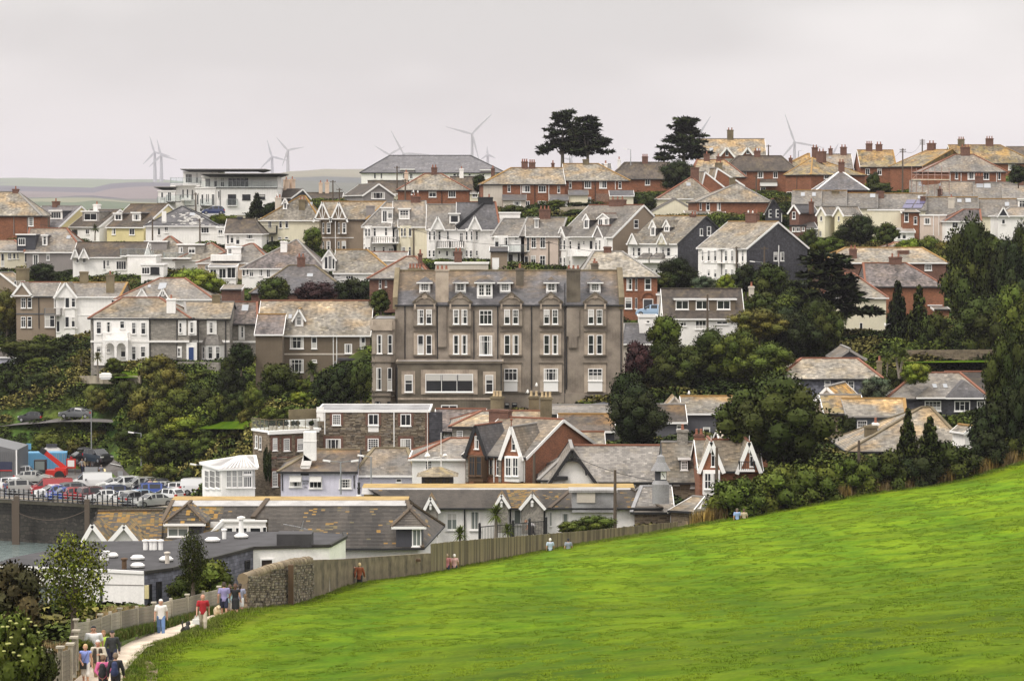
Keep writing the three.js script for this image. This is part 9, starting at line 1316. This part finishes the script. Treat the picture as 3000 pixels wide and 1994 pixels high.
for(const[x,y,c,l,t]of[[240,1384,[.3,.3,.3],'grey haired man in grey standing by the road railing',0],[249,1384,[.45,.35,.2],'person in tan by the road railing',0],[257,1384,[.4,.33,.22],'person in a patterned tan top by the road railing',0],[271,1384,[.72,.7,.72],'man in a white shirt by the road railing',0],[439,1446,[.5,.35,.3],'person in pink walking below the bank',1],[454,1446,[.55,.5,.25],'person in yellow walking below the bank',1],[548,1450,[.5,.5,.5],'grey haired person among the far cars',1],[565,1450,[.3,.28,.28],'person in grey among the far cars',1],[14,1452,[.12,.13,.2],'person in dark blue by the quay rail',1],[625,1452,[.6,.5,.5],'person in white outside the conservatory',1],[296,1403,[.2,.2,.22],'person standing beside the blue skip',1]]){const p=onQ(x,y);person(x,y,-p.z,t?PI:0,l,{cell:.035,top:c,legs:nv,hair:[.2,.16,.13]});}
function dog(x,yb,d,yaw,label,col,col2,tailUp){
const g=thing('dog',label,'dog',at(x,yb,d),yaw),S=[[[0,.47,.2],[0,.46,-.02],.135,.13],[[0,.46,-.02],[0,.49,-.27],.12,.115],[[0,.5,.24],[0,.66,.36],.085,.075],[[0,.68,.38],[0,.70,.42],.082,.078],[[0,.67,.44],[0,.645,.54],.048,.036]];
for(const q of[-1,1])S.push([[q*.08,.42,.2],[q*.085,.22,.17],.058,.036],[[q*.085,.22,.17],[q*.085,.04,.19],.034,.028],[[q*.085,.03,.2],[q*.085,.025,.24],.032,.028],[[q*.08,.44,-.28],[q*.09,.27,-.22],.078,.05],[[q*.09,.27,-.22],[q*.09,.17,-.36],.04,.03],[[q*.09,.17,-.36],[q*.09,.04,-.34],.03,.027],[[q*.09,.03,-.33],[q*.09,.025,-.29],.032,.028],[[q*.075,.72,.38],[q*.1,.63,.37],.026,.02]);
const tp=tailUp?[[0,.8,-.5],[0,.9,-.36]]:[[0,.45,-.5],[0,.4,-.58]];S.push([[0,.54,-.33],tp[0],.035,.032],[tp[0],tp[1],.032,.02]);meshOf('body',[skin(S,.014,.03)],col,g);meshOf('markings',[skin([[[0,.645,.5],[0,.64,.53],.043,.037],...(tailUp?[[[-.09,.26,-.23],[-.09,.05,-.34],.045,.034],[[.09,.26,-.23],[.09,.05,-.34],.045,.034]]:[])],.012,.02,.004)],col2,g);const e=new MB();for(const q of[-1,1])e.lathe(V(q*.035,.715,.485),[[0,-.01],[.011,0],[0,.01]],6);e.lathe(V(0,.655,.575),[[0,-.014],[.018,0],[0,.012]],6);e.build('eyes_and_nose','black',g);
}
dog(543,1872,123.8,PI-.2,'black and tan dog with its tail raised walking away on the path',[.02,.017,.014],[.26,.14,.06],1);
dog(636,1815,133,.25,'cream labrador standing on the path facing the viewer',[.62,.50,.33],[.55,.42,.27],0);
// ---------------------------------------------------------------- wind turbines, poles, lamps, wires, gulls
for(let[hx,hy,tx,ty,by,d,l]of[[453,446,439,399,532,3300,'leftmost white wind turbine of the close pair at far left'],[472,455,460,407,532,3300,'right turbine of the close pair at far left'],[797,459,783,410,545,3100,'slim wind turbine left of the tall one beyond the flats'],[843,440,811,403,520,2800,'wind turbine standing right of the modern flats'],[1182,450,1146,383,540,2500,'big turbine blade rising behind the long slate block'],[1141,453,1098,427,540,2900,'turbine hub level with the long slate block ridge'],[1383,392,1440,335,540,2300,'large wind turbine with three wide blades, centre'],[1429,453,1427,428,520,3300,'small edge on turbine right of the long block'],[2328,417,2299,334,520,2200,'large wind turbine above the right hand rooftops'],[2050,392,2082,340,520,2600,'turbine mostly hidden behind the lone cypress'],[2440,451,2456,421,520,3200,'turbine blade tip between the right hand chimneys'],[1672,466,1687,446,520,3200,'faint turbine behind the cypress trunks']]){
d*=2.5;const p=at(hx,by,d),h=at(hx,hy,d),t=at(tx,ty,d),L=t.distanceTo(h),g=thing('wind_turbine',l,'wind turbine',p),H=h.y-p.y,k=d/2600,q=new MB();q.tube(V(0,0,0),V(0,H,0),1.9*k,1.1*k,10);q.build('tower','turbine',g);const n=new MB();n.tube(V(0,H,-3.4*k),V(0,H,2.2*k),1.5*k,1.1*k,8);n.build('nacelle','turbine',g);const a0=Math.atan2(t.y-h.y,t.x-h.x);
for(let i=0;i<3;i++){const a=a0+i*2.094,u=V(Math.cos(a),Math.sin(a),0),s=V(-u.y,u.x,0),c=V(0,H,2.4*k),b=new MB(),P=(r,w,z)=>c.clone().addScaledVector(u,r*L).addScaledVector(s,w*k).add(V(0,0,z*k));for(const z of[.25,-.25]){b.quad(P(0,-.6,z),P(0,.6,z),P(.25,1.2,z*.8),P(.25,-.9,z*.8));b.quad(P(.25,-.9,z*.8),P(.25,1.2,z*.8),P(1,.2,0),P(1,-.2,0));}b.build('blade','turbine',g);}
}
const poleAt=(x,yt,yb,d,l,arms=1)=>{const p=at(x,yb,d),H=at(x,yt,d).y-p.y,g=thing('telegraph_pole',l,'pole',p),q=new MB();q.tube(V(0,-1,0),V(0,H,0),.16,.11,7);q.build('shaft','pole',g);for(let i=0;i<arms;i++){const c=new MB();c.beam(V(-.55,H-.3-i*.4,.1),V(.55,H-.3-i*.4,.1),.09,.1);for(const x of[-.5,-.2,.2,.5])c.tube(V(x,H-.3-i*.4,.1),V(x,H-.08-i*.4,.1),.035,.03,5);c.build('crossarm','pole',g);}return p.clone().setY(p.y+H-.2);};
const lamp=(x,yt,yb,d,l,dir=-1,arm=1.6,twin)=>{const p=at(x,yb,d),H=at(x,yt,d).y-p.y,g=thing('street_lamp',l,'street lamp',p),q=new MB();q.tube(V(0,-.5,0),V(0,H,0),.09,.06,8);for(const k of twin?[-1,1]:[dir])q.beam(V(0,H,0),V(k*arm,H+.12,0),.06,.06);q.build('post','steel',g);for(const k of twin?[-1,1]:[dir]){const m=new MB();m.beam(V(k*arm*.8,H+.06,0),V(k*(arm+.45),H+.16,0),.26,.14);m.build('lamp_head','trim',g);}};
const P1=poleAt(1212,668,748,432,'black telegraph pole before the cream half of the dormer pair'),P2=poleAt(1608,706,790,420,'brown telegraph pole before the beige terrace house'),P3=poleAt(2158,722,800,398,'leaning thin pole before the broad white house'),P4=poleAt(2240,722,775,396,'pole against the wide black slate gable'),P5=poleAt(2645,434,558,492,'tall telegraph pole beside the scaffolding',2),P6=poleAt(2703,407,440,570,'pole with stacked crossarms on the right skyline',3),P7=poleAt(975,528,586,510,'pole right of the peach chimneys'),P8=poleAt(585,640,712,455,'wooden pole before the speckled roof house'),P9=poleAt(446,640,704,456,'dark pole left of the speckled roof house');
poleAt(994,551,586,512,'short pole beside the two peach stacks');poleAt(1163,486,548,520,'pole before the long white block');poleAt(1187,524,585,488,'pole beside the brick house with the yellow stained roof');poleAt(573,564,622,470,'pole before the left wing of the modern flats');poleAt(141,632,668,462,'dark banded pole before the yellow gabled house');poleAt(2216,512,566,505,'pole before the mossy brown roofed house');poleAt(2073,862,958,318,'thin mossy pole before the chalet dormer',0);poleAt(2517,1290,1336,250,'short post at the corner of the pyramid roof',0);poleAt(2252,424,455,570,'pole right of the skyline brick gables');poleAt(1565,1328,1412,244,'lamp pole against the brick side wall',0);poleAt(2100,1310,1450,226,'thin scaffold pole before the brick gables',0);poleAt(1802,1376,1535,221,'aerial mast rising beside the lead sided box',0);
lamp(267,1200,1318,343,'tall street lamp standing on the bend below the upper road',-1);lamp(413,1269,1352,328,'street lamp with a white head over the car park bank',-1,1.1);lamp(597,1363,1442,286,'twin armed lamp in front of the conservatory',1,1,1);lamp(998,1353,1432,252,'twin armed lamp before the lilac office',1,1.2,1);lamp(1087,1338,1428,251,'single lamp before the slate half of the lilac office',-1,.8);lamp(1848,438,476,530,'street lamp on the skyline right of the cypress pair',-1,.9);lamp(1669,455,482,540,'small lamp between the cypress trunks',-1,.4);lamp(2340,442,466,560,'curved street lamp under the large right turbine',1,.8);lamp(2235,768,800,392,'white headed lamp among the trees under the black gable',-1,1.4);lamp(540,1095,1140,347,'thin lamp on the bank below the stone villa',-1,.3);
const wire=(a,b,sag,l)=>{const q=new MB();let p=null;for(let i=0;i<=12;i++){const t=i/12,v=V().lerpVectors(a,b,t);v.y -=sag*4*t*(1-t);if(p)q.tube(p,v,.028,.028,4,false);p=v;}tag(q.build('overhead_wire','black',scene),l,'wire');};
wire(P1,P2,1.2,'overhead wire from the black pole to the brown pole');wire(P2,P3,1.6,'overhead wire from the brown pole past the slate hung gables');wire(P3,P4,.3,'short wire between the two poles at the black gable');wire(P5,P6,1.5,'wire from the tall pole up to the skyline pole');wire(P7,P1,1.5,'wire from the peach chimney pole down to the black pole');wire(P8,P9,.5,'wire crossing before the speckled roof house');wire(P9,at(100,655,455),1,'wire running left from the dark pole');wire(P5,at(2420,560,470),1.6,'wire from the tall pole down to the left terrace');wire(at(1690,1340,236),at(1960,1410,226),.4,'dark cable across the grey hall roof');
{// scaffolding
const g=thing('scaffolding','steel scaffolding with planks beside the tall telegraph pole','scaffolding',at(2720,560,494)),o=g.position,q=new MB(),L=(x,y,d)=>at(x,y,d).sub(o);for(const x of[2672,2686,2704,2720,2740,2760,2782])q.tube(L(x,570,494),L(x,x % 4?492:486,494),.06,.06,5);for(const y of[502,511,524])q.tube(L(2672,y,494),L(2784,y+2,494),.05,.05,5);q.tube(L(2674,523,494),L(2692,508,494),.05,.05,5);q.build('tube','scaff',g);const p=new MB();p.beam(L(2672,526,494),L(2784,526,494),1.2,.12);p.build('plank','cream',g);
}
const gull=(x,y,d,l,fly)=>{const g=thing('gull',l,'gull',at(x,y,d)),b=new MB();b.lathe(V(0,0,0),[[0,0],[.07,.05],[.1,.16],[.075,.27],[.055,.33],[.06,.38],[0,.44]],8,1.3,1);b.build('body','paper',g);if(fly){const w=new MB();for(const k of[-1,1]){w.quad(V(0,.2,-.1),V(0,.2,.12),V(k*.45,.34,.08),V(k*.45,.34,-.08));w.tri(V(k*.45,.34,-.08),V(k*.45,.34,.08),V(k*1.0,.2,-.06));}w.build('wing','paper',g);}else{const t=new MB();t.beam(V(0,.2,0),V(-.22,.08,0),.1,.05);t.build('tail','steel',g);}};
gull(2594,957,300,'white gull flying before the dark trees at right',1);gull(1572,1133,268,'white gull standing on a yellow chimney pot');gull(1546,1153,268,'white gull beside the yellow chimney pots');gull(1211,564,440,'gull on the brick stack of the white and cream pair, left of two');gull(1224,565,440,'gull on the brick stack of the white and cream pair, right of two');gull(2193,624,405,'gull on the stack of the broad white house, left of two');gull(2206,625,405,'gull on the stack of the broad white house, right of two');gull(812,575,452,'gull on the left stack of the cream house');gull(2019,1156,281,'gull on the ridge of the grey slab sided house');
// terrace pots, chairs of green
for(const[i,x]of[[0,795],[1,808],[2,826],[3,838],[4,858],[5,870],[6,912]]){const g=thing('planter',['first','second','third','fourth','fifth','sixth','seventh'][i]+ ' potted clipped ball behind the glass balustrade, counted from the left','planter',at(x,1258,274),0,'potted balls on the stone terrace block'),q=new MB();q.lathe(V(0,0,0),[[.16,0],[.24,.4],[.2,.4]],8);q.build('pot','beige',g);const c=put('foliage',CR.bush[i % 3],'leafdark',g);c.scale.setScalar(.32);c.position.y=.65;}
// front garden walls
for(const[pts,m,l]of[[[[176,1118,368],[250,1117,362],[300,1117,355],[410,1118,351]],'concrete','long pale garden wall along the top of the bank'],[[[520,1080,356],[570,1080,356],[640,1082,352]],'stoneGrey','stone garden wall with balusters before the villa'],[[[1640,622,478],[1735,618,476]],'concrete','pale block garden wall below the brick semi'],[[[2650,1048,322],[2990,1046,320]],'stone','low dark wall at the back of the small lawn']]){const g=thing('garden_wall',l,'wall',at(...pts[0])),f=pts.map((p)=>at(...p)),t=f.map((p)=>p.clone().add(V(0,/long/.test(l)?.75:.9,0)));wallRun(g,f,t,.3,m,'wall',g.position,.3);}
{const g=thing('terrace_railing','black railing with thick posts on the lodge terrace behind the palms','railing',at(1420,1580,218)),o=g.position,A=at(1405,1578,218).sub(o),B=at(1600,1560,219).sub(o),n=44;for(let i=0;i<=n;i++){const p=V().lerpVectors(A,B,i/n),q=new MB();if(i % 11===0){q.box(p.x-.1,p.x+.1,p.y-.4,p.y+1.15,p.z-.1,p.z+.1);q.lathe(V(p.x,p.y+1.15,p.z),[[.1,0],[.12,.08],[0,.2]],8);q.build('post','black',g);}else{q.box(p.x-.018,p.x+.018,p.y-.2,p.y+.9,p.z-.018,p.z+.018);q.build('bar','black',g);}}const r=new MB();r.beam(A.clone().add(V(0,.95,0)),B.clone().add(V(0,.95,0)),.07,.07);r.build('rail','black',g);}
renderer.render(scene,camera);
